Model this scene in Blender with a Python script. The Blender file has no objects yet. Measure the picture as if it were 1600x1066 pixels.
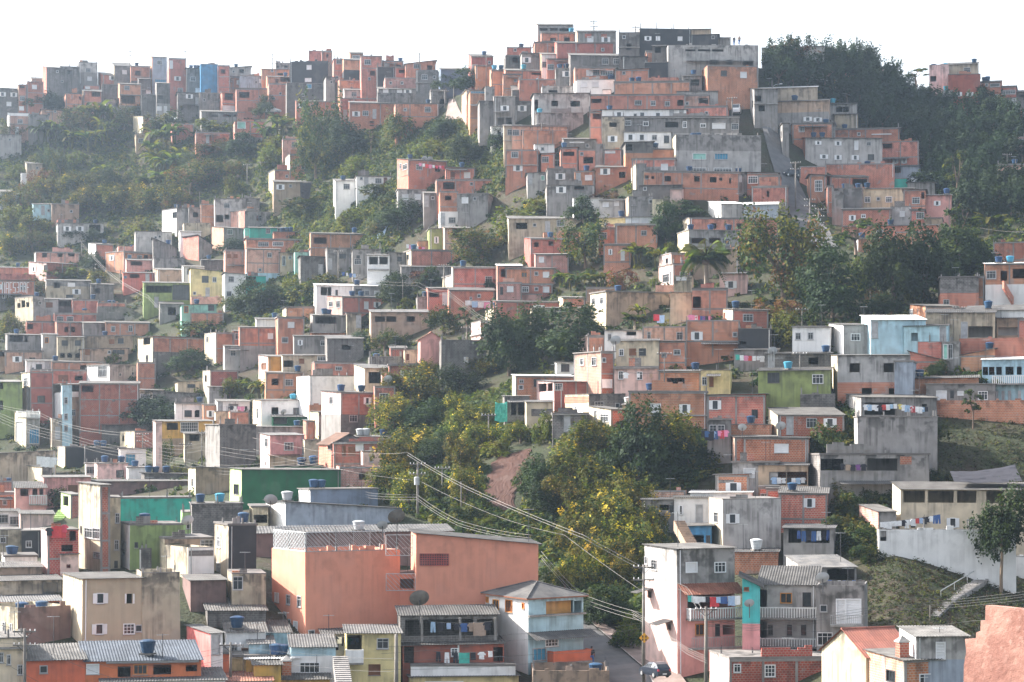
import bpy, math, random
import numpy as np
from mathutils import Vector, Matrix
R = math.radians
rng = random.Random(11)
scene = bpy.context.scene
COL = scene.collection
F, HZ = 3600.0, 680.0          # focal length and horizon row, for a 1600-wide frame

# ------------------------------------------------------------------ materials
def newmat(name):
    m = bpy.data.materials.new(name); m.use_nodes = True
    nt = m.node_tree; nt.nodes.clear()
    out = nt.nodes.new('ShaderNodeOutputMaterial')
    b = nt.nodes.new('ShaderNodeBsdfPrincipled')
    b.inputs['Roughness'].default_value = .85
    b.inputs['Specular IOR Level'].default_value = .25
    nt.links.new(b.outputs[0], out.inputs[0])
    return m, nt, b
def N(nt, t, **kw):
    n = nt.nodes.new(t)
    for k, v in kw.items():
        if k.startswith('i_'):
            n.inputs[k[2:].replace('_', ' ')].default_value = v
        else: setattr(n, k, v)
    return n
def L(nt, a, b): nt.links.new(a, b)
def mixc(nt, fac, a, b, mode='MIX'):
    n = N(nt, 'ShaderNodeMix', data_type='RGBA', blend_type=mode)
    for s, v in ((0, fac), (6, a), (7, b)):
        if hasattr(v, 'links'): L(nt, v, n.inputs[s])
        else: n.inputs[s].default_value = v if s == 0 else (*v[:3], 1)
    return n.outputs[2]
def ramp(nt, src, lo, hi, a=0., b=1.):
    n = N(nt, 'ShaderNodeMapRange'); n.inputs[1].default_value = lo; n.inputs[2].default_value = hi
    n.inputs[3].default_value = a; n.inputs[4].default_value = b
    L(nt, src, n.inputs[0]); return n.outputs[0]
def mul(nt, a, b):
    n = N(nt, 'ShaderNodeMath', operation='MULTIPLY')
    for i, v in enumerate((a, b)):
        if hasattr(v, 'links'): L(nt, v, n.inputs[i])
        else: n.inputs[i].default_value = v
    return n.outputs[0]
def objcoord(nt, seedscale=37.):
    """object coordinates shifted by the object's own random number, so that no two walls carry the same stains"""
    tc = N(nt, 'ShaderNodeTexCoord'); oi = N(nt, 'ShaderNodeObjectInfo')
    v = N(nt, 'ShaderNodeVectorMath', operation='SCALE'); v.inputs[0].default_value = (1, 1.7, 0)
    L(nt, mul(nt, oi.outputs['Random'], seedscale), v.inputs['Scale'])
    a = N(nt, 'ShaderNodeVectorMath', operation='ADD'); L(nt, tc.outputs['Object'], a.inputs[0]); L(nt, v.outputs[0], a.inputs[1])
    return a.outputs[0], tc.outputs['Object'], oi.outputs['Random'], tc
def noise(nt, vec, scale, detail=3., sc=None):
    if sc:
        m = N(nt, 'ShaderNodeMapping'); m.inputs['Scale'].default_value = sc; L(nt, vec, m.inputs[0]); vec = m.outputs[0]
    n = N(nt, 'ShaderNodeTexNoise'); n.inputs['Scale'].default_value = scale; n.inputs['Detail'].default_value = detail
    L(nt, vec, n.inputs['Vector']); return n.outputs['Fac']
def wall_uv(nt, vec):
    s = N(nt, 'ShaderNodeSeparateXYZ'); L(nt, vec, s.inputs[0])
    a = N(nt, 'ShaderNodeMath', operation='ADD'); L(nt, s.outputs[0], a.inputs[0]); L(nt, s.outputs[1], a.inputs[1])
    c = N(nt, 'ShaderNodeCombineXYZ'); L(nt, a.outputs[0], c.inputs[0]); L(nt, s.outputs[2], c.inputs[1])
    return c.outputs[0]
def hsv(nt, col, rnd, amt_v=.25, amt_h=.02):
    h = N(nt, 'ShaderNodeHueSaturation'); L(nt, col, h.inputs['Color'])
    L(nt, ramp(nt, rnd, 0, 1, 1-amt_v, 1+amt_v), h.inputs['Value'])
    r2 = N(nt, 'ShaderNodeMath', operation='FRACT'); L(nt, mul(nt, rnd, 7.13), r2.inputs[0])
    L(nt, ramp(nt, r2.outputs[0], 0, 1, .5-amt_h, .5+amt_h), h.inputs['Hue'])
    return h.outputs[0]
def grime(nt, b, col, vec, tc, amt, streak=(.06, .055, .05)):
    """rain streaks and mould under the tops of walls, patches of damp"""
    s1 = noise(nt, vec, 1., 4., (2.6, 2.6, .16))
    p1 = noise(nt, vec, .55, 5.)
    m = mul(nt, ramp(nt, s1, .44, .62), ramp(nt, p1, .40, .56))
    g = N(nt, 'ShaderNodeSeparateXYZ'); L(nt, tc.outputs['Generated'], g.inputs[0])
    m = mul(nt, m, ramp(nt, g.outputs[2], .1, 1., .35, 1.))
    col = mixc(nt, mul(nt, m, amt), col, streak)
    e = noise(nt, vec, .9, 6.); t2 = mul(nt, ramp(nt, e, .50, .60), ramp(nt, g.outputs[2], .72, 1.))
    lo = mul(nt, ramp(nt, noise(nt, vec, 1.6, 5.), .42, .6), ramp(nt, g.outputs[2], .42, .25))
    col = mixc(nt, mul(nt, t2, amt*1.1), col, (.045, .043, .04))
    return mixc(nt, mul(nt, lo, amt*.55), col, (.16, .12, .095))
def plaster(name, c, dirt=.5, var=.16, rough=.85):
    m, nt, b = newmat(name); vec, oc, rnd, tc = objcoord(nt)
    n = noise(nt, vec, .7, 6.)
    k = .8 if dirt > .2 else .93
    col = mixc(nt, ramp(nt, n, .3, .7), [x*k for x in c], [min(1, x*(1+(1-k)*.6)) for x in c])
    patch = noise(nt, vec, .28, 2.)
    col = mixc(nt, ramp(nt, patch, .58, .63, 0, .3*dirt), col, (.36, .33, .31))
    col = hsv(nt, col, rnd, var, .012 if var else 0.)
    col = grime(nt, b, col, vec, tc, dirt)
    L(nt, col, b.inputs['Base Color']); b.inputs['Roughness'].default_value = rough
    bp = N(nt, 'ShaderNodeBump'); bp.inputs['Strength'].default_value = .25; bp.inputs['Distance'].default_value = .03
    L(nt, noise(nt, vec, 6., 4.), bp.inputs['Height']); L(nt, bp.outputs[0], b.inputs['Normal'])
    return m
def brick(name, c1, c2, mortar, bw=.32, bh=.2, dirt=.45, var=.16, ms=.028):
    m, nt, b = newmat(name); vec, oc, rnd, tc = objcoord(nt)
    t = N(nt, 'ShaderNodeTexBrick'); L(nt, wall_uv(nt, oc), t.inputs['Vector'])
    t.inputs['Scale'].default_value = 1.; t.inputs['Brick Width'].default_value = bw; t.inputs['Row Height'].default_value = bh
    t.inputs['Mortar Size'].default_value = ms; t.inputs['Mortar Smooth'].default_value = .1; t.inputs['Bias'].default_value = 0
    t.inputs['Color1'].default_value = (*c1, 1); t.inputs['Color2'].default_value = (*c2, 1); t.inputs['Mortar'].default_value = (*mortar, 1)
    n = noise(nt, vec, .45, 5.)
    col = mixc(nt, ramp(nt, n, .42, .7, 0, .4), t.outputs['Color'], [x*.6 for x in c2])
    sp = noise(nt, vec, .8, 4.)
    col = mixc(nt, ramp(nt, sp, .62, .68, 0, .55), col, (.33, .3, .28))
    col = hsv(nt, col, rnd, var, .015)
    col = grime(nt, b, col, vec, tc, dirt)
    L(nt, col, b.inputs['Base Color'])
    bp = N(nt, 'ShaderNodeBump'); bp.inputs['Strength'].default_value = .5; bp.inputs['Distance'].default_value = .03; bp.invert = True
    L(nt, t.outputs['Fac'], bp.inputs['Height']); L(nt, bp.outputs[0], b.inputs['Normal'])
    return m
def simple(name, c, rough=.6, metal=0., var=.0, nscale=2., namt=.2, spec=.3):
    m, nt, b = newmat(name); vec, oc, rnd, tc = objcoord(nt)
    n = noise(nt, vec, nscale, 5.)
    col = mixc(nt, ramp(nt, n, .3, .7), [x*(1-namt) for x in c], [min(1, x*(1+namt)) for x in c])
    if var: col = hsv(nt, col, rnd, var, .01)
    L(nt, col, b.inputs['Base Color']); b.inputs['Roughness'].default_value = rough; b.inputs['Metallic'].default_value = metal
    b.inputs['Specular IOR Level'].default_value = spec
    return m
def roofmat(name, c, c2, var=.3):
    m, nt, b = newmat(name); vec, oc, rnd, tc = objcoord(nt)
    n = noise(nt, vec, .8, 6.); n2 = noise(nt, vec, 3., 3., (3, .5, 1))
    col = mixc(nt, ramp(nt, n, .35, .65), c, c2)
    col = mixc(nt, ramp(nt, n2, .5, .75, 0, .5), col, [x*.5 for x in c])
    sh = N(nt, 'ShaderNodeTexBrick'); L(nt, vec, sh.inputs['Vector'])
    for k, v in (('Scale', 1.), ('Brick Width', 1.0), ('Row Height', 1.9), ('Mortar Size', .012)): sh.inputs[k].default_value = v
    sh.inputs['Color1'].default_value = (.75, .75, .75, 1); sh.inputs['Color2'].default_value = (1.15, 1.15, 1.15, 1); sh.inputs['Mortar'].default_value = (.45, .45, .45, 1)
    col = mixc(nt, .8, col, sh.outputs['Color'], 'MULTIPLY')
    col = hsv(nt, col, rnd, var, .01)
    L(nt, col, b.inputs['Base Color']); b.inputs['Roughness'].default_value = .8
    return m
def leafmat(name, c, c2, trans=.35, scale=.5):
    m = bpy.data.materials.new(name); m.use_nodes = True; nt = m.node_tree; nt.nodes.clear()
    out = nt.nodes.new('ShaderNodeOutputMaterial')
    vec, oc, rnd, tc = objcoord(nt)
    n = noise(nt, vec, scale, 4.); n2 = noise(nt, vec, 6., 2.)
    col = mixc(nt, ramp(nt, n, .35, .65), c, c2)
    col = mixc(nt, ramp(nt, n2, .3, .7, 0, .5), col, [x*.55 for x in c])
    col = hsv(nt, col, rnd, .25, .02)
    d = nt.nodes.new('ShaderNodeBsdfPrincipled'); L(nt, col, d.inputs['Base Color']); d.inputs['Roughness'].default_value = .55
    d.inputs['Specular IOR Level'].default_value = .1; d.inputs['Roughness'].default_value = .7
    t = nt.nodes.new('ShaderNodeBsdfTranslucent'); tcx = mixc(nt, 1., col, (1.5, 1.5, .6), 'MULTIPLY'); L(nt, tcx, t.inputs['Color'])
    mx = nt.nodes.new('ShaderNodeMixShader'); mx.inputs[0].default_value = trans
    L(nt, d.outputs[0], mx.inputs[1]); L(nt, t.outputs[0], mx.inputs[2]); L(nt, mx.outputs[0], out.inputs[0])
    return m
M = {}
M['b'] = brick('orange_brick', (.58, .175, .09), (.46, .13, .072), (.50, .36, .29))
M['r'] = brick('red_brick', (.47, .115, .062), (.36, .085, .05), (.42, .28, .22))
M['B'] = brick('pale_hazed_brick', (.60, .28, .20), (.50, .225, .165), (.54, .44, .38))  # pale brick; haze of the far left is put into the colour
M['k'] = brick('grey_block', (.19, .175, .165), (.135, .125, .12), (.25, .235, .225), .42, .21, .8, .25)
M['g'] = plaster('grey_render', (.27, .255, .245), .75)
M['G'] = plaster('light_grey_render', (.42, .40, .385), .6)
M['w'] = plaster('whitewash', (.80, .785, .77), .2, .05)
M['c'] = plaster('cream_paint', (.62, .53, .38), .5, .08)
M['p'] = plaster('pink_paint', (.70, .34, .31), .4, .08)
M['P'] = plaster('strong_pink_paint', (.62, .17, .16), .35, .08)
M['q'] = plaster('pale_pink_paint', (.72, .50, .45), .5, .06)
M['o'] = plaster('salmon_orange_paint', (.62, .265, .18), .16, .0)
M['O'] = plaster('orange_red_paint', (.60, .16, .075), .25, .05)
M['y'] = plaster('pale_yellow_paint', (.66, .53, .28), .4, .06)
M['Y'] = plaster('ochre_paint', (.62, .36, .10), .4, .08)
M['t'] = plaster('mint_paint', (.30, .58, .50), .4, .08)
M['T'] = plaster('turquoise_paint', (.04, .36, .29), .3, .04)
M['a'] = plaster('aqua_paint', (.08, .45, .48), .3, .04)
M['u'] = plaster('blue_paint', (.07, .27, .46), .3, .06)
M['U'] = plaster('pale_blue_paint', (.42, .60, .68), .4, .06)
M['s'] = plaster('slate_blue_paint', (.13, .17, .23), .3, .1)
M['S'] = plaster('blue_grey_paint', (.33, .37, .43), .4, .1)
M['e'] = plaster('dark_green_paint', (.02, .12, .06), .25, .05)
M['v'] = plaster('olive_green_paint', (.26, .32, .12), .5, .08)
M['V'] = plaster('light_green_paint', (.45, .62, .28), .4, .06)
M['n'] = plaster('tan_render', (.40, .29, .21), .6)
M['N'] = plaster('beige_render', (.46, .39, .29), .75, .05)
M['m'] = plaster('mauve_brown_paint', (.20, .13, .12), .5, .08)
M['x'] = plaster('black_tarred_wall', (.045, .045, .05), .3, .1)
M['d'] = plaster('dark_red_paint', (.33, .085, .07), .35, .1)
M['A'] = None
def rough_plaster():
    m, nt, b = newmat('rough_pink_plaster'); tc = N(nt, 'ShaderNodeTexCoord'); vec = tc.outputs['Object']
    n = noise(nt, vec, 1.1, 8.); n2 = noise(nt, vec, 4., 8.); n3 = noise(nt, vec, 22., 6.)
    col = mixc(nt, ramp(nt, n, .40, .6), (.36, .195, .155), (.25, .12, .095))
    col = mixc(nt, ramp(nt, n2, .5, .7, 0, .7), col, (.42, .26, .215))
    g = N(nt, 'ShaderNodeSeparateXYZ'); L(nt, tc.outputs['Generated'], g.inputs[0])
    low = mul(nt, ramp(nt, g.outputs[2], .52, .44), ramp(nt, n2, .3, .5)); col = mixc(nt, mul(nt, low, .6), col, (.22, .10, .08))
    L(nt, col, b.inputs['Base Color']); h = N(nt, 'ShaderNodeMath', operation='ADD'); L(nt, mul(nt, n2, 3.), h.inputs[0]); L(nt, n3, h.inputs[1])
    bp = N(nt, 'ShaderNodeBump'); bp.inputs['Strength'].default_value = .55; bp.inputs['Distance'].default_value = .025
    L(nt, h.outputs[0], bp.inputs['Height']); L(nt, bp.outputs[0], b.inputs['Normal']); return m
M['A'] = rough_plaster()
M['D'] = plaster('shaded_cream_paint', (.46, .385, .275), .12, .02)  # cream house front: its paint with the shade put into the colour
M['conc'] = plaster('raw_concrete', (.27, .255, .245), .5, .15)
M['slab'] = plaster('slab_concrete', (.34, .325, .31), .6, .25)
M['slabd'] = plaster('roof_slab', (.20, .185, .175), .6, .3)
M['fib'] = roofmat('fibre_cement_sheet', (.075, .072, .069), (.13, .125, .12))
M['fibd'] = roofmat('dark_fibre_cement_sheet', (.075, .075, .078), (.13, .125, .12))
M['fibw'] = roofmat('bright_metal_sheet', (.50, .50, .50), (.64, .64, .63), .1)
M['fibs'] = roofmat('blue_grey_sheet', (.06, .071, .09), (.085, .10, .125), .1)
M['fibr'] = roofmat('rusty_sheet', (.23, .085, .06), (.30, .13, .09), .1)
M['clay'] = roofmat('clay_tile', (.36, .145, .105), (.27, .12, .095), .15)
M['clayd'] = roofmat('dark_clay_tile', (.15, .095, .08), (.22, .12, .09), .15)
M['white'] = simple('white_enamel', (.74, .74, .75), .45, 0, .1, 2., .06)
M['pane'] = simple('window_glass', (.035, .042, .05), .12, 0, .3, 1., .4, .6)
M['alu'] = simple('window_metal', (.42, .42, .43), .45, .3, .2)
M['dark'] = simple('dark_metal', (.05, .05, .055), .5, .2, .2)
M['rail'] = simple('galvanised_metal', (.42, .44, .45), .4, .5, .1)
M['wood'] = simple('brown_wood', (.20, .085, .045), .6, 0, .25)
M['owood'] = simple('varnished_wood', (.55, .22, .05), .5, 0, .1)
M['tank'] = simple('blue_plastic', (.02, .058, .13), .4, 0, .35, 1.2, .2)
M['tankc'] = simple('cyan_plastic', (.05, .26, .38), .4, 0, .15, 1.2, .2)
M['tankg'] = simple('grey_fibre_cement', (.40, .42, .44), .7, 0, .15, 1.2, .2)
M['pole'] = simple('weathered_pole', (.17, .155, .14), .85, 0, .2, 1.5, .3)
M['cable'] = simple('cable_sheath', (.26, .245, .23), .5, 0, .05, 1., .1)
M['cabled'] = simple('dark_cable_sheath', (.10, .10, .10), .5)
M['bark'] = simple('bark', (.16, .115, .085), .9, 0, .2, 3., .4)
M['barkl'] = simple('pale_bark', (.30, .25, .20), .9, 0, .2, 3., .4)
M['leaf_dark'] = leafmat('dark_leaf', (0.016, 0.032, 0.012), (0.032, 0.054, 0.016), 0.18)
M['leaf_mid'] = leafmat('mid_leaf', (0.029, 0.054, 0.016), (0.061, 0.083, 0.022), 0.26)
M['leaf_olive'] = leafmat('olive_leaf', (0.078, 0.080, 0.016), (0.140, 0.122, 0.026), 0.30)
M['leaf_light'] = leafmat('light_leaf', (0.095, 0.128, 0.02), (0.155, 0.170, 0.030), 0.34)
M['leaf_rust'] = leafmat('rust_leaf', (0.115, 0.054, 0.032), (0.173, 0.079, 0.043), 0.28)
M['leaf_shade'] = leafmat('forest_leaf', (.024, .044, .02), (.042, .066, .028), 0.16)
M['bloom'] = leafmat('yellow_bloom', (.46, .33, .04), (.52, .40, .06), .3)
M['grass'] = leafmat('grass_blade', (.055, .085, .022), (.12, .135, .04), .35, .15)
M['dry'] = leafmat('shaded_dry_grass', (.045, .034, .02), (.065, .048, .028), .2)  # dry blades, darkened to paint in shade on the lower-right bank
M['soilred'] = plaster('shaded_red_earth', (.055, .019, .013), .15, .05)  # red soil; the shade on the bank is put into this dark colour
M['road'] = plaster('asphalt', (.12, .12, .125), .3, .03)
M['roadp'] = plaster('worn_pavement', (.23, .18, .16), .4, .03)
CLOTH = {}
for k, c in dict(w=(.75, .75, .76), r=(.55, .06, .07), p=(.70, .25, .38), k=(.03, .03, .04), b=(.06, .12, .30), u=(.35, .48, .66), y=(.68, .56, .18), t=(.08, .42, .36), n=(.35, .26, .2), v=(.20, .08, .25)).items():
    CLOTH[k] = M['cloth_'+k] = simple('cloth_'+k, c, .9, 0, .08, 4., .12)

# ------------------------------------------------------------------ mesh helper
class MB:
    def __init__(s): s.v = []; s.f = []; s.m = []; s.mats = []
    def mi(s, k):
        if k not in s.mats: s.mats.append(k)
        return s.mats.index(k)
    def poly(s, pts, mat):
        i = len(s.v); s.v += [tuple(p) for p in pts]; s.f.append(tuple(range(i, i+len(pts)))); s.m.append(s.mi(mat))
    def box(s, x0, y0, z0, x1, y1, z1, mat):
        i = len(s.v)
        s.v += [(x0,y0,z0),(x1,y0,z0),(x1,y1,z0),(x0,y1,z0),(x0,y0,z1),(x1,y0,z1),(x1,y1,z1),(x0,y1,z1)]
        k = s.mi(mat)
        for q in ((0,1,5,4),(1,2,6,5),(2,3,7,6),(3,0,4,7),(4,5,6,7),(3,2,1,0)):
            s.f.append(tuple(i+a for a in q)); s.m.append(k)
    def hexa(s, p, mat):
        i = len(s.v); s.v += [tuple(a) for a in p]; k = s.mi(mat)
        for q in ((0,1,5,4),(1,2,6,5),(2,3,7,6),(3,0,4,7),(4,5,6,7),(3,2,1,0)):
            s.f.append(tuple(i+a for a in q)); s.m.append(k)
    def tube(s, pts, r, mat, n=6, r2=None):
        k = s.mi(mat); pts = [Vector(p) for p in pts]; rings = []
        for j, p in enumerate(pts):
            d = (pts[min(j+1, len(pts)-1)] - pts[max(j-1, 0)])
            d = d.normalized() if d.length > 1e-9 else Vector((0, 0, 1))
            a = d.cross(Vector((0, 0, 1))) if abs(d.z) < .95 else d.cross(Vector((1, 0, 0)))
            a.normalize(); b = d.cross(a)
            rr = r if r2 is None else r + (r2-r)*j/max(1, len(pts)-1)
            i = len(s.v); rings.append(i)
            for q in range(n):
                t = 2*math.pi*q/n; s.v.append(tuple(p + a*(rr*math.cos(t)) + b*(rr*math.sin(t))))
        for j in range(len(rings)-1):
            for q in range(n):
                s.f.append((rings[j]+q, rings[j]+(q+1) % n, rings[j+1]+(q+1) % n, rings[j+1]+q)); s.m.append(k)
        s.f.append(tuple(rings[0]+q for q in range(n))[::-1]); s.m.append(k)
        s.f.append(tuple(rings[-1]+q for q in range(n))); s.m.append(k)
    def lathe(s, prof, mat, n=14, c=(0, 0, 0)):
        k = s.mi(mat); i = len(s.v)
        for r, z in prof:
            for q in range(n):
                t = 2*math.pi*q/n; s.v.append((c[0]+r*math.cos(t), c[1]+r*math.sin(t), c[2]+z))
        for j in range(len(prof)-1):
            for q in range(n):
                s.f.append((i+j*n+q, i+j*n+(q+1) % n, i+(j+1)*n+(q+1) % n, i+(j+1)*n+q)); s.m.append(k)
        s.f.append(tuple(i+(len(prof)-1)*n+q for q in range(n))); s.m.append(k)
    def mesh(s, name):
        me = bpy.data.meshes.new(name); me.from_pydata(s.v, [], s.f)
        for k in s.mats: me.materials.append(M[k])
        me.polygons.foreach_set('material_index', s.m); me.update(); return me
    def build(s, name, parent=None, loc=(0, 0, 0), rz=0., smooth=False):
        me = s.mesh(name)
        if smooth: me.polygons.foreach_set('use_smooth', [True]*len(me.polygons))
        return link(name, me, parent, loc, rz)
def link(name, me, parent=None, loc=(0, 0, 0), rz=0.):
    o = bpy.data.objects.new(name, me); COL.objects.link(o); o.location = loc; o.rotation_euler = (0, 0, rz)
    if parent is not None: o.parent = parent
    return o
def tag(o, label=None, cat=None, group=None, kind=None):
    if label: o['label'] = label
    if cat: o['category'] = cat
    if group: o['group'] = group
    if kind: o['kind'] = kind
    return o
def empty(name, loc, rz=0., label=None, cat=None, group=None):
    o = bpy.data.objects.new(name, None); COL.objects.link(o); o.location = loc; o.rotation_euler = (0, 0, rz); o.empty_display_size = .5
    return tag(o, label, cat, group)

# ------------------------------------------------------------------ terrain: distance of the ground along each line of sight
CX = [-300, 0, 200, 400, 600, 800, 1000, 1200, 1400, 1600, 1900]
ROWS = {1300: [168,165,165,170,172,175,175,170,150,140,135], 1066: [192,190,190,200,205,205,205,200,182,175,170], 1000: [207,205,205,210,215,220,220,215,201,220,238],
 900: [235,230,225,225,235,240,245,240,229,246,262], 800: [340,330,300,270,265,265,265,262,258,258,258],
 700: [415,410,400,370,320,290,275,272,268,268,268], 600: [445,440,430,400,360,330,300,295,290,290,290],
 500: [485,480,470,440,400,370,345,320,315,312,312], 400: [545,540,525,490,440,405,380,370,370,370,370],
 300: [575,570,560,530,470,430,405,410,430,425,425], 200: [605,600,595,570,510,455,430,430,460,460,460],
 100: [645,640,640,620,560,480,450,450,480,480,480], 40: [670,665,665,645,585,500,465,465,495,500,500]}
RY = sorted(ROWS)
def D(px, py):
    px = min(max(px, CX[0]), CX[-1]); py = min(max(py, RY[0]), RY[-1])
    i = max(j for j in range(len(CX)-1) if CX[j] <= px); k = max(j for j in range(len(RY)-1) if RY[j] <= py)
    tx = (px-CX[i])/(CX[i+1]-CX[i]); ty = (py-RY[k])/(RY[k+1]-RY[k])
    a, b = ROWS[RY[k]], ROWS[RY[k+1]]
    return (a[i]*(1-tx)+a[i+1]*tx)*(1-ty) + (b[i]*(1-tx)+b[i+1]*tx)*ty
def P(px, py, d=None, up=0.):
    d = D(px, py) if d is None else d
    return Vector(((px-800)/F*d, d, (HZ-py)/F*d + up))
CREST = [(-300,190),(0,190),(200,188),(400,186),(560,180),(680,160),(760,135),(850,112),(950,100),(1080,92),(1180,105),(1300,128),(1400,150),(1500,160),(1600,172),(1900,180)]
def crest(px):
    for (a, ya), (b, yb) in zip(CREST, CREST[1:]):
        if a <= px <= b: return ya + (yb-ya)*(px-a)/(b-a)
    return 190 if px < 0 else 180
T = (0, 0); TS = 3.9475
def tile(ox, oy):
    global T; T = (ox, oy)
def tp(x, y): return T[0]+x/TS, T[1]+y/TS

def build_ground():
    cols = list(range(-1100, 2701, 20)); nr = 56
    vs, fs = [], []
    for px in cols:
        c = crest(px); last = None
        col = []
        for j in range(nr):
            t = j/(nr-1); py = 1300 + (c-1300)*t**.92
            col.append(P(px, py))
        e = col[-1]; dirx = e.x/e.y
        for dd, dz in ((25, -3), (70, -16), (160, -40), (500, -90), (900, -110)):
            col.append(Vector((dirx*(e.y+dd), e.y+dd, e.z+dz)))
        n = col[0]; pre = []
        for yy, zz in ((-60, -30), (40, -32), (100, -31)):
            pre.append(Vector((px-800 if yy < 0 else (px-800)/F*max(yy, 60), yy, zz)))
        col = pre + col; vs += col
    k = len(col)
    for i in range(len(cols)-1):
        for j in range(k-1):
            a = i*k+j; fs.append((a, a+k, a+k+1, a+1))
    me = bpy.data.meshes.new('ground'); me.from_pydata([tuple(v) for v in vs], [], fs)
    me.polygons.foreach_set('use_smooth', [True]*len(fs)); me.update()
    m, nt, b = newmat('hill_soil'); tc = N(nt, 'ShaderNodeTexCoord')
    n1 = noise(nt, tc.outputs['Object'], .09, 5.); n2 = noise(nt, tc.outputs['Object'], .5, 5.); n3 = noise(nt, tc.outputs['Object'], 2.5, 4.)
    col = mixc(nt, ramp(nt, n1, .42, .58), (.026, .033, .014), (.055, .038, .027))
    col = mixc(nt, ramp(nt, n2, .35, .65, 0, .6), col, (.04, .055, .02))
    col = mixc(nt, ramp(nt, n3, .3, .7, 0, .5), col, (.032, .03, .018))
    L(nt, col, b.inputs['Base Color']); b.inputs['Roughness'].default_value = .95
    bp = N(nt, 'ShaderNodeBump'); bp.inputs['Strength'].default_value = .8; bp.inputs['Distance'].default_value = .4
    L(nt, n3, bp.inputs['Height']); L(nt, bp.outputs[0], b.inputs['Normal'])
    me.materials.append(m); o = link('ground', me); o['kind'] = 'structure'

def drape(name, left, right, mat, up=.12, n=24, m=6, kind='structure'):
    """a sheet laid on the hill between two edges given as picture rows"""
    def at(line, t):
        x = t*(len(line)-1); i = min(int(x), len(line)-2); f = x-i
        return (line[i][0]+(line[i+1][0]-line[i][0])*f, line[i][1]+(line[i+1][1]-line[i][1])*f)
    b = MB(); g = []
    for i in range(n+1):
        a, c = at(left, i/n), at(right, i/n)
        g.append([P(a[0]+(c[0]-a[0])*j/m, a[1]+(c[1]-a[1])*j/m, None, up) for j in range(m+1)])
    for i in range(n):
        for j in range(m): b.poly((g[i][j], g[i][j+1], g[i+1][j+1], g[i+1][j]), mat)
    o = b.build(name); o['kind'] = kind; return o
EXPO, HAZE = 1.75, .00019
# ------------------------------------------------------------------ windows and doors (one mesh per kind and size, shared by copies)
WC = {}
def win_meshes(kind, w, h, far):
    """local frame: x across, y into the wall, z up, origin at the middle of the opening (opening is ow wide)"""
    w = round(w, 1); h = round(h, 1); key = (kind, w, h, far)
    if key in WC: return WC[key]
    parts = []   # (name, mesh, loc, [(name, mesh, loc)])
    ow = w*.5 if kind == 'w' else w
    fr = MB(); t = .05 if not far else .07
    fm = {'w':'white','c':'white','g':'alu','n':'wood','t':'white','P':'white','p':'alu','s':'alu','i':'white','k':'dark','o':'owood','G':'white','u':'alu'}.get(kind, 'alu')
    def frame(b, ww, hh, y0, y1, t, mat):
        b.box(-ww/2, y0, -hh/2, ww/2, y1, -hh/2+t, mat); b.box(-ww/2, y0, hh/2-t, ww/2, y1, hh/2, mat)
        b.box(-ww/2, y0, -hh/2+t, -ww/2+t, y1, hh/2-t, mat); b.box(ww/2-t, y0, -hh/2+t, ww/2, y1, hh/2-t, mat)
    frame(fr, ow+.06, h+.06, -.05, .07, t+.03, fm)
    if kind in 'gGiosuk' and kind != 's':
        nx = max(1, int(ow/.55)) if kind != 'i' else max(2, int(ow/.4))
        for i in range(1, nx+1):
            x = -ow/2+ow*i/(nx+1); fr.box(x-.02, .0, -h/2+t, x+.02, .05, h/2-t, fm)
        if kind in 'iGg': fr.box(-ow/2+t, .001, h*.18-.02, ow/2-t, .049, h*.18+.02, fm)
        if kind == 'i': fr.box(-ow/2+t, .001, -h*.15-.02, ow/2-t, .049, -h*.15+.02, fm)
    fr.box(-ow/2-.08, -.1, -h/2-.09, ow/2+.08, .02, -h/2-.035, 'slab')   # sill
    pn = MB(); pm = {'c':'white','n':'wood','P':'white','p':'alu','t':'t','u':'u','o':'pane'}.get(kind, 'pane')
    pn.box(-ow/2+.01, .09, -h/2+.01, ow/2-.01, .12, h/2-.01, pm)
    if kind in 'cP':
        n = max(3, int(h/.22))
        for i in range(n):
            z = -h/2+.08+(h-.16)*i/n
            pn.hexa([(-ow/2+.07,.05,z),(ow/2-.07,.05,z),(ow/2-.07,.088,z+.03),(-ow/2+.07,.088,z+.03),(-ow/2+.07,.05,z+.02),(ow/2-.07,.05,z+.02),(ow/2-.07,.088,z+.05),(-ow/2+.07,.088,z+.05)], pm)
        pn.box(-.03, .045, -h/2+.04, .03, .0885, h/2-.04, pm)
    sh = None
    if kind == 'w':
        sh = MB(); lw = w*.25
        frame(sh, lw, h, -.09, -.05, .06, 'white')
        sh.box(-lw/2+.06, -.08, -h/2+.06, lw/2-.06, -.06, h/2-.06, 'white')
        n = max(3, int(h/.2))
        for i in range(1, n): z = -h/2+h*i/n; sh.box(-lw/2+.06, -.088, z-.012, lw/2-.06, -.081, z+.012, 'white')
    pn_name = 'door_leaf' if kind in 'Pp' else ('shutter' if kind in 'cntu' else 'pane')
    if far:                                   # too small to show its pieces: one mesh
        def merge(a, b, dx=0):
            i = len(a.v); a.v += [(x+dx, y, z) for x, y, z in b.v]
            a.f += [tuple(q+i for q in f) for f in b.f]; a.m += [a.mi(b.mats[q]) for q in b.m]
        merge(fr, pn)
        if sh: merge(fr, sh, -(ow/2+w*.125)-.03); merge(fr, sh, ow/2+w*.125+.03)
        r = (fr.mesh('window'), [])
    else:
        subs = [(pn_name, pn.mesh(pn_name), (0, 0, 0))]
        if sh:
            sm = sh.mesh('shutter')
            subs += [('shutter', sm, (-(ow/2+w*.125)-.03, 0, 0)), ('shutter', sm, (ow/2+w*.125+.03, 0, 0))]
        r = (fr.mesh('window_frame'), subs)
    WC[key] = r; return r
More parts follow.
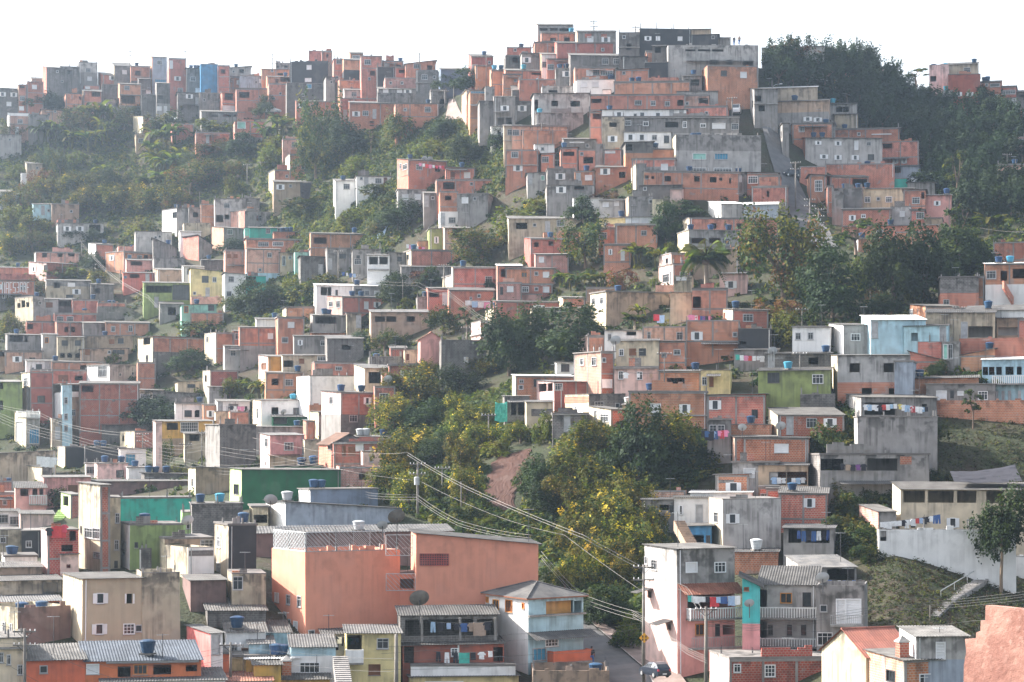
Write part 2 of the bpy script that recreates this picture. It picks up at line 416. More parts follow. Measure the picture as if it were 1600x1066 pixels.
DEF = {'w':(1.7,1.05),'c':(1.25,1.05),'g':(1.3,1.05),'G':(1.3,1.05),'d':(1.15,1.1),'p':(.85,2.1),'P':(.85,2.1),'s':(.6,.55),'n':(1.2,1.0),'t':(1.3,1.1),'i':(1.2,1.0),'k':(1.1,1.),'o':(1.2,1.1),'u':(1.2,1.1)}
CUT = set('wcgGdpPsntikou')

def grid_wall(b, o, ax, W, H, z0, holes, matf, depth=.16, inward=None):
    """a wall face in the plane o + ax*x + z, with holes (x0,z0,x1,z1); reveals go along inward"""
    xs = sorted({0., W, *[min(max(a, .02), W-.02) for h in holes for a in (h[0], h[2])]})
    zs = sorted({z0, 0., H, *[min(max(a, z0+.02), H-.02) for h in holes for a in (h[1], h[3])], *matf.cuts})
    zs = [z for z in zs if z0 <= z <= H]
    pt = lambda x, z, d=0.: (o[0]+ax[0]*x+inward[0]*d, o[1]+ax[1]*x+inward[1]*d, z)
    for xa, xb in zip(xs, xs[1:]):
        for za, zb in zip(zs, zs[1:]):
            cx, cz = (xa+xb)/2, (za+zb)/2
            if any(h[0]-1e-6 <= cx <= h[2]+1e-6 and h[1]-1e-6 <= cz <= h[3]+1e-6 for h in holes): continue
            b.poly((pt(xa, za), pt(xb, za), pt(xb, zb), pt(xa, zb)), matf(cz))
    for h in holes:
        xa, xb = min(max(h[0], .02), W-.02), min(max(h[2], .02), W-.02); za, zb = min(max(h[1], z0+.02), H-.02), min(max(h[3], z0+.02), H-.02)
        m = matf((za+zb)/2)
        b.poly((pt(xa, za), pt(xa, zb), pt(xa, zb, depth), pt(xa, za, depth)), m); b.poly((pt(xb, zb), pt(xb, za), pt(xb, za, depth), pt(xb, zb, depth)), m)
        b.poly((pt(xa, zb), pt(xb, zb), pt(xb, zb, depth), pt(xa, zb, depth)), m); b.poly((pt(xb, za), pt(xa, za), pt(xa, za, depth), pt(xb, za, depth)), m)
class MatF:
    def __init__(s, up, lo=None, cut=None): s.up, s.lo, s.cut = up, lo, cut; s.cuts = [cut] if lo else []
    def __call__(s, z): return s.lo if s.lo and z < s.cut else s.up

HOUSES = []; BRICKS = 'brB'
def corrug(b, x0, x1, y0, y1, zf, zb, mat, pitch=.24, amp=.026, axis='y', th=.03):
    """corrugated sheet: waves along x, falls along y from zb (at y1) to zf (at y0)"""
    L_ = x1-x0; n = max(6, min(260, int(L_/pitch*4))); k = b.mi(mat); i = len(b.v)
    for q in range(n+1):
        x = x0+L_*q/n; w = amp*math.sin(2*math.pi*q/4.)
        for (y, z) in ((y0, zf), (y1, zb)):
            p = (x, y) if axis == 'y' else (y, x)
            b.v.append((p[0], p[1], z+w)); b.v.append((p[0], p[1], z+w-th))
    for q in range(n):
        a = i+q*4; c = a+4
        for f in ((a, c, c+2, a+2), (a+1, a+3, c+3, c+1), (a, a+1, c+1, c), (a+2, c+2, c+3, a+3)): b.f.append(f); b.m.append(k)
def H(x0, y0, x1, y1, s, mat, roof='f', wins='', label='', dep=7., d=None, name='house', cat='house', ext=5., yd=None, frame=True):
    """a house from the edges of its front (tile pixels); s = seen width of its left (or, negative, right) side"""
    px0, py0 = tp(x0, y0); px1, py1 = tp(x1, y1); sp = s/TS
    t0 = (px0+max(sp, 0)-800)/F; t1 = (px1+min(sp, 0)-800)/F
    xm = (px0+px1)/2
    if d is None:
        d = D(xm, tp(0, yd)[1] if yd is not None else py1); d -= 4.5 if d > 300 else 2.5 if d > 240 else 1.2
    tc = t0 if sp >= 0 else t1
    C = Vector((tc*d, d)); phi = math.atan(tc); l = Vector((math.sin(phi), math.cos(phi))); r = Vector((l.y, -l.x))
    sm = abs(sp)/F*d; sn = sm/dep
    if sn > .68: sn = .68; dep = sm/.68
    al = math.asin(sn)*(1 if sp >= 0 else -1)
    if sp == 0: al = R(rng.uniform(1, 4))*(1 if px0 < 900 else -1)
    u = r*math.cos(al)+l*math.sin(al); v = l*math.cos(al)-r*math.sin(al)
    to = t1 if sp >= 0 else t0
    W = (to*C.y-C.x)/(u.x-to*u.y); O = C if W >= 0 else C+u*W; W = abs(W)
    if W < .4: W = .4
    zt = (HZ-py0)/F*d; zb = (HZ-py1)/F*d; Hh = max(.6, zt-zb)
    rz = math.atan2(u.y, u.x)
    e = empty(name, (O.x, O.y, zb), rz, label, cat)
    far = d > 300
    mats = mat.split('_'); f_m = mats[0][0]; s_m = mats[0][1] if len(mats[0]) > 1 else f_m
    cut = None; lof = los = None
    if len(mats) > 1:
        lo = ''.join(c for c in mats[1] if not c.isdigit()); cut = Hh*int(''.join(c for c in mats[1] if c.isdigit()))/100
        lof = lo[0]; los = lo[1] if len(lo) > 1 else lo[0]
    mf, ms = MatF(f_m, lof, cut), MatF(s_m, los, cut)
    hf, hl, hr, items = [], [], [], []
    def loc(px, py, side=0):
        t = (px-800)/F
        if side == 0: w = (t*O.y-O.x)/(u.x-t*u.y); dd = O.y+w*u.y
        else:
            o2 = O if side == 1 else O+u*W
            w = (t*o2.y-o2.x)/(v.x-t*v.y); dd = o2.y+w*v.y
        return w, (HZ-py)/F*dd-zb, dd
    tanks = []; extras = []
    for tok in wins.split():
        k = tok[0]; a = [float(q) for q in tok[1:].split(',')] if len(tok) > 1 else []
        if k in 'T!CZ': tanks.append((k, a)); continue
        px, py = tp(a[0], a[1])
        side = 1 if (sp > 0 and px < px0+sp-.5) else (2 if (sp < 0 and px > px1+sp+.5) else 0)
        w, z, dd = loc(px, py, side)
        dw, dh = DEF.get(k, (1.2, 1.1))
        if len(a) > 2:
            fore = (u if side == 0 else v); k_ = abs(fore.x-((px-800)/F)*fore.y)
            dw = a[2]/TS/F*dd/max(k_, .25)
        if len(a) > 3: dh = a[3]/TS/F*dd
        if k in 'pP' and len(a) <= 3 and z-dh/2 < .05: z = dh/2+.05
        SW = W if side == 0 else dep
        ow = dw*.5 if k == 'w' else dw
        if k in CUT:
            if ow > SW-.2: ow = SW-.2; dw = ow*2 if k == 'w' else ow
            w = min(max(w, ow/2+.08), SW-ow/2-.08); z = min(z, Hh-dh/2-.12)
            ho = (w-ow/2, z-dh/2, w+ow/2, z+dh/2)
            tgt = (hf, hl, hr)[side]
            if any(not (ho[2] < q[0]-.02 or ho[0] > q[2]+.02 or ho[3] < q[1]-.02 or ho[1] > q[3]+.02) for q in tgt): continue
            tgt.append(ho)
            if k != 'd': items.append((k, w, z, round(ow if k != 'w' else dw, 1), dh, side))
        else: extras.append((k, w, z, dw, dh, side))
    wide = any(q in label for q in ('wall', 'blank', 'parapet', 'base', 'terrace', 'end', 'shed', 'salmon', 'turquoise', 'green house', 'box', 'hall', 'plain', 'sheeted', 'slate', 'blue-grey', 'mauve', 'dark green', 'stair', 'stained')) or name != 'house'
    if not hf and not wide and W > 2.6 and Hh > 2 and rng.random() < .75:
        for q in range(1 if W < 5 else 2):
            k = rng.choice('ddwcgsk'); dw, dh = DEF[k]; dw = min(dw, W-.4); ow = dw*.5 if k == 'w' else dw
            w = W*(.5 if W < 5 else (.28, .72)[q])+rng.uniform(-.5, .5); w = min(max(w, ow/2+.1), W-ow/2-.1); z = max(Hh-rng.uniform(1.4, 1.75), dh/2+.1)
            hf.append((w-ow/2, z-dh/2, w+ow/2, z+dh/2))
            if k != 'd': items.append((k, w, z, round(ow if k != 'w' else dw, 1), dh, 0))
    if d > 255 and not wide and W > 3.2 and Hh > 2.4 and roof[0] in 'fpn':
        t_ = rng.random()
        if t_ < .22: extras.append(('A', W*rng.uniform(.3, .7), max(1.2, Hh-rng.uniform(.5, .7)) if Hh < 3.4 else Hh-3.1, W*rng.uniform(.4, .8), .35, 0))
        elif t_ < .5: extras.append(('-', W/2, Hh-2.85 if Hh > 4 else Hh-.12, W+.2, .14, 0))
    if roof == 'f' and d > 235 and W > 2.2 and rng.random() < .4 and 'tower' not in label and 'bank' not in label: roof = rng.choice(('c3', 'c4', 'l5', 'L5', 'c5d'))
    b = MB()
    rk = roof[0]; rise = float(roof[1:].rstrip('wsdrxk') or 0)/TS/F*d if roof[1:].rstrip('wsdrxk') else None
    rcol = roof[-1] if roof[-1] in 'wsdrxk' and len(roof) > 1 else ''
    zbk = Hh
    if rk == 'c':
        if rise is None: zbk = Hh+.16*dep
        else: zbk = (zt+rise)/d*(d+dep*max(.3, math.cos(al)))-zb
        zbk = min(max(zbk, Hh+.02*dep), Hh+.6*dep)
    # the side walls follow the roof
    def topz(x, y):
        if rk == 'c': return Hh+(zbk-Hh)*y/dep
        if rk == 'l': return Hh-(rise or .15*W)*(1-x/W)
        if rk == 'L': return Hh-(rise or .15*W)*(x/W)
        return Hh
    base_h = min(topz(0, 0), topz(W, 0), Hh)
    grid_wall(b, (0, 0), (1, 0), W, base_h, -ext, hf, mf, inward=(0, 1))
    grid_wall(b, (0, dep), (0, -1), dep, base_h, -ext, [(dep-h[2], h[1], dep-h[0], h[3]) for h in hl], ms, inward=(1, 0))
    grid_wall(b, (W, 0), (0, 1), dep, base_h, -ext, hr, ms if sp < 0 else mf, inward=(-1, 0))
    b.poly(((W, dep, -ext), (0, dep, -ext), (0, dep, base_h), (W, dep, base_h)), s_m)
    if rk in 'clL':
        c = [(0, 0), (W, 0), (W, dep), (0, dep)]
        for (p, q, m_) in ((c[0], c[1], f_m), (c[1], c[2], s_m if sp < 0 else f_m), (c[2], c[3], s_m), (c[3], c[0], s_m)):
            za, zc = topz(*p), topz(*q)
            if za > base_h+.01 or zc > base_h+.01:
                pts = [(*p, base_h), (*q, base_h)] + ([(*q, zc)] if zc > base_h+.01 else []) + ([(*p, za)] if za > base_h+.01 else [])
                b.poly(pts, m_)
        b.poly([(*p, topz(*p)-.05) for p in c], s_m)
    elif rk == 'p':
        t = .14; z2 = Hh-.75
        b.poly([(t, t, z2), (W-t, t, z2), (W-t, dep-t, z2), (t, dep-t, z2)], 'slab')
        o_ = [(0, 0), (W, 0), (W, dep), (0, dep)]; i_ = [(t, t), (W-t, t), (W-t, dep-t), (t, dep-t)]
        for q in range(4):
            n = (q+1) % 4
            b.poly([(*o_[q], Hh), (*o_[n], Hh), (*i_[n], Hh), (*i_[q], Hh)], s_m)
            b.poly([(*i_[q], Hh), (*i_[n], Hh), (*i_[n], z2), (*i_[q], z2)], s_m)
    elif rk not in 'gGh':
        b.poly([(0, 0, Hh), (W, 0, Hh), (W, dep, Hh), (0, dep, Hh)], 'slabd')
    if rk == 'G':
        g = rise or .2*W
        b.poly([(0, 0, Hh), (W, 0, Hh), (W/2, 0, Hh+g)], f_m); b.poly([(W, dep, Hh), (0, dep, Hh), (W/2, dep, Hh+g)], f_m)
    if rk == 'g':
        g = rise or .2*dep
        b.poly([(0, dep, Hh), (0, 0, Hh), (0, dep/2, Hh+g)], s_m); b.poly([(W, 0, Hh), (W, dep, Hh), (W, dep/2, Hh+g)], s_m)
    b.build('wall', e)
    # ---- roof part
    rm = {'w':'fibw','s':'fibs','d':'fibd','r':'fibr','k':'clayd','x':'clay'}.get(rcol, 'fib')
    rb = MB(); ov = .35
    if rk == 'f':
        ov_ = rng.choice((.03, .06, .12, .2)); rb.box(-ov_, -ov_, Hh+.003, W+ov_, dep+.1, Hh+rng.choice((.1, .14, .2)), 'slabd')
    elif rk == 'c':
        sl = (zbk-Hh)/dep
        corrug(rb, -ov*.6, W+ov*.6, -ov, dep+.15, Hh-sl*ov+.06, zbk+sl*.15+.06, rm)
    elif rk in 'lL':
        za, zc = topz(0, 0), topz(W, 0); sl = (zc-za)/W
        corrug(rb, -ov, dep+.2, -ov, W+ov, za-sl*ov+.06, zc+sl*ov+.06, rm, axis='x')
    elif rk == 'g':
        g = rise or .2*dep; sl = g/(dep/2); rm = rm if rcol else 'clay'
        corrug(rb, -.2, W+.2, -ov, dep/2, Hh-sl*ov+.05, Hh+g+.05, rm)
        corrug(rb, -.2, W+.2, dep+ov, dep/2, Hh-sl*ov+.05, Hh+g+.05, rm)
        rb.tube([(-.2, dep/2, Hh+g+.06), (W+.2, dep/2, Hh+g+.06)], .1, rm)
    elif rk == 'G':
        g = rise or .2*W; sl = g/(W/2); rm = rm if rcol else 'clay'
        corrug(rb, -ov, dep+.2, -ov, W/2, Hh-sl*ov+.05, Hh+g+.05, rm, axis='x')
        corrug(rb, -ov, dep+.2, W+ov, W/2, Hh-sl*ov+.05, Hh+g+.05, rm, axis='x')
        rb.tube([(W/2, -ov, Hh+g+.06), (W/2, dep+.2, Hh+g+.06)], .1, rm)
    elif rk == 'h':
        g = rise or .16*min(W, dep); a = min(W, dep)/2; o_ = .35
        c = [(-o_, -o_, Hh), (W+o_, -o_, Hh), (W+o_, dep+o_, Hh), (-o_, dep+o_, Hh)]
        r1, r2 = ((a, dep/2, Hh+g), (W-a+.01, dep/2, Hh+g)) if W >= dep else ((W/2, a, Hh+g), (W/2, dep-a+.01, Hh+g))
        if W >= dep: fs = [(c[0], c[1], r2, r1), (c[2], c[3], r1, r2), (c[3], c[0], r1), (c[1], c[2], r2)]
        else: fs = [(c[0], c[1], r1), (c[2], c[3], r2), (c[3], c[0], r1, r2), (c[1], c[2], r2, r1)]
        for q in fs: rb.poly(q, rm)
        for q in range(4):
            p, n = c[q], c[(q+1) % 4]; rb.poly([p, n, (n[0], n[1], n[2]-.12), (p[0], p[1], p[2]-.12)], 'wood')
        rb.poly([(q[0], q[1], q[2]-.12) for q in c], 'wood')
        ed = [(c[0], r1), (c[1], r2 if W >= dep else r1), (c[2], r2), (c[3], r1 if W >= dep else r2), (r1, r2)]
        for p, q in ed: rb.tube([(p[0], p[1], p[2]+.03), (q[0], q[1], q[2]+.03)], .08, rm, 5)
        corr = None
    elif rk == 'p' or rk == 'n':
        # starter bars and a ragged top course left for the next storey
        for q in range(max(2, int(W/1.6))):
            if rng.random() < .55:
                x = rng.uniform(.1, max(.2, W-.6)); rb = MB(); rb.box(x, -.004, Hh+.002, x+rng.uniform(.3, .9), .15, Hh+rng.choice((.2, .2, .4)), f_m); rb.build('loose_course', e); rb = MB()
        rb.box(-.02, -.02, Hh-.04, W+.02, .16, Hh+.03, 'conc') if rng.random() < .5 else rb.box(0.02, .02, Hh+.001, .1, .1, Hh+.5, 'conc')
    if rb.v: rb.build('roof' if rk not in 'pn' else 'parapet', e)
    # ---- concrete frame on bare brick
    if frame and (f_m in BRICKS) and Hh > 1.6:
        parts = []
        class _F:
            v = parts
            def box(s_, x0, y0, z0, x1, y1, z1, m_):
                q = MB(); q.box(x0, y0, z0, x1, y1, z1, m_); q.build('concrete_column' if z1-z0 > .5 else 'concrete_beam', e)
            def build(s_, *a): pass
        fb = _F(); lo_z = cut if lof else -.3; n = max(1, round(W/3.4)); free = lambda x: not any(h[0]-.14 < x < h[2]+.14 for h in hf)
        top_b = base_h-.003
        for q in range(n+1):
            x = W*q/n; x = min(max(x, .1), W-.1)
            if free(x): fb.box(x-.11, -.022, lo_z, x+.11, .05, top_b, 'conc')
        z = top_b
        while z > lo_z+.5:
            za = z-.2
            if not any(h[1] < z and h[3] > za for h in hf): fb.box(.0, -.03, za, W, .049, z-.001, 'conc')
            z -= 2.75
        if s_m in BRICKS:
            for y in (.1, dep/2, dep-.1):
                if sp > 0 and not any(h[0]-.14 < y < h[2]+.14 for h in hl): fb.box(-.022, y-.11, lo_z, .05, y+.11, top_b, 'conc')
                if sp < 0 and not any(h[0]-.14 < y < h[2]+.14 for h in hr): fb.box(W-.05, y-.11, lo_z, W+.022, y+.11, top_b, 'conc')
        if fb.v: fb.build('concrete_frame', e)
    # ---- windows, doors
    for k, w, z, dw, dh, side in items:
        me, subs = win_meshes(k, dw, dh, far)
        nm = 'door' if k in 'pP' else 'window'
        pos, rot = ((w, 0, z), 0.) if side == 0 else (((0, w, z), -math.pi/2) if side == 1 else ((W, w, z), math.pi/2))
        wo = link(nm, me, e, pos, rot)
        for sn_, sme, sl_ in subs: link(sn_, sme, wo, sl_)
    # ---- balconies, awnings, posts, railings, plain patches
    for k, w, z, dw, dh, side in extras:
        q = MB(); pos, rot = ((w, 0, z), 0.) if side == 0 else (((0, w, z), -math.pi/2) if side == 1 else ((W, w, z), math.pi/2))
        if k in 'BS':        # balcony: slab with balusters (B) or a solid half wall (S)
            pr = 1.0 if d < 300 else .8
            sb = MB(); sb.box(-dw/2, -pr, -dh/2-.16, dw/2, -.003, -dh/2, 'slab'); so = sb.build('balcony', e, pos, rot)
            if k == 'B':
                q.box(-dw/2, -pr, dh/2-.1, dw/2, -pr+.12, dh/2, 'w'); n = max(3, int(dw/.24))
                for i in range(n+1):
                    x = -dw/2+.06+(dw-.12)*i/n; q.box(x-.045, -pr+.03, -dh/2+.001, x+.045, -pr+.1, dh/2-.1, 'w')
                for x in (-dw/2, dw/2-.1):
                    q.box(x, -pr+.12, dh/2-.1, x+.1, -.005, dh/2, 'w')
                    for i in range(4): q.box(x+.02, -pr+.2+i*.2, -dh/2+.001, x+.08, -pr+.28+i*.2, dh/2-.1, 'w')
                q.build('balustrade', so)
            else:
                m_ = mats[2] if len(mats) > 2 else f_m
                q.box(-dw/2, -pr, -dh/2+.001, dw/2, -pr+.12, dh/2, m_); q.box(-dw/2, -pr+.12, -dh/2+.001, -dw/2+.12, -.004, dh/2, m_); q.box(dw/2-.12, -pr+.12, -dh/2+.001, dw/2, -.004, dh/2, m_)
                q.build('balcony_wall', so)
        elif k == 'X':       # metal bar railing
            n = max(4, int(dw/.16)); y = -.75
            q.box(-dw/2, y, dh/2-.05, dw/2, y+.05, dh/2, 'rail'); q.box(-dw/2, y, -dh/2, dw/2, y+.05, -dh/2+.05, 'rail')
            for i in range(n+1): x = -dw/2+.02+(dw-.04)*i/n; q.box(x-.015, y+.01, -dh/2+.051, x+.015, y+.04, dh/2-.051, 'rail')
            sb = MB(); sb.box(-dw/2, -.8, -dh/2-.15, dw/2, -.003, -dh/2-.004, 'slab'); so = sb.build('balcony', e, pos, rot)
            q.build('railing', so)
        elif k in 'ARE':     # awning of corrugated sheet (grey, R rusty, E bright) on posts
            pr = 1.6
            corrug(q, -dw/2, dw/2, -pr, -.005, -dh/2, dh/2, {'A':'fibd','R':'fibr','E':'fibw'}[k])
            q.build('awning', e, pos, rot)
        elif k == '|':
            q.box(-dw/2, -.9, -dh/2, dw/2, -.9+dw, dh/2, 'conc'); q.build('post', e, pos, rot)
        elif k == '-':       # slab edge / ledge
            q.box(-dw/2, -.35, -dh/2, dw/2, -.004, dh/2, 'slab'); q.build('ledge', e, pos, rot)
        elif k == 'y': q.box(-dw/2, .8, -dh/2, dw/2, .9, dh/2, 'Y'); q.build('veranda_wall', e, pos, rot)
        elif k in 'QKW':     # painted or bare patch: a thin rendered panel
            q.box(-dw/2, -.035, -dh/2, dw/2, -.003, dh/2, {'Q':'r','K':'k','W':'w'}[k]); q.build('wall_panel', e, pos, rot)
    # ---- what gathers on such houses: starter bars, antennas, half-built walls, downpipes
    tz = lambda x, y: topz(x, y)+(.12 if rk == 'f' else .02)
    if rk in 'fpn' and Hh > 1.5 and rng.random() < .62:
        q = MB(); hs = rng.uniform(.35, 1.1)
        for x in sorted({.14, W*.5, W-.14} if W < 7 else {.14, W*.33, W*.66, W-.14}):
            for y in (.14, dep*.5):
                if rng.random() < .6:
                    k_ = hs*rng.uniform(.6, 1.1); z_ = tz(x, y)
                    q.box(x-.08, y-.08, z_-.3, x+.08, y+.08, z_+k_, 'conc')
                    for dx, dy in ((-.05, -.05), (.05, .05), (.05, -.05)): q.box(x+dx-.012, y+dy-.012, z_+k_, x+dx+.012, y+dy+.012, z_+k_+rng.uniform(.2, .5), 'dark')
                    if d < 470: q.build('starter_column', e); q = MB()
        if q.v: q.build('starter_column', e)
    if rk in 'fn' and W > 2.5 and Hh > 1.5 and rng.random() < .42:
        q = MB(); a_ = rng.uniform(0, W*.45); b_ = a_+rng.uniform(.25, .55)*W; z_ = tz(0, 0); n_ = max(2, int((b_-a_)/.6)); hb = rng.choice((.4, .6, .8, 1.1))
        for i in range(n_): q.box(a_+(b_-a_)*i/n_, .05, z_, a_+(b_-a_)*(i+1)/n_-.002, .19, z_+hb+rng.choice((0, 0, 0, .2, -.2)), f_m if f_m in 'brBkg' else rng.choice('bkg'))
        q.build('roof_wall', e)
    if rng.random() < .38 and W > 2:
        q = MB(); x, y = rng.uniform(.4, W-.4), min(dep*.6, rng.uniform(.6, 3)); z_ = tz(x, y); k_ = rng.uniform(1.4, 3.2)
        q.tube([(x, y, z_-.1), (x, y, z_+k_)], .03, 'dark', 5); q.tube([(x-.5, y, z_+k_-.1), (x+.5, y, z_+k_-.1)], .02, 'rail', 4)
        for i in range(5): w_ = .3-.04*i; q.tube([(x-.45+.22*i, y-w_, z_+k_-.1), (x-.45+.22*i, y+w_, z_+k_-.1)], .014, 'rail', 4)
        q.build('antenna', e)
    if rng.random() < .3 and Hh > 2 and W > 2:
        x = rng.choice((.3, W-.3))
        if not any(a_[0]-.2 < x < a_[2]+.2 for a_ in hf):
            q = MB(); q.tube([(x, -.07, -.5), (x, -.07, Hh-.1)], .05, rng.choice(('white', 'rail', 'conc')), 6); q.build('downpipe', e)
    e.rotation_euler = (R(rng.uniform(-.5, .5)), R(rng.uniform(-.6, .6)), rz)
    h = dict(mat=f_m, e=e, O=O, u=u, v=v, W=W, H=Hh, d=d, dep=dep, zb=zb, label=label, ztop=max(Hh, zbk if rk == 'c' else Hh)+(.14 if rk == 'f' else 0), rk=rk, topz=topz, loc=loc, px=(px0, px1))
    HOUSES.append(h)
    for i, (k, a) in enumerate(tanks): TANKS.append((h, k, a, i, len(tanks)))
    return h
TANKS = []
TK = {}
def tank_mesh(k):
    if k in TK: return TK[k]
    b, l = MB(), MB()
    m = {'T':'tank','C':'tankc','Z':'tankg','!':'tank'}[k]
    b.lathe([(.40, .12), (.43, .14), (.47, .3), (.50, .33), (.52, .55), (.55, .58), (.58, .84), (.62, .86), (.62, .92)], m)
    b.box(-.5, -.08, 0, .5, .08, .119, 'pole'); b.box(-.5, -.45, 0, .5, -.3, .118, 'pole'); b.box(-.5, .3, 0, .5, .45, .118, 'pole')
    l.lathe([(.63, .0), (.64, .04), (.55, .1), (.3, .17), (.08, .19)], m)
    TK[k] = (b.mesh('water_tank_body'), l.mesh('lid')); return TK[k]
ORD = {2: ('left-hand', 'right-hand'), 3: ('leftmost', 'middle', 'rightmost'), 4: ('leftmost', 'second', 'third', 'rightmost'), 5: ('leftmost', 'second', 'middle', 'fourth', 'rightmost')}
def place_tanks():
    for h, k, a, i, n in TANKS:
        px, py = tp_saved(h, a)
        w, z, dd = h['loc'](px, py, 0); w = min(max(w, .7), max(.7, h['W']-.7))
        back = min(1.4, h['dep']*.4)
        pos = h['O']+h['u']*w+h['v']*back
        zt = h['zb'] + (h['topz'](w, back) if h['rk'] in 'clL' else h['ztop']) + (.1 if h['rk'] in 'clL' else 0)
        if h['rk'] == 'p': zt = h['zb']+h['H']-.55
        sc = 1+((a[2] if len(a) > 2 else 1.)-1)*.35
        lab = {'T':'blue','C':'bright cyan','Z':'grey','!':'blue'}[k]+' water tank on '+h['label']
        if n > 1: lab = ORD.get(n, ORD[5])[min(i, 4)]+' '+lab
        e = empty('water_tank', (pos.x, pos.y, zt), rng.uniform(0, 3), lab, 'water tank', 'water tanks on the roofs'); sc *= .92; e.scale = (sc, sc, sc*rng.uniform(.9, 1.1))
        me, lid = tank_mesh(k)
        link('tank_body', me, e); link('lid', lid, e, (0, 0, .92))
def tp_saved(h, a): return a[-2:] if False else (h['tileo'][0]+a[0]/TS, h['tileo'][1]+a[1]/TS)
_H = H
def H(*a, **k):
    h = _H(*a, **k); h['tileo'] = T; return h
# ------------------------------------------------------------------ plants
nrg = np.random.default_rng(5)
def leaf_mesh(name, C, Nn, size, mats, pick, asp=.55, curl=.25):
    """quads (bent kites) at the centres C, facing roughly along Nn"""
    n = len(C)
    rv = nrg.normal(size=(n, 3)); a = np.cross(Nn, rv); a /= np.linalg.norm(a, axis=1)[:, None]+1e-9
    b = np.cross(Nn, a); b /= np.linalg.norm(b, axis=1)[:, None]+1e-9
    s = (size*nrg.uniform(.6, 1.35, n))[:, None]
    nn = Nn/(np.linalg.norm(Nn, axis=1)[:, None]+1e-9)
    v = np.empty((n, 4, 3)); v[:, 0] = C-a*s; v[:, 1] = C-b*s*asp-nn*s*curl; v[:, 2] = C+a*s; v[:, 3] = C+b*s*asp-nn*s*curl*.6
    me = bpy.data.meshes.new(name); me.vertices.add(n*4); me.vertices.foreach_set('co', v.reshape(-1))
    me.loops.add(n*4); me.loops.foreach_set('vertex_index', np.arange(n*4)); me.polygons.add(n)
    me.polygons.foreach_set('loop_start', np.arange(0, n*4, 4)); me.polygons.foreach_set('loop_total', np.full(n, 4))
    for m in mats: me.materials.append(M[m])
    me.polygons.foreach_set('material_index', pick.astype(np.int32)); me.update(); me.validate(); return me
def crown(name, lobes, n, size, mats, probs, up=.35, shell=.55, asp=.55):
    """leaves in lobes (cx,cy,cz,rx,ry,rz), unit-size crown; clumped so that gaps show"""
    w = np.array([l[3]*l[4]+l[4]*l[5]+l[3]*l[5] for l in lobes]); w /= w.sum(); C, Nn, pk = [], [], []
    for l, f in zip(lobes, w):
        k = int(n*f); nc = max(6, k//22)
        d = nrg.normal(size=(nc, 3)); d /= np.linalg.norm(d, axis=1)[:, None]; d[:, 2] = np.where(d[:, 2] < -.35, -d[:, 2], d[:, 2])
        rad = nrg.uniform(shell, 1.08, nc)[:, None]
        cc = d*rad; ci = nrg.integers(0, nc, k)
        p = cc[ci] + nrg.normal(scale=.13, size=(k, 3))
        C.append(p*np.array(l[3:6])+np.array(l[:3])); q = d[ci]+nrg.normal(scale=.55, size=(k, 3)); q[:, 2] += up; Nn.append(q)
        cl = nrg.choice(len(mats), nc, p=probs); x = cl[ci]; sw = nrg.random(k) < .3
        pk.append(np.where(sw, nrg.choice(len(mats), k, p=probs), x))
    C = np.concatenate(C); C[:, 2] -= (np.percentile(C[:, 2], 98)+np.percentile(C[:, 2], 2))/2
    C[:, :2] /= np.percentile(np.abs(C[:, :2]), 96); C[:, 2] /= np.percentile(np.abs(C[:, 2]), 98)
    return leaf_mesh(name, C, np.concatenate(Nn), size*1.15, mats, np.concatenate(pk), asp)
def lobeset(n, spread, r, flat=.8, z0=.0):
    o = []
    for i in range(n):
        a = 2*math.pi*i/n*1.618*2; q = math.sqrt((i+.5)/n)*spread; rr = r*rng.uniform(.75, 1.2)
        o.append((q*math.cos(a), q*math.sin(a), z0+rng.uniform(-.3, .45)*(1-q), rr, rr, rr*flat))
    return o
def branches(name, lobes, mat, base=-1.35, r=.07, top=.0):
    b = MB(); f = Vector((rng.uniform(-.05, .05), rng.uniform(-.05, .05), base*.35))
    b.tube([(0, 0, base-.25), (.02, .01, base*.75), f], r*1.25, mat, 7, r*.8)
    for l in lobes:
        e = Vector(l[:3]); m = f.lerp(e, .5)+Vector((rng.uniform(-.06, .06), rng.uniform(-.06, .06), .06))
        b.tube([f, m, e], r*.6, mat, 5, r*.15)
        for _ in range(2):
            q = e+Vector((rng.uniform(-1, 1)*l[3], rng.uniform(-1, 1)*l[4], rng.uniform(0, .9)*l[5]))*.85
            b.tube([m.lerp(e, .5), m.lerp(q, .6)+Vector((0, 0, .04)), q], r*.22, mat, 4, r*.07)
    return b.mesh(name)
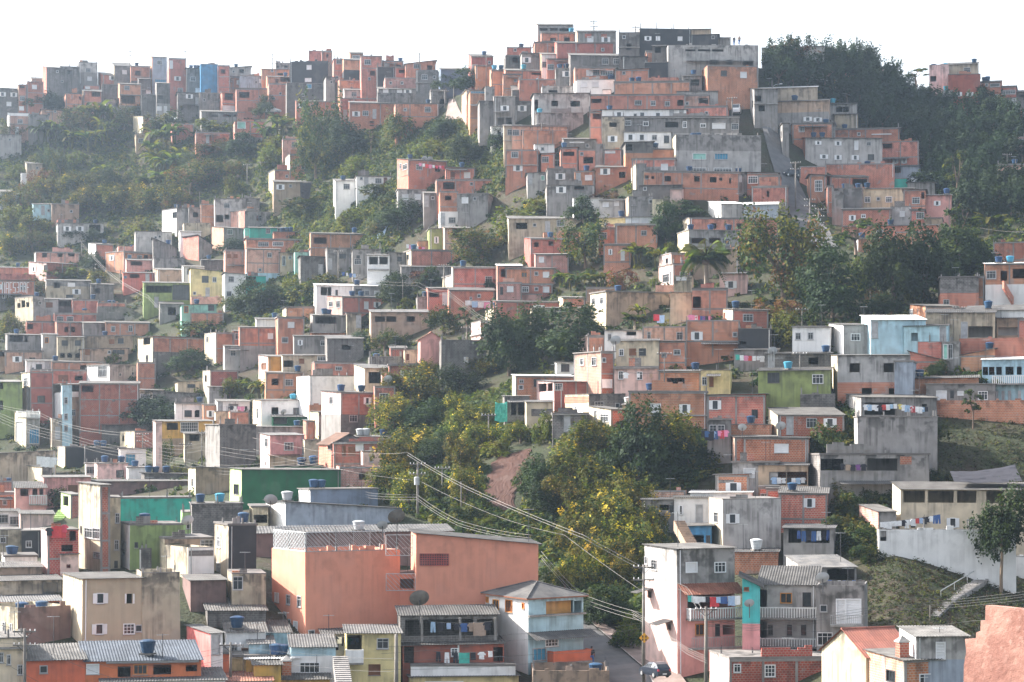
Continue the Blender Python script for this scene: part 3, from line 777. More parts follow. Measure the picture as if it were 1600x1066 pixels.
# archetypes in a unit frame: crown about radius 1 round the origin, trunk down to -1.35
ARCH = {}
def make_arch():
    def add(k, var, lobes, n, size, mats, probs, bark='bark', base=-1.3, asp=.55, shell=.55, r=.07):
        ARCH.setdefault(k, []).append((branches('trunk', lobes, bark, base, r), crown('crown', lobes, n, size, mats, probs, shell=shell, asp=asp), -base))
    for v in range(2):
        add('d', v, lobeset(9, .62, .46, .85), 5200, .06, ['leaf_dark', 'leaf_mid', 'leaf_shade'], [.6, .25, .15], base=-1.15)
        add('o', v, lobeset(10, .68, .42, .8), 4600, .055, ['leaf_olive', 'leaf_mid', 'leaf_light', 'bloom'], [.5, .3, .15, .05], base=-1.0, shell=.4)
        add('f', v, lobeset(9, .6, .4, 1.0), 3000, .06, ['leaf_mid', 'leaf_olive', 'leaf_dark'], [.5, .3, .2], base=-1.3, shell=.35)
        add('a', v, lobeset(9, .66, .42, .85), 4200, .05, ['leaf_olive', 'leaf_dark', 'leaf_rust', 'leaf_mid'], [.4, .3, .15, .15], base=-1.15, shell=.45)
        add('l', v, lobeset(8, .64, .42, .8), 3000, .065, ['leaf_light', 'leaf_mid', 'leaf_olive'], [.5, .3, .2], base=-1.1, shell=.4)
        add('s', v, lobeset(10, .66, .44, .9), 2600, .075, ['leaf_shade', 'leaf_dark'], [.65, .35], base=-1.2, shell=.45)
    add('c', 0, [(0, 0, -.5, .6, .6, .5), (0.1, 0, 0, .55, .55, .55), (-.08, .05, .5, .42, .42, .5), (.25, 0, -.2, .45, .45, .5), (-.3, 0, -.25, .42, .42, .5), (0, .25, .2, .4, .4, .5)], 4600, .06, ['leaf_dark', 'leaf_shade', 'leaf_mid'], [.55, .3, .15], base=-1.25)
    add('w', 0, [(-.5, .1, .3, .38, .35, .16), (.45, -.1, .45, .4, .35, .16), (0, .3, .62, .38, .38, .16), (-.15, -.35, .1, .35, .3, .14), (.7, .2, .1, .28, .28, .13), (-.8, -.1, -.02, .25, .25, .12)], 1500, .065, ['leaf_mid', 'leaf_light', 'leaf_dark'], [.5, .25, .25], base=-1.5, shell=.3)
    for v in range(2):      # shrub: no stem shown
        l = lobeset(6, .6, .5, .75)
        ARCH.setdefault('u', []).append((None, crown('shrub', l, 1500, .085, ['leaf_mid', 'leaf_dark', 'leaf_olive'], [.4, .35, .25]), .75))
        ARCH.setdefault('v', []).append((None, crown('shrub', l, 1500, .085, ['leaf_light', 'leaf_mid', 'leaf_olive'], [.5, .25, .25]), .75))
        ARCH.setdefault('y', []).append((None, crown('shrub', lobeset(8, .66, .46, .75), 2600, .06, ['leaf_olive', 'leaf_mid', 'leaf_light', 'bloom'], [.46, .28, .17, .09], shell=.4), .8))
    ARCH.setdefault('r', []).append((None, crown('shrub', lobeset(6, .6, .5, .75), 1300, .075, ['leaf_rust', 'leaf_olive'], [.7, .3]), .75))
    # fronds
    def frond(b, o, a, ln, droop, w, mat, n=7, split=0, lift=1.0):
        d = Vector((math.cos(a), math.sin(a), 0)); s = Vector((-d.y, d.x, 0)); k = b.mi(mat); pts = []
        for i in range(n+1):
            t = i/n; pts.append(o+d*ln*(t*.85+.15*t*(1-t))+Vector((0, 0, ln*(lift*t-droop*t*t))))
        if split:
            b.tube(pts, .012, mat, 4, .004)
            for i in range(split):
                t = (i+.8)/split; q = t*n; j = min(int(q), n-1); p = pts[j].lerp(pts[j+1], q-j); l_ = w*math.sin(math.pi*min(1, t*.9+.12))
                for sg in (-1, 1):
                    e = p+s*sg*l_+d*l_*.55+Vector((0, 0, -l_*.55)); m = p.lerp(e, .5)+d*.035
                    m2 = p.lerp(e, .5)-d*.022; b.poly((p, m2, e, m), mat)
        else:
            for i in range(n):
                wa, wb = (w*math.sin(math.pi*(.06+.9*q/n))**.7 for q in (i, i+1))
                fold = Vector((0, 0, w*.35))
                b.poly((pts[i]-s*wa+fold*wa/w, pts[i], pts[i+1], pts[i+1]-s*wb+fold*wb/w), mat); b.poly((pts[i], pts[i]+s*wa+fold*wa/w, pts[i+1]+s*wb+fold*wb/w, pts[i+1]), mat)
    for v in range(3):
        st, lf = MB(), MB()
        for c in range(3):
            ox, oy, hh = rng.uniform(-.3, .3), rng.uniform(-.3, .3), rng.uniform(.5, .9)
            st.tube([(ox*.6, oy*.6, -.3), (ox, oy, hh)], .06, 'leaf_olive', 6, .035)
            for q in range(8): frond(lf, Vector((ox, oy, hh)), q*.8+rng.uniform(-.3, .3), rng.uniform(.6, .95), rng.uniform(.55, 1.2), .12, rng.choice(['leaf_light', 'leaf_mid', 'leaf_mid', 'leaf_olive']), lift=rng.uniform(.7, 1.3))
        ARCH.setdefault('b', []).append((st.mesh('stem'), lf.mesh('leaves'), 0.))
    st, lf = MB(), MB(); st.tube([(0, 0, -.2), (.03, 0, .5), (0, 0, 1.)], .055, 'barkl', 8, .045)
    st.lathe([(.05, .88), (.085, .93), (.06, 1.02)], 'bark', 8)
    for q in range(34): frond(lf, Vector((0, 0, 1.)), q*2.4, rng.uniform(.5, .7), rng.uniform(.45, 1.35), .18, rng.choice(['leaf_mid', 'leaf_olive', 'leaf_light']), n=8, split=22, lift=rng.uniform(.35, 1.25))
    ARCH['p'] = [(st.mesh('trunk'), lf.mesh('fronds'), 0.)]
CATS = {'d':('broadleaf_tree','tree'),'o':('broadleaf_tree','tree'),'f':('broadleaf_tree','tree'),'a':('broadleaf_tree','tree'),'l':('broadleaf_tree','tree'),'s':('forest_tree','tree'),'c':('broadleaf_tree','tree'),'w':('slender_tree','tree'),'b':('banana_plant','banana plant'),'p':('palm_tree','palm'),'u':('shrub','shrub'),'v':('shrub','shrub'),'y':('flowering_shrub','shrub'),'r':('rusty_shrub','shrub')}
def tree_px(px, pyb, w, h, kind, label, group=None, up=0., d=None, dn=0., frac=None):
    """a plant whose foot is at picture point (px,pyb); w, h in px of the 1600-wide frame"""
    d = (D(px, pyb) if d is None else d)-dn
    W, Hh = w/F*d*1.14, h/F*d*1.05; var = ARCH[kind]; a = var[rng.randrange(len(var))]
    nm, cat = CATS[kind]; p = P(px, pyb, d)
    stem, cr, low = a
    if kind in 'bp':
        e = empty(nm, p, rng.uniform(0, 6.3), label, cat, group); sc = Hh/1.45 if kind == 'b' else Hh/1.3
        e.scale = (sc*(W/Hh if kind == 'b' else max(.8, min(1.3, W/Hh*1.1))),)*2+(sc,)
        link('trunk' if kind == 'p' else 'stem', stem, e); link('crown' if kind == 'p' else 'leaves', cr, e); return e
    if stem is None:
        o = link(nm, cr, None, p+Vector((0, 0, Hh*.42)), rng.uniform(0, 6.3)); o.scale = (W/2, W/2, Hh/1.65); return tag(o, label, cat, group)
    rzc = W/2; e = empty(nm, p, rng.uniform(0, 6.3), label, cat, group)
    # crown height share: the crown fills the top, the trunk the rest
    fr = {'w':.55,'f':.85,'s':.9,'c':.78 if Hh > W*1.7 else .95}.get(kind, .9)
    ch = Hh*(frac or fr); sz = ch/1.9; zc = Hh-sz*.98
    t = link('trunk', stem, e, (0, 0, zc)); t.scale = (rzc, rzc, max(sz, zc/low*1.02)); c = link('crown', cr, e, (0, 0, zc)); c.scale = (rzc, rzc, sz)
    return e
def TR(x, y, w, h, kind, label, group=None, **k):
    px, py = tp(x, y); return tree_px(px, py, w/TS, h/TS, kind, label, group, **k)

def inpoly(x, y, poly):
    c = False; j = len(poly)-1
    for i in range(len(poly)):
        if (poly[i][1] > y) != (poly[j][1] > y) and x < (poly[j][0]-poly[i][0])*(y-poly[i][1])/(poly[j][1]-poly[i][1])+poly[i][0]: c = not c
        j = i
    return c
BARE = [[(765,715),(800,690),(870,690),(850,760),(810,800),(770,800),(755,760)], [(1185,200),(1215,200),(1250,280),(1310,390),(1270,400),(1215,290)]]
def scatter(name, polys, n, per, size, r, mats, probs, stretch=1., label=None):
    """ground cover nobody could count: tufts of leaves rooted on the hill inside picture-space outlines"""
    C, Nn, S = [], [], []; cnt = 0
    pts = []
    for poly, wgt in polys:
        xs = [p[0] for p in poly]; ys = [p[1] for p in poly]; k = 0; want = int(n*wgt); tries = 0
        while k < want and tries < want*12:
            tries += 1
            x, y = rng.uniform(min(xs), max(xs)), rng.uniform(min(ys), max(ys))
            if inpoly(x, y, poly) and not any(inpoly(x, y, q) for q in BARE): pts.append(P(x, y)); k += 1
    pts = np.array([tuple(p) for p in pts]); m = len(pts)
    rad = nrg.uniform(.5, 1.5, m)*r
    c = np.repeat(pts, per, 0); rr = np.repeat(rad, per)[:, None]
    q = nrg.normal(size=(m*per, 3)); q[:, 2] = np.abs(q[:, 2])*stretch; q /= np.linalg.norm(q/np.array([1, 1, max(stretch, 1)]), axis=1)[:, None]
    c = c+q*rr*nrg.uniform(.45, 1., (m*per, 1)); nn = q+nrg.normal(scale=.5, size=q.shape); nn[:, 2] += .3
    pk = np.repeat(nrg.choice(len(mats), m, p=probs), per); sw = nrg.random(m*per) < .3; pk = np.where(sw, nrg.choice(len(mats), m*per, p=probs), pk)
    me = leaf_mesh(name, c, nn, size, mats, pk, asp=.5 if stretch <= 1 else .3)
    o = link(name, me); o['kind'] = 'stuff'
    if label: o['label'] = label
    return o
# ================================================================== houses, tile by tile
def houses_top():
    tile(0, 60)
    H(-60,305,108,450,0,'k','f','w15,345 w85,348 c55,405','grey block house at far end of skyline')
    H(108,288,165,450,8,'bn','f','g138,372 d138,300,30,14 c130,432','narrow brick house beside long grey skyline house')
    H(160,268,268,450,8,'r','f','c212,300 k195,255,6,4','brick house with single white shutter below skyline')
    H(195,248,262,272,0,'n','c8','','brown shed on roof of skyline brick house')
    H(262,178,375,370,26,'kr','f','s355,205','tall dark block house with brick side wall')
    H(375,176,488,330,0,'k','f','d428,210 s380,265','dark block house with square black window hole')
    H(488,150,603,268,0,'G_g50','f','g545,197 c553,250','pale two-tone rendered house on skyline')
    H(605,222,712,285,32,'b','c10','w693,245','low brick house left of dark-roofed skyline house')
    H(690,168,810,285,14,'kc','c18d','c768,209','grey house with dark sheet roof on skyline')
    H(808,172,928,300,0,'b_k30','f','d850,215,35,30 d895,270,40,35 T845,170','brick house on stilts beside tall blue-grey tower')
    H(925,115,1030,275,14,'Sb','f','g985,150 u990,263,70,20 c985,262','tall blue-grey house with teal balcony band')
    H(1030,124,1147,335,12,'bg_b75','f','P1056,162 w1095,248 g1112,320','tallest brick tower with white upper door, skyline')
    H(1150,182,1240,330,0,'k','f','T1180,175 T1207,175 T1232,175 c1220,320 g1190,250','dark house with three tanks beside blue wall')
    H(1237,160,1345,342,0,'u','f','','house with bright blue end wall')
    H(1345,168,1420,345,0,'b','f','d1378,205 d1396,215','brick house adjoining bright blue wall')
    H(1375,232,1500,312,0,'b','f','d1413,263 w1480,272','brick house with black window right of blue wall')
    H(1365,165,1548,240,0,'G','l20','T1458,160 d1490,200 s1440,205','pale house with tank on brow behind blue wall')
    H(395,338,505,445,12,'b','f','d495,370,14,22','square brick box beneath tall dark skyline house')
    H(505,325,628,420,8,'bn','c10','d592,345,55,30','brick house with open porch above banana grove')
    H(520,288,615,328,0,'b','f','c540,310','small brick upper room under pale two-tone house')
    H(630,285,738,372,0,'k','f','','dark unfinished block house in skyline row')
    H(652,368,742,465,0,'g','f','d718,412 s670,420','low grey house above banana grove')
    H(738,280,872,470,0,'b_g30','f','g782,305 d790,378,85,50 c825,412','brick house with washing in wide open porch')
    H(855,250,932,350,0,'k','f','c917,330','small grey house right of stilted brick house')
    H(872,348,958,470,0,'k','f','','plain dark grey house on hill brow')
    H(955,276,1048,468,10,'kg_G35','f','k990,365 c972,433 P1020,443','tall narrow grey house with white ground floor')
    H(1095,332,1240,475,0,'k','f','w1167,358 d1120,430 p1215,390','wide grey block house below skyline tanks')
    H(1230,338,1350,455,0,'k','f','s1260,380','grey house just under bright blue wall')
    H(1345,332,1462,450,26,'b','f','d1412,360,52,44 c1415,430,80,30 s1355,380','brick house with long white shutter above deck')
    H(1460,312,1600,470,0,'b','f','d1508,350,62,36 n1545,440','brick house right of brick house with long shutter')
    H(1243,450,1510,520,0,'g','f','d1320,478,50,14 d1400,478,50,14 d1460,478,50,14','long grey concrete deck over green slope')
    H(45,460,180,602,12,'Bw','f','g125,512 P105,572 W112,470,130,20','pinkish brick house with white slab roof on left')
    H(178,470,302,602,0,'g','f','s260,520','grey extension of pinkish brick house')
    H(255,438,390,505,0,'B','f','s340,425 s300,470','low pinkish brick house over grey extension')
    H(-30,592,132,690,0,'G','f','s60,625','pale wall house among trees at far left')
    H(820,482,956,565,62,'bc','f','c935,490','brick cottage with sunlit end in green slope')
    H(1062,525,1195,590,0,'b','p','','low brick wall house on green slope')
    H(1208,580,1418,665,0,'b','f','p1280,620 d1300,605,20,14','long brick house sunk in slope under deck')
    H(1450,512,1640,640,0,'b_g25','f','t1490,536,52,40 g1580,540','brick house with teal shutters')
    H(838,590,925,655,0,'n','f','','small brown hut above banana grove')
    H(-30,945,82,1012,0,'w','c10','w35,972 p70,985','white cottage at left edge of green hill')
    H(80,962,138,1012,0,'b','c8','p105,985','tiny brick shed beside white cottage')
    H(165,772,262,850,0,'N','c8','s230,800','small pale hut among sunlit trees')
    H(130,830,180,855,0,'w','f','','tiny white shed among hillside bushes')

    tile(400, 60)
    H(-100,232,75,310,0,'S','f','w40,263 s0,270','blue-grey house left of black-sheeted house')
    H(36,190,210,245,0,'b','f','d150,222,35,14 s100,200','brick house behind blue-grey skyline house')
    H(115,152,212,205,8,'g','f','d130,175,16,14 d185,175,20,14','grey open top storey on skyline')
    H(70,236,212,290,0,'b','f','d125,265 d180,225,60,26 T185,222','brick house with tank left of black-sheeted house')
    H(80,280,195,400,0,'b','f','s110,370 s150,340','tall brick wall house under tank house')
    H(-100,308,82,402,0,'b','f','k-60,350 k60,370 s20,360','wide shaded brick house above parked white cars')
    H(325,75,412,150,0,'bq','p','','brick top room above black-sheeted house')
    H(405,80,470,150,0,'r','f','d440,110,14,22','dark brick stair room on skyline')
    H(470,128,530,270,10,'b','f','g515,145 s500,240','brick side house right of black-sheeted house')
    H(210,140,475,280,-30,'xk','p','c328,180 c322,258,40,22','big house sheeted in black tar on skyline')
    H(190,275,440,395,0,'k','f','u328,285 s290,350','long dark block base of black-sheeted house')
    H(430,235,490,385,0,'g','f','s465,270','grey rendered house at foot of black house')
    H(582,92,662,132,0,'b','c10','i618,117,44,22','brick attic with white barred window on skyline')
    H(540,130,650,258,0,'b_x50','f','','brick house with black lower wall on skyline')
    H(650,108,780,335,0,'b_b30','f','g690,147,40,32 d720,216 s700,250','tall brick tower with grey middle floor')
    H(642,183,750,230,0,'g','f','d720,216,22,14','grey middle storey between brick floors')
    H(780,140,910,205,0,'b','f','d880,170,30,14 T832,140 T893,138','brick house with two tanks on skyline')
    H(750,178,858,325,0,'x','f','','black tarred wall house on skyline')
    H(858,175,1000,245,0,'r','f','d930,205,100,22','dark red brick house with long balcony opening')
    H(785,240,990,322,12,'B_B50','p','s830,275 s900,275','low pale brick house below black tarred wall')
    H(922,132,1108,200,0,'b','l26','g990,170 c960,165 d1070,180','brick house with sloping roof line on brow')
    H(985,195,1140,312,-20,'k','p','g1040,240 s1100,240','dark grey house below sloping brick house')
    H(1140,190,1310,255,0,'s','c10','','dark blue-grey shed on skyline gap')
    H(485,255,645,345,30,'b','p','s590,310','stepped brick house below tall brick tower')
    H(545,318,690,362,0,'G','c10','g605,345 g660,350 c640,350','pale low house with blue door on brow')
    H(755,312,1020,345,0,'g','c10','c800,322 c885,325,30,22 w935,320','low house with sheet roof and green awning')
    H(750,335,1070,405,0,'k','p','','long dark grey parapet wall house')
    H(248,385,520,440,0,'r','f','w285,415 g485,420','brick house behind tall airy tree')
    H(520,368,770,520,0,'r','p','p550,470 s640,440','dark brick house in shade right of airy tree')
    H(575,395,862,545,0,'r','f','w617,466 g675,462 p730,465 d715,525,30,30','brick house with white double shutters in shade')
    H(570,515,760,580,0,'r','f','d720,550,40,30','lower brick storey hanging over green slope')
    H(765,370,870,425,0,'b','p','c862,388,12,34','small lit brick room beside long parapet wall')
    H(860,400,1130,532,0,'b','f','s920,440 g1060,440 T1065,402','long brick house on top of green slope')
    H(1070,320,1175,400,10,'g','f','d1150,390 w1130,400,50,20','derelict grey house beside steep dirt street')
    H(1310,112,1465,225,20,'r','c12','c1343,180 T1412,105 s1440,150','dark red brick house left of skyline hilltop')
    H(1355,168,1470,235,0,'b','f','','brick house under dark red skyline house')
    H(1268,318,1330,495,30,'bn','f','s1310,330 p1290,440','narrow brick house with lit side on dirt street')
    H(1320,322,1418,520,0,'b','f','u1368,326,95,12','brick house with blue awning strip by dirt street')
    H(1415,300,1472,500,0,'g','f','','plain grey column house by dirt street')
    H(1468,360,1600,545,0,'g','f','w1535,432,50,30 d1510,512,40,45 d1560,512,40,45','grey house on columns with white double shutters')
    H(1440,198,1535,330,12,'b','f','d1450,235,16,40 C1435,310 T1520,320','open-sided brick house above grey columned house')
    H(1525,222,1640,325,0,'b','f','s1600,260','brick house joined to open-sided brick house')
    H(1450,545,1535,610,0,'w_w50','f','','white and brick cottage at top of slope')
    H(1530,540,1640,705,0,'N','f','g1572,580 s1600,640','beige house beside cottage at top of slope')
    H(165,620,300,690,0,'B','f','g238,655','pale brick cottage under airy tree')
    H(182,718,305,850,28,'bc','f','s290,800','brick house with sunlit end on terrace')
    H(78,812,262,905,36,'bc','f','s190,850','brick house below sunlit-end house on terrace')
    H(108,885,345,975,0,'n','c12','w150,917 s212,910 x300,930','brown shack with black tarpaulin side')
    H(490,880,705,992,0,'w_w60','c10','g560,915 w652,912 T540,880','whitewashed cottage with brick gable edge on slope')
    H(620,852,835,915,0,'w','f','s650,862 g755,880 n798,885,20,50 p680,875','white shed with brown door behind cottage')
    H(870,748,1180,930,70,'bb_b45','f','g892,790 g920,793,28,34 T965,748','three-storey brick house with tanks and dishes')
    H(876,840,1115,940,66,'b','f','w922,884 g995,886 d1066,875','middle brick storey with white shutters, three-storey house')
    H(1170,795,1350,875,0,'b','f','n1213,848,24,48 c1302,845 T1272,790','brick top floor with brown door beside washing')
    H(875,935,1045,1066,0,'G','f','c920,980 c997,978 p1050,1005','grey rendered base of three-storey brick house')
    H(1035,955,1140,1090,0,'g','c8','p1048,1005 s1090,985','grey stair house between rendered bases')
    H(1115,875,1465,960,0,'b','f','d1190,910,70,44 s1330,900','long brick house with dark porch over grey base')
    H(1135,945,1245,1150,0,'b_w40','f','d1185,985,40,28 g1210,1122 p1150,1115','brick house with recessed porch over white base')
    H(1245,960,1470,1095,-40,'g','f','c1290,1000 s1350,990','wide grey rendered house with white shutter')

    tile(800, 20)
    H(145,75,380,175,14,'Gq','c6','d195,103,50,18 d258,103,50,18 d325,106,65,18','pale open-topped house on summit')
    H(170,122,390,215,12,'b_k45','f','C375,135','brick house under pale summit house')
    H(392,113,642,188,12,'gn','f','Q470,142,40,24 Q568,145,36,24','grey summit house with two red brick patches')
    H(140,182,300,250,0,'b','f','d265,225,40,34 Z260,200','dark brick house left of long summit brick house')
    H(278,185,630,258,0,'r','c6','s560,230','long red brick house on summit')
    H(-30,218,120,272,0,'b','f','T58,190 s20,225','brick house with tank left of summit')
    H(658,125,785,260,0,'k','f','d720,210,30,40 s690,150','dark gaunt house on right summit')
    H(765,98,1105,215,22,'xg','f','w838,158,40,26 c900,158,24,26 c1036,158,28,26','black summit house with three white shutters')
    H(1105,104,1220,140,0,'n','c4','','brown attic behind black summit house')
    H(1100,135,1270,210,0,'x','f','s1240,150','black side wing of summit house')
    H(1262,160,1338,205,0,'k','c8','','dark shed right of black summit house')
    H(945,200,1520,400,18,'G','p','d1100,226,62,24 d1185,226,78,24 d1268,228,70,24 d1245,305,52,30 d1340,305,40,30 d1455,312,60,34','huge pale grey building with row of openings')
    H(865,205,950,320,0,'k','f','d900,230','dark block house left of huge grey building')
    H(820,240,870,310,10,'b','f','','small brick house left of huge grey building')
    H(1165,325,1515,520,40,'b_b60','p','d1178,350,18,26 s1180,440','large bare brick building before huge grey building')
    H(1040,390,1170,470,10,'g','c10d','d1110,430,90,40 T1122,370','grey shack with rusty roof below huge building')
    H(40,252,170,352,20,'g','f','w90,292 d130,310,60,34','grey house with small white shutters below summit')
    H(165,255,320,352,18,'wb','c6','T330,268 g190,320','white-sided house with corrugated roof below summit')
    H(205,284,360,360,12,'b','f','g240,335','brick house beside corrugated white-sided house')
    H(-40,265,45,350,0,'k','f','d20,290','dark house left of white-sided house')
    H(360,262,690,345,0,'k','c10d','g575,300 g645,298','long dark house with two pale windows')
    H(680,270,830,345,0,'k','f','','dark block wing of long dark house')
    H(270,345,390,415,0,'g','f','w338,378 T295,330 T335,325','grey house with white shutters beside brick row')
    H(-40,355,270,410,0,'b','c10','C75,370 c22,412,30,26 d160,375,80,14','brick house with cyan tank below summit')
    H(390,338,640,440,0,'b_w20','f','c478,372 g520,370 G590,374,88,28','brick house with wide window, long brick row')
    H(635,345,845,440,0,'b_g18','l8','s690,372','brick end of long brick row')
    H(840,402,1025,445,0,'b','p','','low brick parapet right of long brick row')
    H(820,310,960,405,0,'x','f','','black shed behind low brick parapet')
    H(45,410,400,470,0,'b','p','C170,430 c390,445','long low brick wall house')
    H(400,415,640,465,0,'w','f','c445,443 c515,440 T605,470 T662,470','white low storey under long brick row')
    H(630,430,1100,490,0,'b','f','T738,478 T780,476','long brick podium with tanks')
    H(0,478,135,545,0,'k','c30','','grey shed with pitched sheet roof on terrace')
    H(-200,545,138,665,0,'g','f','w62,590 p15,660 w0,590','grey house with white shutters on terrace')
    H(185,452,418,500,0,'G','p','d253,480,55,26 d295,480','pale roof room of rendered house')
    H(135,495,475,640,0,'Gg_G60','f','d263,560,42,34 d390,562,60,36 d150,570,22,66','pale rendered house with black window holes')
    H(150,620,440,695,0,'g','f','C168,680','grey base wall of pale rendered house')
    H(478,500,1070,620,-1,'b','f','d520,544,62,26 g778,553,42,30 g870,556,30,30 g958,558,30,30 d1038,552','very long brick house with row of windows')
    H(560,478,610,505,0,'w','f','','white parapet block over long brick house')
    H(1060,510,1215,600,0,'B','f','d1180,545,60,36 s1080,560','pale brick end with barred porch')
    H(478,608,560,780,-1,'b','f','d525,640,50,34','brick stair wing under very long brick house')
    H(555,600,1075,660,0,'w','f','w660,630 s760,632 w803,632 w900,634 p985,636 p1045,636 T600,640','white lower storey under very long brick house')
    H(1065,585,1330,655,0,'b','f','s1200,620','brick terrace right of white lower storey')
    H(1015,485,1270,510,0,'G','f','','flat pale slab roof house on street')
    H(555,645,690,870,0,'N','f','d622,690,46,28 w620,778','beige tower house left of weathered grey block')
    H(675,645,1400,745,0,'g_G1','f','G715,680,36,30 G825,683,34,28 d985,688,80,34 G1065,687,24,38 G1178,690,34,24 c1275,692,80,34 c1325,692,60,34 g1380,695','long weathered grey block with seven windows')
    H(690,738,980,835,0,'w','f','w730,768 w800,768 g878,768,30,30 k953,778,30,44','white storey under long weathered grey block')
    H(565,850,680,930,0,'b','f','c605,855,60,12','brick house below beige tower')
    H(680,795,870,935,20,'k_b50','f','d700,830','grey house with brick base by white storey')
    H(835,840,1005,905,24,'bc','f','T890,838','brick house with cream side and tank')
    H(985,752,1535,985,24,'gc_Gc58','p','t1155,885,84,38 u1290,885,84,38 G1155,968,110,24 G1300,968,110,24 T1125,752 T1155,752','big two-tone grey building with two curtained windows')
    H(740,905,1010,1000,0,'b_g50','f','','brick block left of big two-tone grey building')
    H(0,695,345,785,0,'B','f','g0,740 g75,740 d205,735,40,30','wide pale brick house with roof tank')
    H(65,725,345,800,0,'b','p','d205,740,44,22','brick front terrace of wide pale brick house')
    H(140,812,262,870,0,'w','f','s188,840 w188,845','small white house below pale brick terrace')
    H(-40,845,180,1005,-20,'b','f','g16,876 w36,958','pink brick house with white shutter on slope')
    H(180,865,265,935,0,'b','f','g205,905','brick house under small white house')
    H(300,830,405,960,0,'b','f','T322,905 d350,870,70,26','brick house with blue-tarped tank stand')
    H(318,780,520,835,0,'k','c8d','s465,820 w400,800,90,8','dark sheet-roofed shed on terrace')
    H(412,845,520,940,0,'b','f','d470,910,60,40 s430,870','brick house with dark open ground floor')
    H(520,812,560,940,0,'g','f','','narrow grey wall house in gap')
    H(218,965,385,1090,0,'k','f','w298,1010 ','dark grey house with white double shutters')
    H(95,985,218,1066,0,'G','f','p110,1025 t190,1020,24,30','pale house with turquoise window')
    H(388,978,510,1066,0,'b','f','c472,1018,40,32 p410,1025 T462,965','brick house with closed white shutters beside dark grey')
    H(515,955,710,1010,0,'r','c14','w575,980 d680,1000','brick cottage with sloping roof among trees')
    H(735,935,830,1066,30,'gc','f','','beige side wall beside long brick house')
    H(788,978,1400,1100,26,'bc','f','d830,1016,24,26 d868,1016,18,18 d960,1022,40,34 d1140,1022,34,34 d1240,1026,42,34 d1288,1022,20,18 d1345,1030,12,36 T1100,1050','very long unfinished brick house with black openings')
    H(1370,985,1460,1066,0,'g','f','c1395,1025 P1420,1040 T1395,975','narrow grey house at long brick row end')
    H(1450,985,1640,1100,0,'b','f','G1485,1030,60,44','brick house with white framed window by street')
    H(1465,470,1640,625,30,'gG','f','d1485,565,16,44 d1520,530 g1560,530 s1480,510 d1540,590','green-grey house on upper street corner')
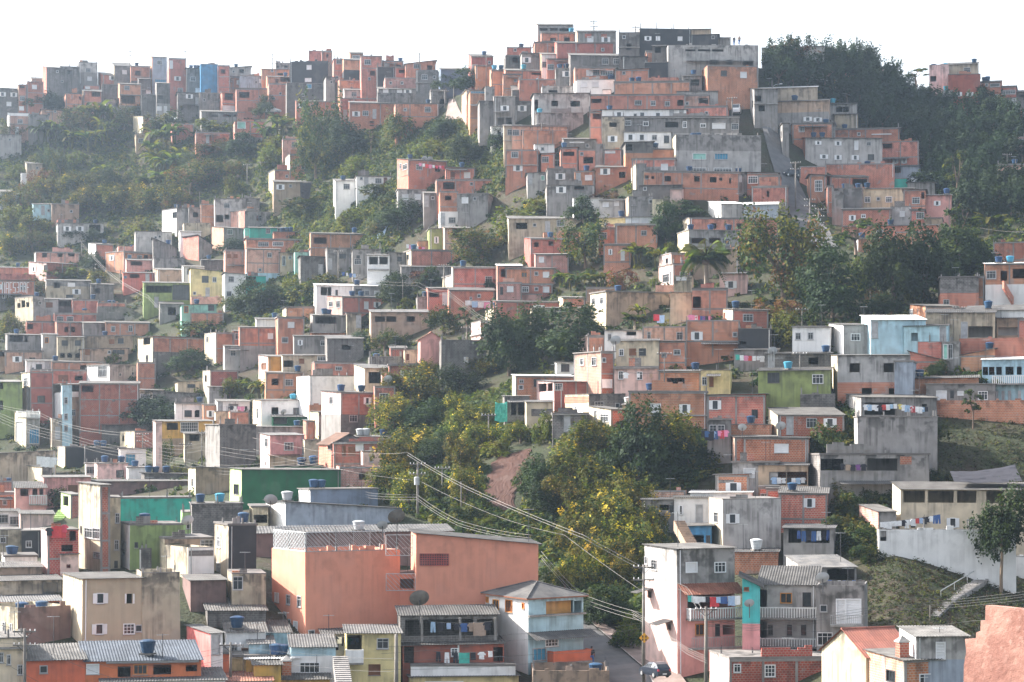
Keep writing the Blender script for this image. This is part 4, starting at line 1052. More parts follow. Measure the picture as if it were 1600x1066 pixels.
def houses_right():
    tile(1200, 60)
    H(-40,60,345,110,0,'G','f','','flat white building behind crest trees')
    H(405,125,525,185,14,'b','f','','brick house on crest among trees')
    H(672,172,805,250,46,'kn','f','c732,230','dark house with gabled lit side on crest')
    H(995,165,1115,320,0,'q','p','T1020,190 d1020,250 C1092,165','pale pink sunlit house on crest')
    H(1100,165,1292,235,0,'N','c10','g1228,198 d1150,245,60,22 T1270,165','beige top storey behind dark red house')
    H(1110,220,1308,420,-1,'d','f','w1175,344,40,24 w1245,344,40,24','dark red painted house on crest')
    H(1075,325,1140,400,0,'g','f','C1090,325','grey room beside dark red house')
    H(1310,272,1435,405,0,'b','f','s1350,288 g1345,365 c1402,365 T1325,265 T1352,265 s1400,290,60,22','brick house right of dark red house')
    H(1430,300,1530,380,0,'b','f','g1480,332,90,24','brick house with wide window on crest')
    H(1530,332,1640,375,0,'k','c10d','d1570,355,40,14','dark-roofed house at right crest end')
    H(1430,372,1600,440,0,'k','f','c1470,398 p1518,420','grey house under wide-window crest house')
    H(1440,435,1560,540,0,'b_g50','f','g1490,468 s1540,450','brick house on stilts in crest trees')
    H(1515,610,1640,680,0,'q','f','g1560,640','pale house at edge of wood')
    H(1315,680,1370,730,0,'w','f','s1335,715','small white hut in dark wood')
    H(1415,780,1640,905,0,'B','f','d1490,825,30,34 d1550,825,30,34 T1520,740','pale brick house with open storeys in wood')
    H(-60,310,305,405,0,'N','c6w','','beige hall with white roof edge below crest trees')
    H(-20,395,375,520,0,'n_g45','c8','T160,445 T165,385 w245,500,50,26 w308,505,50,26 g20,510','grey house with tanks under beige hall')
    H(375,408,545,470,0,'G','c6','d440,438,40,36 d480,438,36,36 C390,455','open roof terrace house with white beams')
    H(400,470,555,560,12,'N','f','','plain beige wall house with outside stair')
    H(70,525,130,650,20,'gG','f','g84,590','white house on steep street')
    H(130,528,400,640,22,'b','f','i208,563,34,30 T362,560 g142,560','brick house with barred window on steep street')
    H(300,525,410,560,0,'G','f','','pale parapet room above brick house')
    H(395,562,808,650,0,'b','f','T470,606 s560,590 G700,590,120,4','brick house with grey patched parapet')
    H(190,615,705,785,40,'Gb','f','w310,645,36,24 w432,648,40,26 P545,660,22,58 g622,650,26,24 T290,675 T343,672 w432,735,44,30 w538,736,44,30 k635,733,36,32 w345,730,50,26','long grey two-storey house with outside stair')
    H(705,645,930,800,0,'b','f','d735,665,60,30 w786,758,34,28 w840,758,34,28','brick house with two white shutters by wood')
    H(195,790,360,850,0,'b','p','','brick terrace wall by steep street')
    H(350,775,780,845,0,'b_b50','p','T612,828','stepped brick parapet house')
    H(780,790,930,880,0,'S','f','d800,803 c910,875,44,20','blue-grey stained house by wood')
    H(240,840,355,980,20,'b','f','i312,910,44,70','brick house with white barred gate on steep street')
    H(355,852,620,935,30,'bp','c8','d565,890,90,50 G588,900,24,30','brick house with open porch and white frame')
    H(620,872,860,925,0,'T','f','T690,918','house with turquoise painted top wall')
    H(860,890,1030,970,0,'g','f','','grey parapet house beside wood')
    H(395,930,580,1066,0,'g','f','T470,925 T605,925','grey blank-walled house in terrace row')
    H(580,930,900,1066,0,'c_c1','f','G613,995,34,34 s680,990 G745,993,38,34 T610,1045 g915,990','cream stained house with two white windows')
    H(835,930,970,1140,0,'b','f','d955,970,20,40 g912,1000','brick corner house beside cream stained house')
    H(972,970,1128,1130,0,'p','f','w1043,1017,40,30 s1050,1130 T1100,1062 d1050,1110','bright pink house at edge of wood')
    H(355,910,400,1066,12,'b','f','','narrow brick side house at street')
    H(-60,850,75,1000,0,'b','f','','brick house below steep street bend')
    H(-100,918,120,1020,0,'b_g8','f','d0,960,16,40','brick house with dark slot beside street')
    tile(1200, 300)
    H(455,108,755,220,0,'b','c8d','w520,160,42,32 G588,148,24,22','brick cottage row with white shutters')
    H(755,95,880,220,0,'G','f','c828,137,30,34','pale rendered house with one white shutter')
    H(878,112,965,225,0,'b','f','g940,145','brick end house of cottage row')
    H(965,165,1075,240,0,'n','f','','brown base below bright pink house')
    H(395,0,460,170,0,'g','f','','grey base wall by steep street')
    H(455,215,1050,260,0,'b','f','T755,255 G690,240,40,20','long brick parapet behind trees')
    H(785,245,1000,330,0,'b','p','','brick terrace house behind dark trees')
    H(545,290,700,340,10,'bw','f','T520,345','white-sided brick house behind street trees')
    H(1390,312,1640,445,0,'r','p','','large brick wall house at right edge')
    H(1050,530,1300,705,14,'k_b45','f','g1100,680,36,30','grey and brick house under dark trees')
    H(1275,525,1335,700,0,'b','f','','narrow brick pier house beside white-based house')
    H(1335,445,1640,700,6,'b_w50','c6w','g1378,512 d1456,518,40,60 d1550,505,80,60 T1425,650 C1495,690 s1352,680','brick house with white base and outside stair')
    H(875,705,1180,790,100,'b','c10','c850,690','brick house with lean-to roof above terraces')
    H(575,790,975,990,60,'UU','c26w','p650,850 w660,880','pale aqua house with bright sheet roof')
    H(975,745,1400,910,0,'N','c20d','d1310,860,150,70 p1210,850','house with broad dark roof and open porch')
    H(840,830,1110,990,0,'U','c10d','d905,895,40,50 p1080,850','pale blue house under low dark roof')
    H(1220,735,1640,850,0,'w','c28','T1355,755','white house under wide grey roof at right')
    H(1410,780,1560,895,0,'n','c8d','d1480,860,120,50','open porch house with white balustrade')
    H(1540,785,1640,910,0,'b','f','','brick house at right edge over terraces')
    H(150,835,385,965,0,'wc','c6','g185,890,34,44 g262,888,34,44','white cottage with two metal windows')
    H(375,822,630,985,90,'Gw','c8','G540,897,56,44 P400,920,24,70 n355,905','white house with porch beside white cottage')
    H(925,925,1070,1000,0,'b','p','','low brick wall house with ragged top')
    H(1180,905,1640,975,0,'b','p','','long brick terrace wall at right')
    H(1075,930,1180,1060,0,'g','f','t1095,985,24,90 g1125,985,24,90','grey house with tall blue windows')
    H(875,985,1100,1066,0,'b','L60','','brick house with ragged sloping wall')
    H(1180,970,1400,1060,0,'b','l40','T1400,1000','brick house with falling parapet at right')
    tile(1200, 550)
    H(-20,12,390,110,0,'k','c8d','d280,55,60,44 p20,60 T355,55','shaded house with dark sheet roof and dish')
    H(390,22,880,275,38,'GcG_bc34','c4','d535,98,64,56 d745,98,64,56 d408,98,14,50 d610,248,62,50 d762,250,34,50','grey block house with square black openings')
    H(780,62,893,275,0,'S','f','','blue-grey stair tower of grey block house')
    H(-60,118,385,335,0,'v','c20','k35,160,70,60 G308,170,66,54 C120,330','olive green house with white framed window')
    H(-60,120,75,155,0,'T','c4','','green awning front beside olive house')
    H(190,262,415,345,10,'k','p','','grey block terrace wall beside olive house')
    H(275,232,400,270,0,'k','f','','small grey block room on terrace')
    H(1320,50,1640,150,0,'U','c16w','d1335,118,34,50 d1380,118,34,50 d1425,118,34,50 d1490,118,50,50 d1550,118,30,50','light blue house with arched veranda and sheet roof')
    H(1390,205,1640,312,0,'U','f','p1412,275,18,64 p1450,275,14,64 p1490,275,18,64 p1552,275,14,64 B1510,172,250,48','lower light blue storey with white balustrade')
    H(895,165,1300,215,0,'b','c14','T935,245','brick house with orange roof before blue veranda')
    H(975,200,1400,330,0,'g_g1','f','c1070,268,62,56 k1135,262,20,44 c1187,255,34,24 G1325,268,58,52','grey house with dark clothes at window')
    H(1040,300,1640,355,0,'b','p','','long low brick garden wall house')
    H(480,280,1040,402,94,'gG','c22','p490,325,22,90 d690,350,190,76 d860,350,150,76 d965,335,30,30','roofed terrace hung with washing')
    H(530,402,1045,630,22,'gG','f','','high grey rendered retaining wall house')
    H(0,388,470,520,60,'rc','c44','p135,455 g268,438,62,56 w382,436,80,54','brick cottage with grey corrugated roof and white shutters')
    H(-150,528,248,690,0,'r','c8','c82,593,88,56','brick house with large closed white shutter')
    H(-60,700,245,830,0,'n','c26d','d60,780,105,80 d180,780,125,80','open porch hung with washing under dark roof')
    H(250,635,995,850,72,'gk','f','d345,695,140,72 d510,695,165,76 d705,695,185,76 Q850,670,70,50','long grey house with three wide open bays')
    H(70,870,365,1056,0,'b','c40','w255,930,70,58 T148,1020','brick cottage with grey corrugated roof, shutters, tub')
    H(-10,850,75,1000,0,'r','f','','brick lean-to beside corrugated cottage')
    H(560,985,790,1100,120,'gB','c40','','lean-to shed left of cream house')
def houses_left():
    tile(0, 300)
    H(205,75,322,140,0,'U','c6','p265,115 s300,115','pale cyan hut among hillside trees')
    H(320,75,488,150,0,'n','f','s440,120','brown hut beside pale cyan hut')
    H(355,170,475,195,0,'b','p','','brick roof wall over long white house in trees')
    H(355,193,640,270,0,'G','f','w415,228 w492,228 d585,225,70,44 T592,192','long white house with porch in trees')
    H(1000,100,1255,210,90,'Gw','f','k1080,142,24,34 T1080,100 T1205,95','white block house with dark window on terrace')
    H(1165,98,1255,195,0,'g','f','','grey rear room of white block house')
    H(1240,75,1330,195,0,'b','f','','brick house with ragged wall behind white block')
    H(1325,45,1500,205,0,'G','f','g1400,85 d1355,165,44,44 d1400,155,30,30','grey house on posts above terraces')
    H(1420,110,1600,215,100,'bB','f','d1560,160,44,34','brick house right of house on posts')
    H(1490,40,1600,110,0,'g','f','','grey wall house at terrace top')
    H(1135,190,1300,260,0,'N','p','','beige terrace wall house')
    H(1110,245,1240,340,0,'w','c8','','small white lean-to on terrace')
    H(835,245,1060,365,0,'G','f','s960,280 s985,275','large grey rendered wall house on terrace')
    H(945,285,1090,415,0,'g','L60','T1040,308','grey house with steep sloping parapet and tank')
    H(1130,270,1310,395,95,'gb','L55','','grey house with steep sloping brick wall')
    H(1305,220,1515,320,75,'gB','c6','g1418,247','house with pale brick end and grey front')
    H(1510,222,1640,310,0,'t_p45','f','u1555,248,40,26','mint and pink painted house')
    H(545,322,700,440,46,'bw','c6','p565,400 T655,310','brick house with narrow white end')
    H(220,370,490,437,0,'Bw','f','d275,385,30,30 d370,388,30,26 d440,388,40,20','long pale brick upper storey, black openings')
    H(178,437,480,520,110,'rq','f','w208,478 k280,468,14,32 d468,470,20,56','red brick storey with pale pink end')
    H(-80,465,175,505,0,'b','f','T115,460','brick parapet house with tank at far left')
    H(-80,502,290,545,0,'b','p','','long brick band house at far left')
    H(-80,540,215,705,0,'b_k45','f','','brick and grey house with white tall lettering')
    H(650,368,945,470,115,'bb','f','w690,408 u798,402,24,30 g860,405 d900,402','brick house with blue shutter by stairs')
    H(730,335,840,370,0,'B','p','T900,368','pale brick roof wall by stairs')
    H(780,420,955,490,0,'p','c8','d840,440,70,26 d905,440,60,26','house with bright pink balcony wall')
    H(760,500,950,585,0,'P','c6d','d830,520,60,24 u770,525,20,14 p910,520','house with deep pink lower balcony')
    H(950,410,1140,470,0,'g','f','','grey wall house right of pink balcony')
    H(945,480,1135,560,30,'n','c8','p955,515','brown rendered shed with sheet roof')
    H(1130,460,1260,560,0,'w','c6','g1163,490,22,34','small white cottage with window by yellow house')
    H(1175,470,1390,655,0,'y_y28','L22','k1265,538,40,40 g1322,540,26,30 p1280,625 s1200,625','yellow house with sloping roof and white bay')
    H(1385,500,1515,690,0,'w','L6','g1425,538,36,34 g1412,628,30,32','white house joined to yellow house')
    H(1180,645,1375,690,0,'B','p','','pale brick terrace under yellow house')
    H(1515,520,1640,625,0,'T','f','d1530,540,60,50','turquoise house right of joined white house')
    H(1390,360,1600,500,0,'B_B50','f','n1412,396,24,24 n1452,396,24,24','wide pale brick house with two brown shutters')
    H(1240,420,1400,470,0,'k','f','T1290,432','dark block terrace with tank')
    H(885,560,1180,715,0,'v_v1','c6','d980,600,160,44 k935,600 p965,680 k1115,620,100,90','green house with long balcony')
    H(985,690,1130,760,0,'g','c14d','d1060,735,50,50','porch with dark roof below green house')
    H(1120,692,1335,820,0,'t','f','o1148,725,26,40 k1302,715 T1215,690','mint house with arched window')
    H(1175,745,1380,815,0,'b','p','','brick steps wall beside mint house')
    H(285,545,560,660,0,'g_N70','c6','d350,575,40,34 W440,572,46,26 k430,645,44,20 w472,615','beige house with white shutter and open top')
    H(560,570,700,660,0,'k','c6','T610,582 d600,610 t545,610,30,20','dark shack house with tank beside stairs')
    H(95,648,275,800,110,'gN','f','d118,700,20,30 d145,690,22,44 d172,695,20,30 s248,685 T250,645','old beige house with three black openings')
    H(275,660,360,760,0,'G','f','n305,697,40,30','grey house with brown shutter')
    H(360,665,460,735,0,'k','c10d','d400,690,80,30','dark open shed beside brown shutter house')
    H(445,665,610,750,0,'b','f','T575,660','brick house with grey tank above brick row')
    H(600,680,780,760,0,'b_k70','p','T680,672 T700,672','dark house with two tanks by stairs')
    H(335,750,600,800,0,'b','f','g370,785 g432,785 T525,800','low brick row with two windows')
    H(350,800,515,900,0,'b','f','d408,848,24,34 d450,848,24,34','brick front with two tall openings')
    H(515,808,650,900,0,'g','c6','k636,850,20,30','grey house between two brick fronts')
    H(650,805,922,890,0,'b','c8','g697,845,26,34 g805,842,26,34','wide brick house with two narrow windows')
    H(165,800,355,870,0,'b','f','d150,830','brick house behind grey terrace house')
    H(45,880,262,970,0,'g','c6','d100,905,80,40 d160,905,20,40 T105,868','grey house with balcony and white roof edge')
    H(262,880,358,1000,0,'G','f','o288,915,24,36 u300,950,44,40','grey house with arched window and sheet')
    H(355,895,522,1035,0,'N','f','k400,932 k480,932 d385,1008,30,30 d430,1008,30,30 d480,1008,30,30','beige house on three dark bays')
    H(522,890,880,970,-60,'n','f','n690,925,30,30 k745,920 T635,935','wide brown house with round corner')
    H(500,965,790,1035,0,'n','f','n540,990,30,34 k708,990,24,28 k745,990,44,24 s675,990','brown terrace house with brown shutter')
    H(-60,975,170,1066,0,'n','f','d20,1000,60,30 d110,1000,110,36','brown house with deep open bays')
    H(30,985,265,1066,0,'B','f','','pale block front of brown house')
    H(850,890,1260,1062,92,'bc_kc45','f','d905,918,44,44 k907,1025,12,36 k1077,1028,24,30','large brick house with cream sunlit end')
    H(1262,870,1440,1030,70,'bc','f','g1280,910','brick house with sunlit cream end and pipe')
    H(1385,905,1500,950,0,'N','p','','beige terrace with clothes right of cream-end house')
    H(1440,858,1640,950,0,'r','c6','g1472,890','dark brick house over beige terrace')
    H(1385,950,1640,1050,0,'G','f','g1437,995,36,34 P1410,1010 g1490,990,20,34','pale grey house with teal door')

def houses_mid():
    tile(400, 300)
    H(-120,120,100,205,50,'gb','f','d18,162','brick and grey house below lush bank')
    H(-40,222,190,280,0,'T','c4','g75,242,26,28 g150,240','turquoise house under lush bank')
    H(110,248,240,282,0,'r','f','T165,208 T190,208 T215,208','brick house with three tanks below lush bank')
    H(-60,285,338,375,0,'b','f','g45,322,66,28 G135,320,66,26 s265,325,20,28','long brick house with two wide windows')
    H(-60,350,150,540,0,'B_U22','f','g83,388,28,28 s25,480','pale brick house with mint base by path')
    H(150,375,240,470,0,'n','f','g172,425,20,60 s210,405','brown house beside mint base house')
    H(240,372,335,460,0,'t','f','','mint wall house below long brick house')
    H(338,255,705,370,0,'b','f','d395,300,80,40 T610,325','wide brick house with porch above grey houses')
    H(335,350,440,440,0,'g','f','g385,400,28,28','grey house left of wide grey front')
    H(440,350,595,480,0,'g','f','k535,398,40,28 p442,470','wide grey house with dark doorway')
    H(275,395,420,520,0,'k','f','p398,480','grey block house with curved edge by path')
    H(595,355,770,480,0,'g','f','k630,402,20,20 g628,430','grey house with sheet roof right of dark doorway')
    H(685,390,825,575,-1,'w','c6d','d725,424,54,46 d787,424,52,46 -755,480,130,10','tall white house with two dark windows')
    H(820,372,920,520,0,'g','f','k885,415,28,28','grey house right of tall white house')
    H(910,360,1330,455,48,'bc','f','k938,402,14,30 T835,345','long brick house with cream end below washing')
    H(895,462,1215,530,0,'g','c10d','d995,503,40,30','low grey house under long brick house')
    H(1070,228,1165,345,0,'v','f','w1113,297,26,40','small green house with roof room')
    H(1165,222,1320,345,0,'B','c6','d1240,250,60,50','pale brick house with porch beside green house')
    H(1000,305,1075,345,0,'b','f','','tiny brick room beside small green house')
    H(1215,465,1490,600,0,'bc','f','g1435,540,44,40 T1280,450','brick house with sunlit step on slope')
    H(1150,515,1270,600,62,'bc','f','c1185,542,36,44','brick house with wide cream shuttered end')
    H(1490,455,1640,600,0,'b_k8','c10w','d1540,500,60,50 d1515,605,14,40','brick house with white roof edge beside palm bank')
    H(1490,560,1640,720,0,'B','f','c1568,600,40,34 k1515,610,14,44','pale brick lower house with white shutter')
    H(370,575,610,700,0,'w','c6w','d418,612,40,50 d452,612,24,50 k497,622,12,34','white house with open veranda')
    H(600,580,795,645,0,'G','c6w','k633,615 g685,622,28,30 c745,625,30,30 T565,570','grey house with white shutters and tank')
    H(438,645,838,752,95,'bB','f','g462,693,24,36 g508,693,24,40 P680,700,26,46 w747,697,40,36 T612,645 T668,648','brick house with sunlit pale front end')
    H(560,750,650,840,0,'N','f','p655,800','beige round base below brick house')
    H(710,742,1070,870,0,'n','c14d','d765,785,60,34 d835,785,60,34 d895,785,60,34 d955,785,50,34','long veranda shed with dark roof')
    H(163,705,395,775,24,'bc','f','c180,735','brick house with thin cream end above path')
    H(135,775,298,985,0,'b_b50','f','c215,820,40,36 g178,913,38,36','tall brick house with two white windows')
    H(0,785,140,835,0,'w','c10','T120,775','white shed with tank left of tall brick house')
    H(-100,835,135,1025,0,'b_g40','f','c90,890,30,34','brick house with grey base left of tall brick')
    H(350,760,560,870,0,'g','c6','d430,790,130,44 T425,865 T452,865','grey terrace with people under roof')
    H(235,890,450,1010,0,'g','c8','w273,930,30,34 g412,935,28,28','grey house with white double shutters, dark base')
    H(440,905,665,1040,0,'k','c20d','d560,960,60,30 g600,970','dark house with sheet roof and cave porch')
    H(340,870,550,905,0,'b','c6','','low brick roof room over grey house')
    H(1060,595,1190,700,0,'b','c6','d1100,635,60,30 P1165,670','brick porch house with wooden door')
    H(1190,605,1470,705,0,'b','c14d','g1325,655,16,20 s1375,640 W1390,685,200,30','brick house with washing below dark roof')
    H(995,650,1070,710,0,'g','f','T1050,690','grey wall house with tank on bushy slope')
    H(1415,720,1640,800,50,'Nc','f','T1432,720','beige house with sunlit end by wires')
    H(1325,800,1455,920,60,'bq','f','s1400,880 -1370,880,90,8','small brick house with pale sunlit end')
    H(1012,905,1145,1130,0,'p','G40','','pink gabled house end beside dark wall')
    H(1142,915,1420,1130,0,'k','f','c1295,1035,24,34','dark blank wall house behind pink gable')
    H(915,975,1012,1080,0,'c','f','n935,1018,14,34','cream cottage left of pink gable')
    H(830,965,930,1035,0,'r','c14','','red brick shed left of cream cottage')
    H(700,1015,900,1110,0,'k','p','T745,1060','dark block wall house with tank')
    H(15,1015,270,1140,60,'Yq','c8','n48,1075,30,36 n285,1045','ochre house with pale pink end')
    H(165,1010,440,1120,0,'c','c8','n283,1045,28,30 G405,1030,50,30 d200,1060,60,40','cream house with brown window')
def houses_centre():
    tile(800, 290)
    H(215,0,510,120,0,'g','f','w302,27 d415,15,60,20','grey house above lit bushes')
    H(380,80,560,130,0,'w','c6','','white shed under rust-red tree')
    H(540,90,690,180,0,'G','f','c578,118,34,30 c645,112,30,30','pale cottage with two white shutters, rusty tree')
    H(690,70,870,185,30,'gn','f','s880,100','brown block house over dark trees')
    H(865,85,930,190,0,'c','f','','cream sunlit wall sliver above dark trees')
    H(975,25,1045,115,0,'q','c6','','pale pink shed left of brick row')
    H(785,0,1045,70,0,'k','f','s820,20','dark house under beige side wall')
    H(1210,112,1445,195,80,'Gw','c12w','','white warehouse with bright metal roof')
    H(1430,120,1640,205,0,'S','c16w','','blue-grey warehouse with long bright roof')
    H(1045,200,1640,335,50,'bc','f','d1073,250,14,34 d1243,250,38,34 d1318,243,18,20 d1405,252,40,34','brick house with black holes beside big tree')
    H(1020,275,1400,415,70,'gc','f','d1150,340,90,34 d1250,340,70,34 T1240,362 T1350,375 T1105,410 g1318,345','lower porch storey with tanks beside big tree')
    H(-20,205,395,300,0,'N','c14','p220,260 s140,245 d60,250,70,40 g300,235','patched shanty row with sheet roof')
    H(538,200,700,265,0,'y','c6','i588,245,34,30 T708,208 T735,185','small yellow house with tanks')
    H(700,195,880,240,0,'w','c6','c760,218,40,24 c820,222,40,24','white house with shutters beside yellow house')
    H(635,240,895,345,0,'b','f','g813,293,32,28','large brick house in middle of slope')
    H(535,265,640,360,0,'b','f','g560,310','brick side house below yellow house')
    H(565,365,730,480,0,'b','c6','w607,410,22,34 P683,430,22,64','brick cottage with white glazed door')
    H(75,325,430,415,40,'br','f','d150,365,28,28 d240,358,30,28 s325,355 T245,410','long brick cottage with black openings, thin tree')
    H(195,288,440,325,0,'b','p','','brick rear wall over long brick cottage')
    H(145,425,350,525,0,'B','c6','c182,458,28,34','pale brick cottage with closed white shutter')
    H(-40,510,270,610,-1,'b','c8','o75,550,36,34 s150,543 c210,550,36,34','brick house with scalloped roof, arched window')
    H(-40,605,250,680,0,'b','f','c0,640 G82,640,40,34 s150,637 c210,640,36,34','lower storey of scalloped-roof brick house')
    H(-40,672,185,720,0,'B','f','','pale brick base of scalloped-roof house')
    H(-100,715,300,790,0,'b','c6','w165,758','brick house with lean roof over dark mango')
    H(120,755,440,880,0,'N','f','s290,810 s250,865','beige house with rails beside round mango')
    H(285,690,450,755,30,'bc','c6','d345,735,50,34','brick house with open pergola roof')
    H(480,655,970,800,100,'nc','f','g503,715,20,40 g553,712,20,40 T675,745','wide brown wall house with cream end')
    H(455,630,640,700,0,'B','f','','pale brick room behind wide brown wall')
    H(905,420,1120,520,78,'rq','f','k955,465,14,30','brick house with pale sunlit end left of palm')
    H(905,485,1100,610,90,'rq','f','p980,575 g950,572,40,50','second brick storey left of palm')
    H(885,615,1010,660,0,'B','p','','brick terrace wall left of palm')
    H(1000,560,1110,690,0,'N','f','c1045,555,60,20 p1015,625','beige house directly left of palm crown')
    H(975,660,1110,800,0,'c','f','','cream block wall under palm')
    H(1120,385,1400,520,0,'n','f','d1245,410,120,20','brown house with dark slot behind palm')
    H(1280,545,1450,640,0,'q','c6','','pale pink house right of palm')
    H(1110,640,1330,780,0,'b','f','d1140,720,50,70 c1155,655','brick house behind palm trunk')
    H(1300,765,1580,895,60,'rc','c4','g1455,815,60,44 T1345,850 n1310,800','red brick house with cream end below palm')
    H(1395,885,1600,1000,0,'x','f','d1425,970,40,20','black tarred base of red brick house')
    H(805,870,1075,965,0,'B','p','g845,927,24,50 g1035,930,40,50','pale brick house with two tall windows')
    H(1072,830,1405,1040,0,'b','p','w1140,928,70,50 s1375,918,28,26 d1310,1060,44,20','broad brick house with large white shutters')
    H(570,895,810,1010,0,'w','c4','g602,935,24,40 d735,910,60,24','white house with washing behind pale brick')
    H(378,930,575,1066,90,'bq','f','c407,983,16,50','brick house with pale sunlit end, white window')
    H(640,960,905,1130,0,'c','c10','n745,1028,40,44 k805,1028,44,44 G675,1030,28,44','cream house with brown and dark windows')
    H(900,960,1075,1100,0,'b','f','g1018,1028,44,34 s938,1045','brick wall house right of cream house')
    H(1370,1015,1640,1066,0,'g','c8d','','grey house with dark roof and hanging washing')

def houses_lower_right():
    tile(800, 550)
    H(0,148,385,280,22,'bc','c10w','g58,180,28,24 k155,190,40,44 s55,218','brick house with bright metal roof on bank')
    H(-45,275,110,420,0,'k','f','d60,350,44,80 d10,350,30,80','dark open undercroft below bright roofed house')
    H(275,68,390,110,0,'w','c6','k328,98','white gable corner behind brick house')
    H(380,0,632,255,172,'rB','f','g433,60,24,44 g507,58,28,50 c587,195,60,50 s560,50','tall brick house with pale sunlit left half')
    H(150,185,530,300,110,'rq','c10d','d190,215,50,50 d235,215,34,50 g285,215,50,44','brick house with creeper and open corner')
    H(90,310,255,470,0,'c','c12d','K185,375,130,44','cream hut with grey sheet roof on bank')
    H(250,380,475,520,0,'k','f','p340,440','grey block undercroft on bank')
    H(325,262,700,390,150,'kc_k1','f','c415,355,50,44 Q400,295,150,40','brick and cream room on bank edge')
    H(470,355,700,470,140,'bc','c18','G570,408,50,50 p515,400','cream cottage with window behind dark tree')
    H(680,330,800,400,0,'c','c10','Z655,315','cream shed with tank beside brick houses')
    H(632,95,905,235,-1,'q','f','G672,145,30,50 G788,148,36,50','pale pink house with washing lines')
    H(905,120,1165,235,0,'b','c10','d1010,185,110,50 d1100,170,70,44 T1130,205','brick terrace with white awning')
    H(1165,115,1345,255,0,'y_y1','f','g1187,180,30,50 n1230,185,24,60','pale yellow house with brown door')
    H(720,245,1205,450,-1,'b','f','c883,347,66,56 w1065,350,68,56 T850,235','wide brick house with white shutters, dark tree')
    H(1205,260,1570,440,-10,'b','f','w1253,327,70,56 k1497,382,36,50','brick house with corbelled right corner')
    H(1205,420,1350,590,0,'g','f','g1240,480,40,60 g1290,480,40,60','grey house behind hanging dark clothes')
    H(1350,450,1600,520,0,'b','f','T1470,510','small brick house with tank and dish')
    H(1340,525,1640,690,36,'rB','c8','c1468,588,70,58','brick house with blind window on lower slope')
    H(1360,685,1640,835,0,'G','f','c1465,748,70,58','grey rendered house with white shutter and door')
    H(1255,755,1460,870,0,'b','f','K1320,800,100,20','small stepped brick house with slab')
    H(1530,835,1640,925,0,'b','f','g1560,905','narrow brick house at bank foot')
    H(855,855,1070,960,0,'B','p','','pale brick room over rooftop shack')
    H(800,912,1010,1066,0,'g','c10d','k985,970,24,44 d940,960,60,34','grey shack house behind yellow-flowered bush')
    H(1000,900,1230,1066,0,'w','c6','w1042,975,34,56 p1155,1000','whitewashed house with stained wall')
    H(1100,870,1480,1000,0,'w','c14w','','white house with bright corrugated roof')
    tile(800, 796)
    H(1075,100,1230,250,0,'u','f','d1150,190 k1210,190,24,60','bright blue porch beside grey house')
    H(1215,-60,1660,255,86,'Gc','f','g1260,50,30,60 w1362,58,80,60','large plain grey house with white shutter')
    H(1375,265,1640,345,0,'b','f','Z1505,335,1.4','brick base with large grey tank')

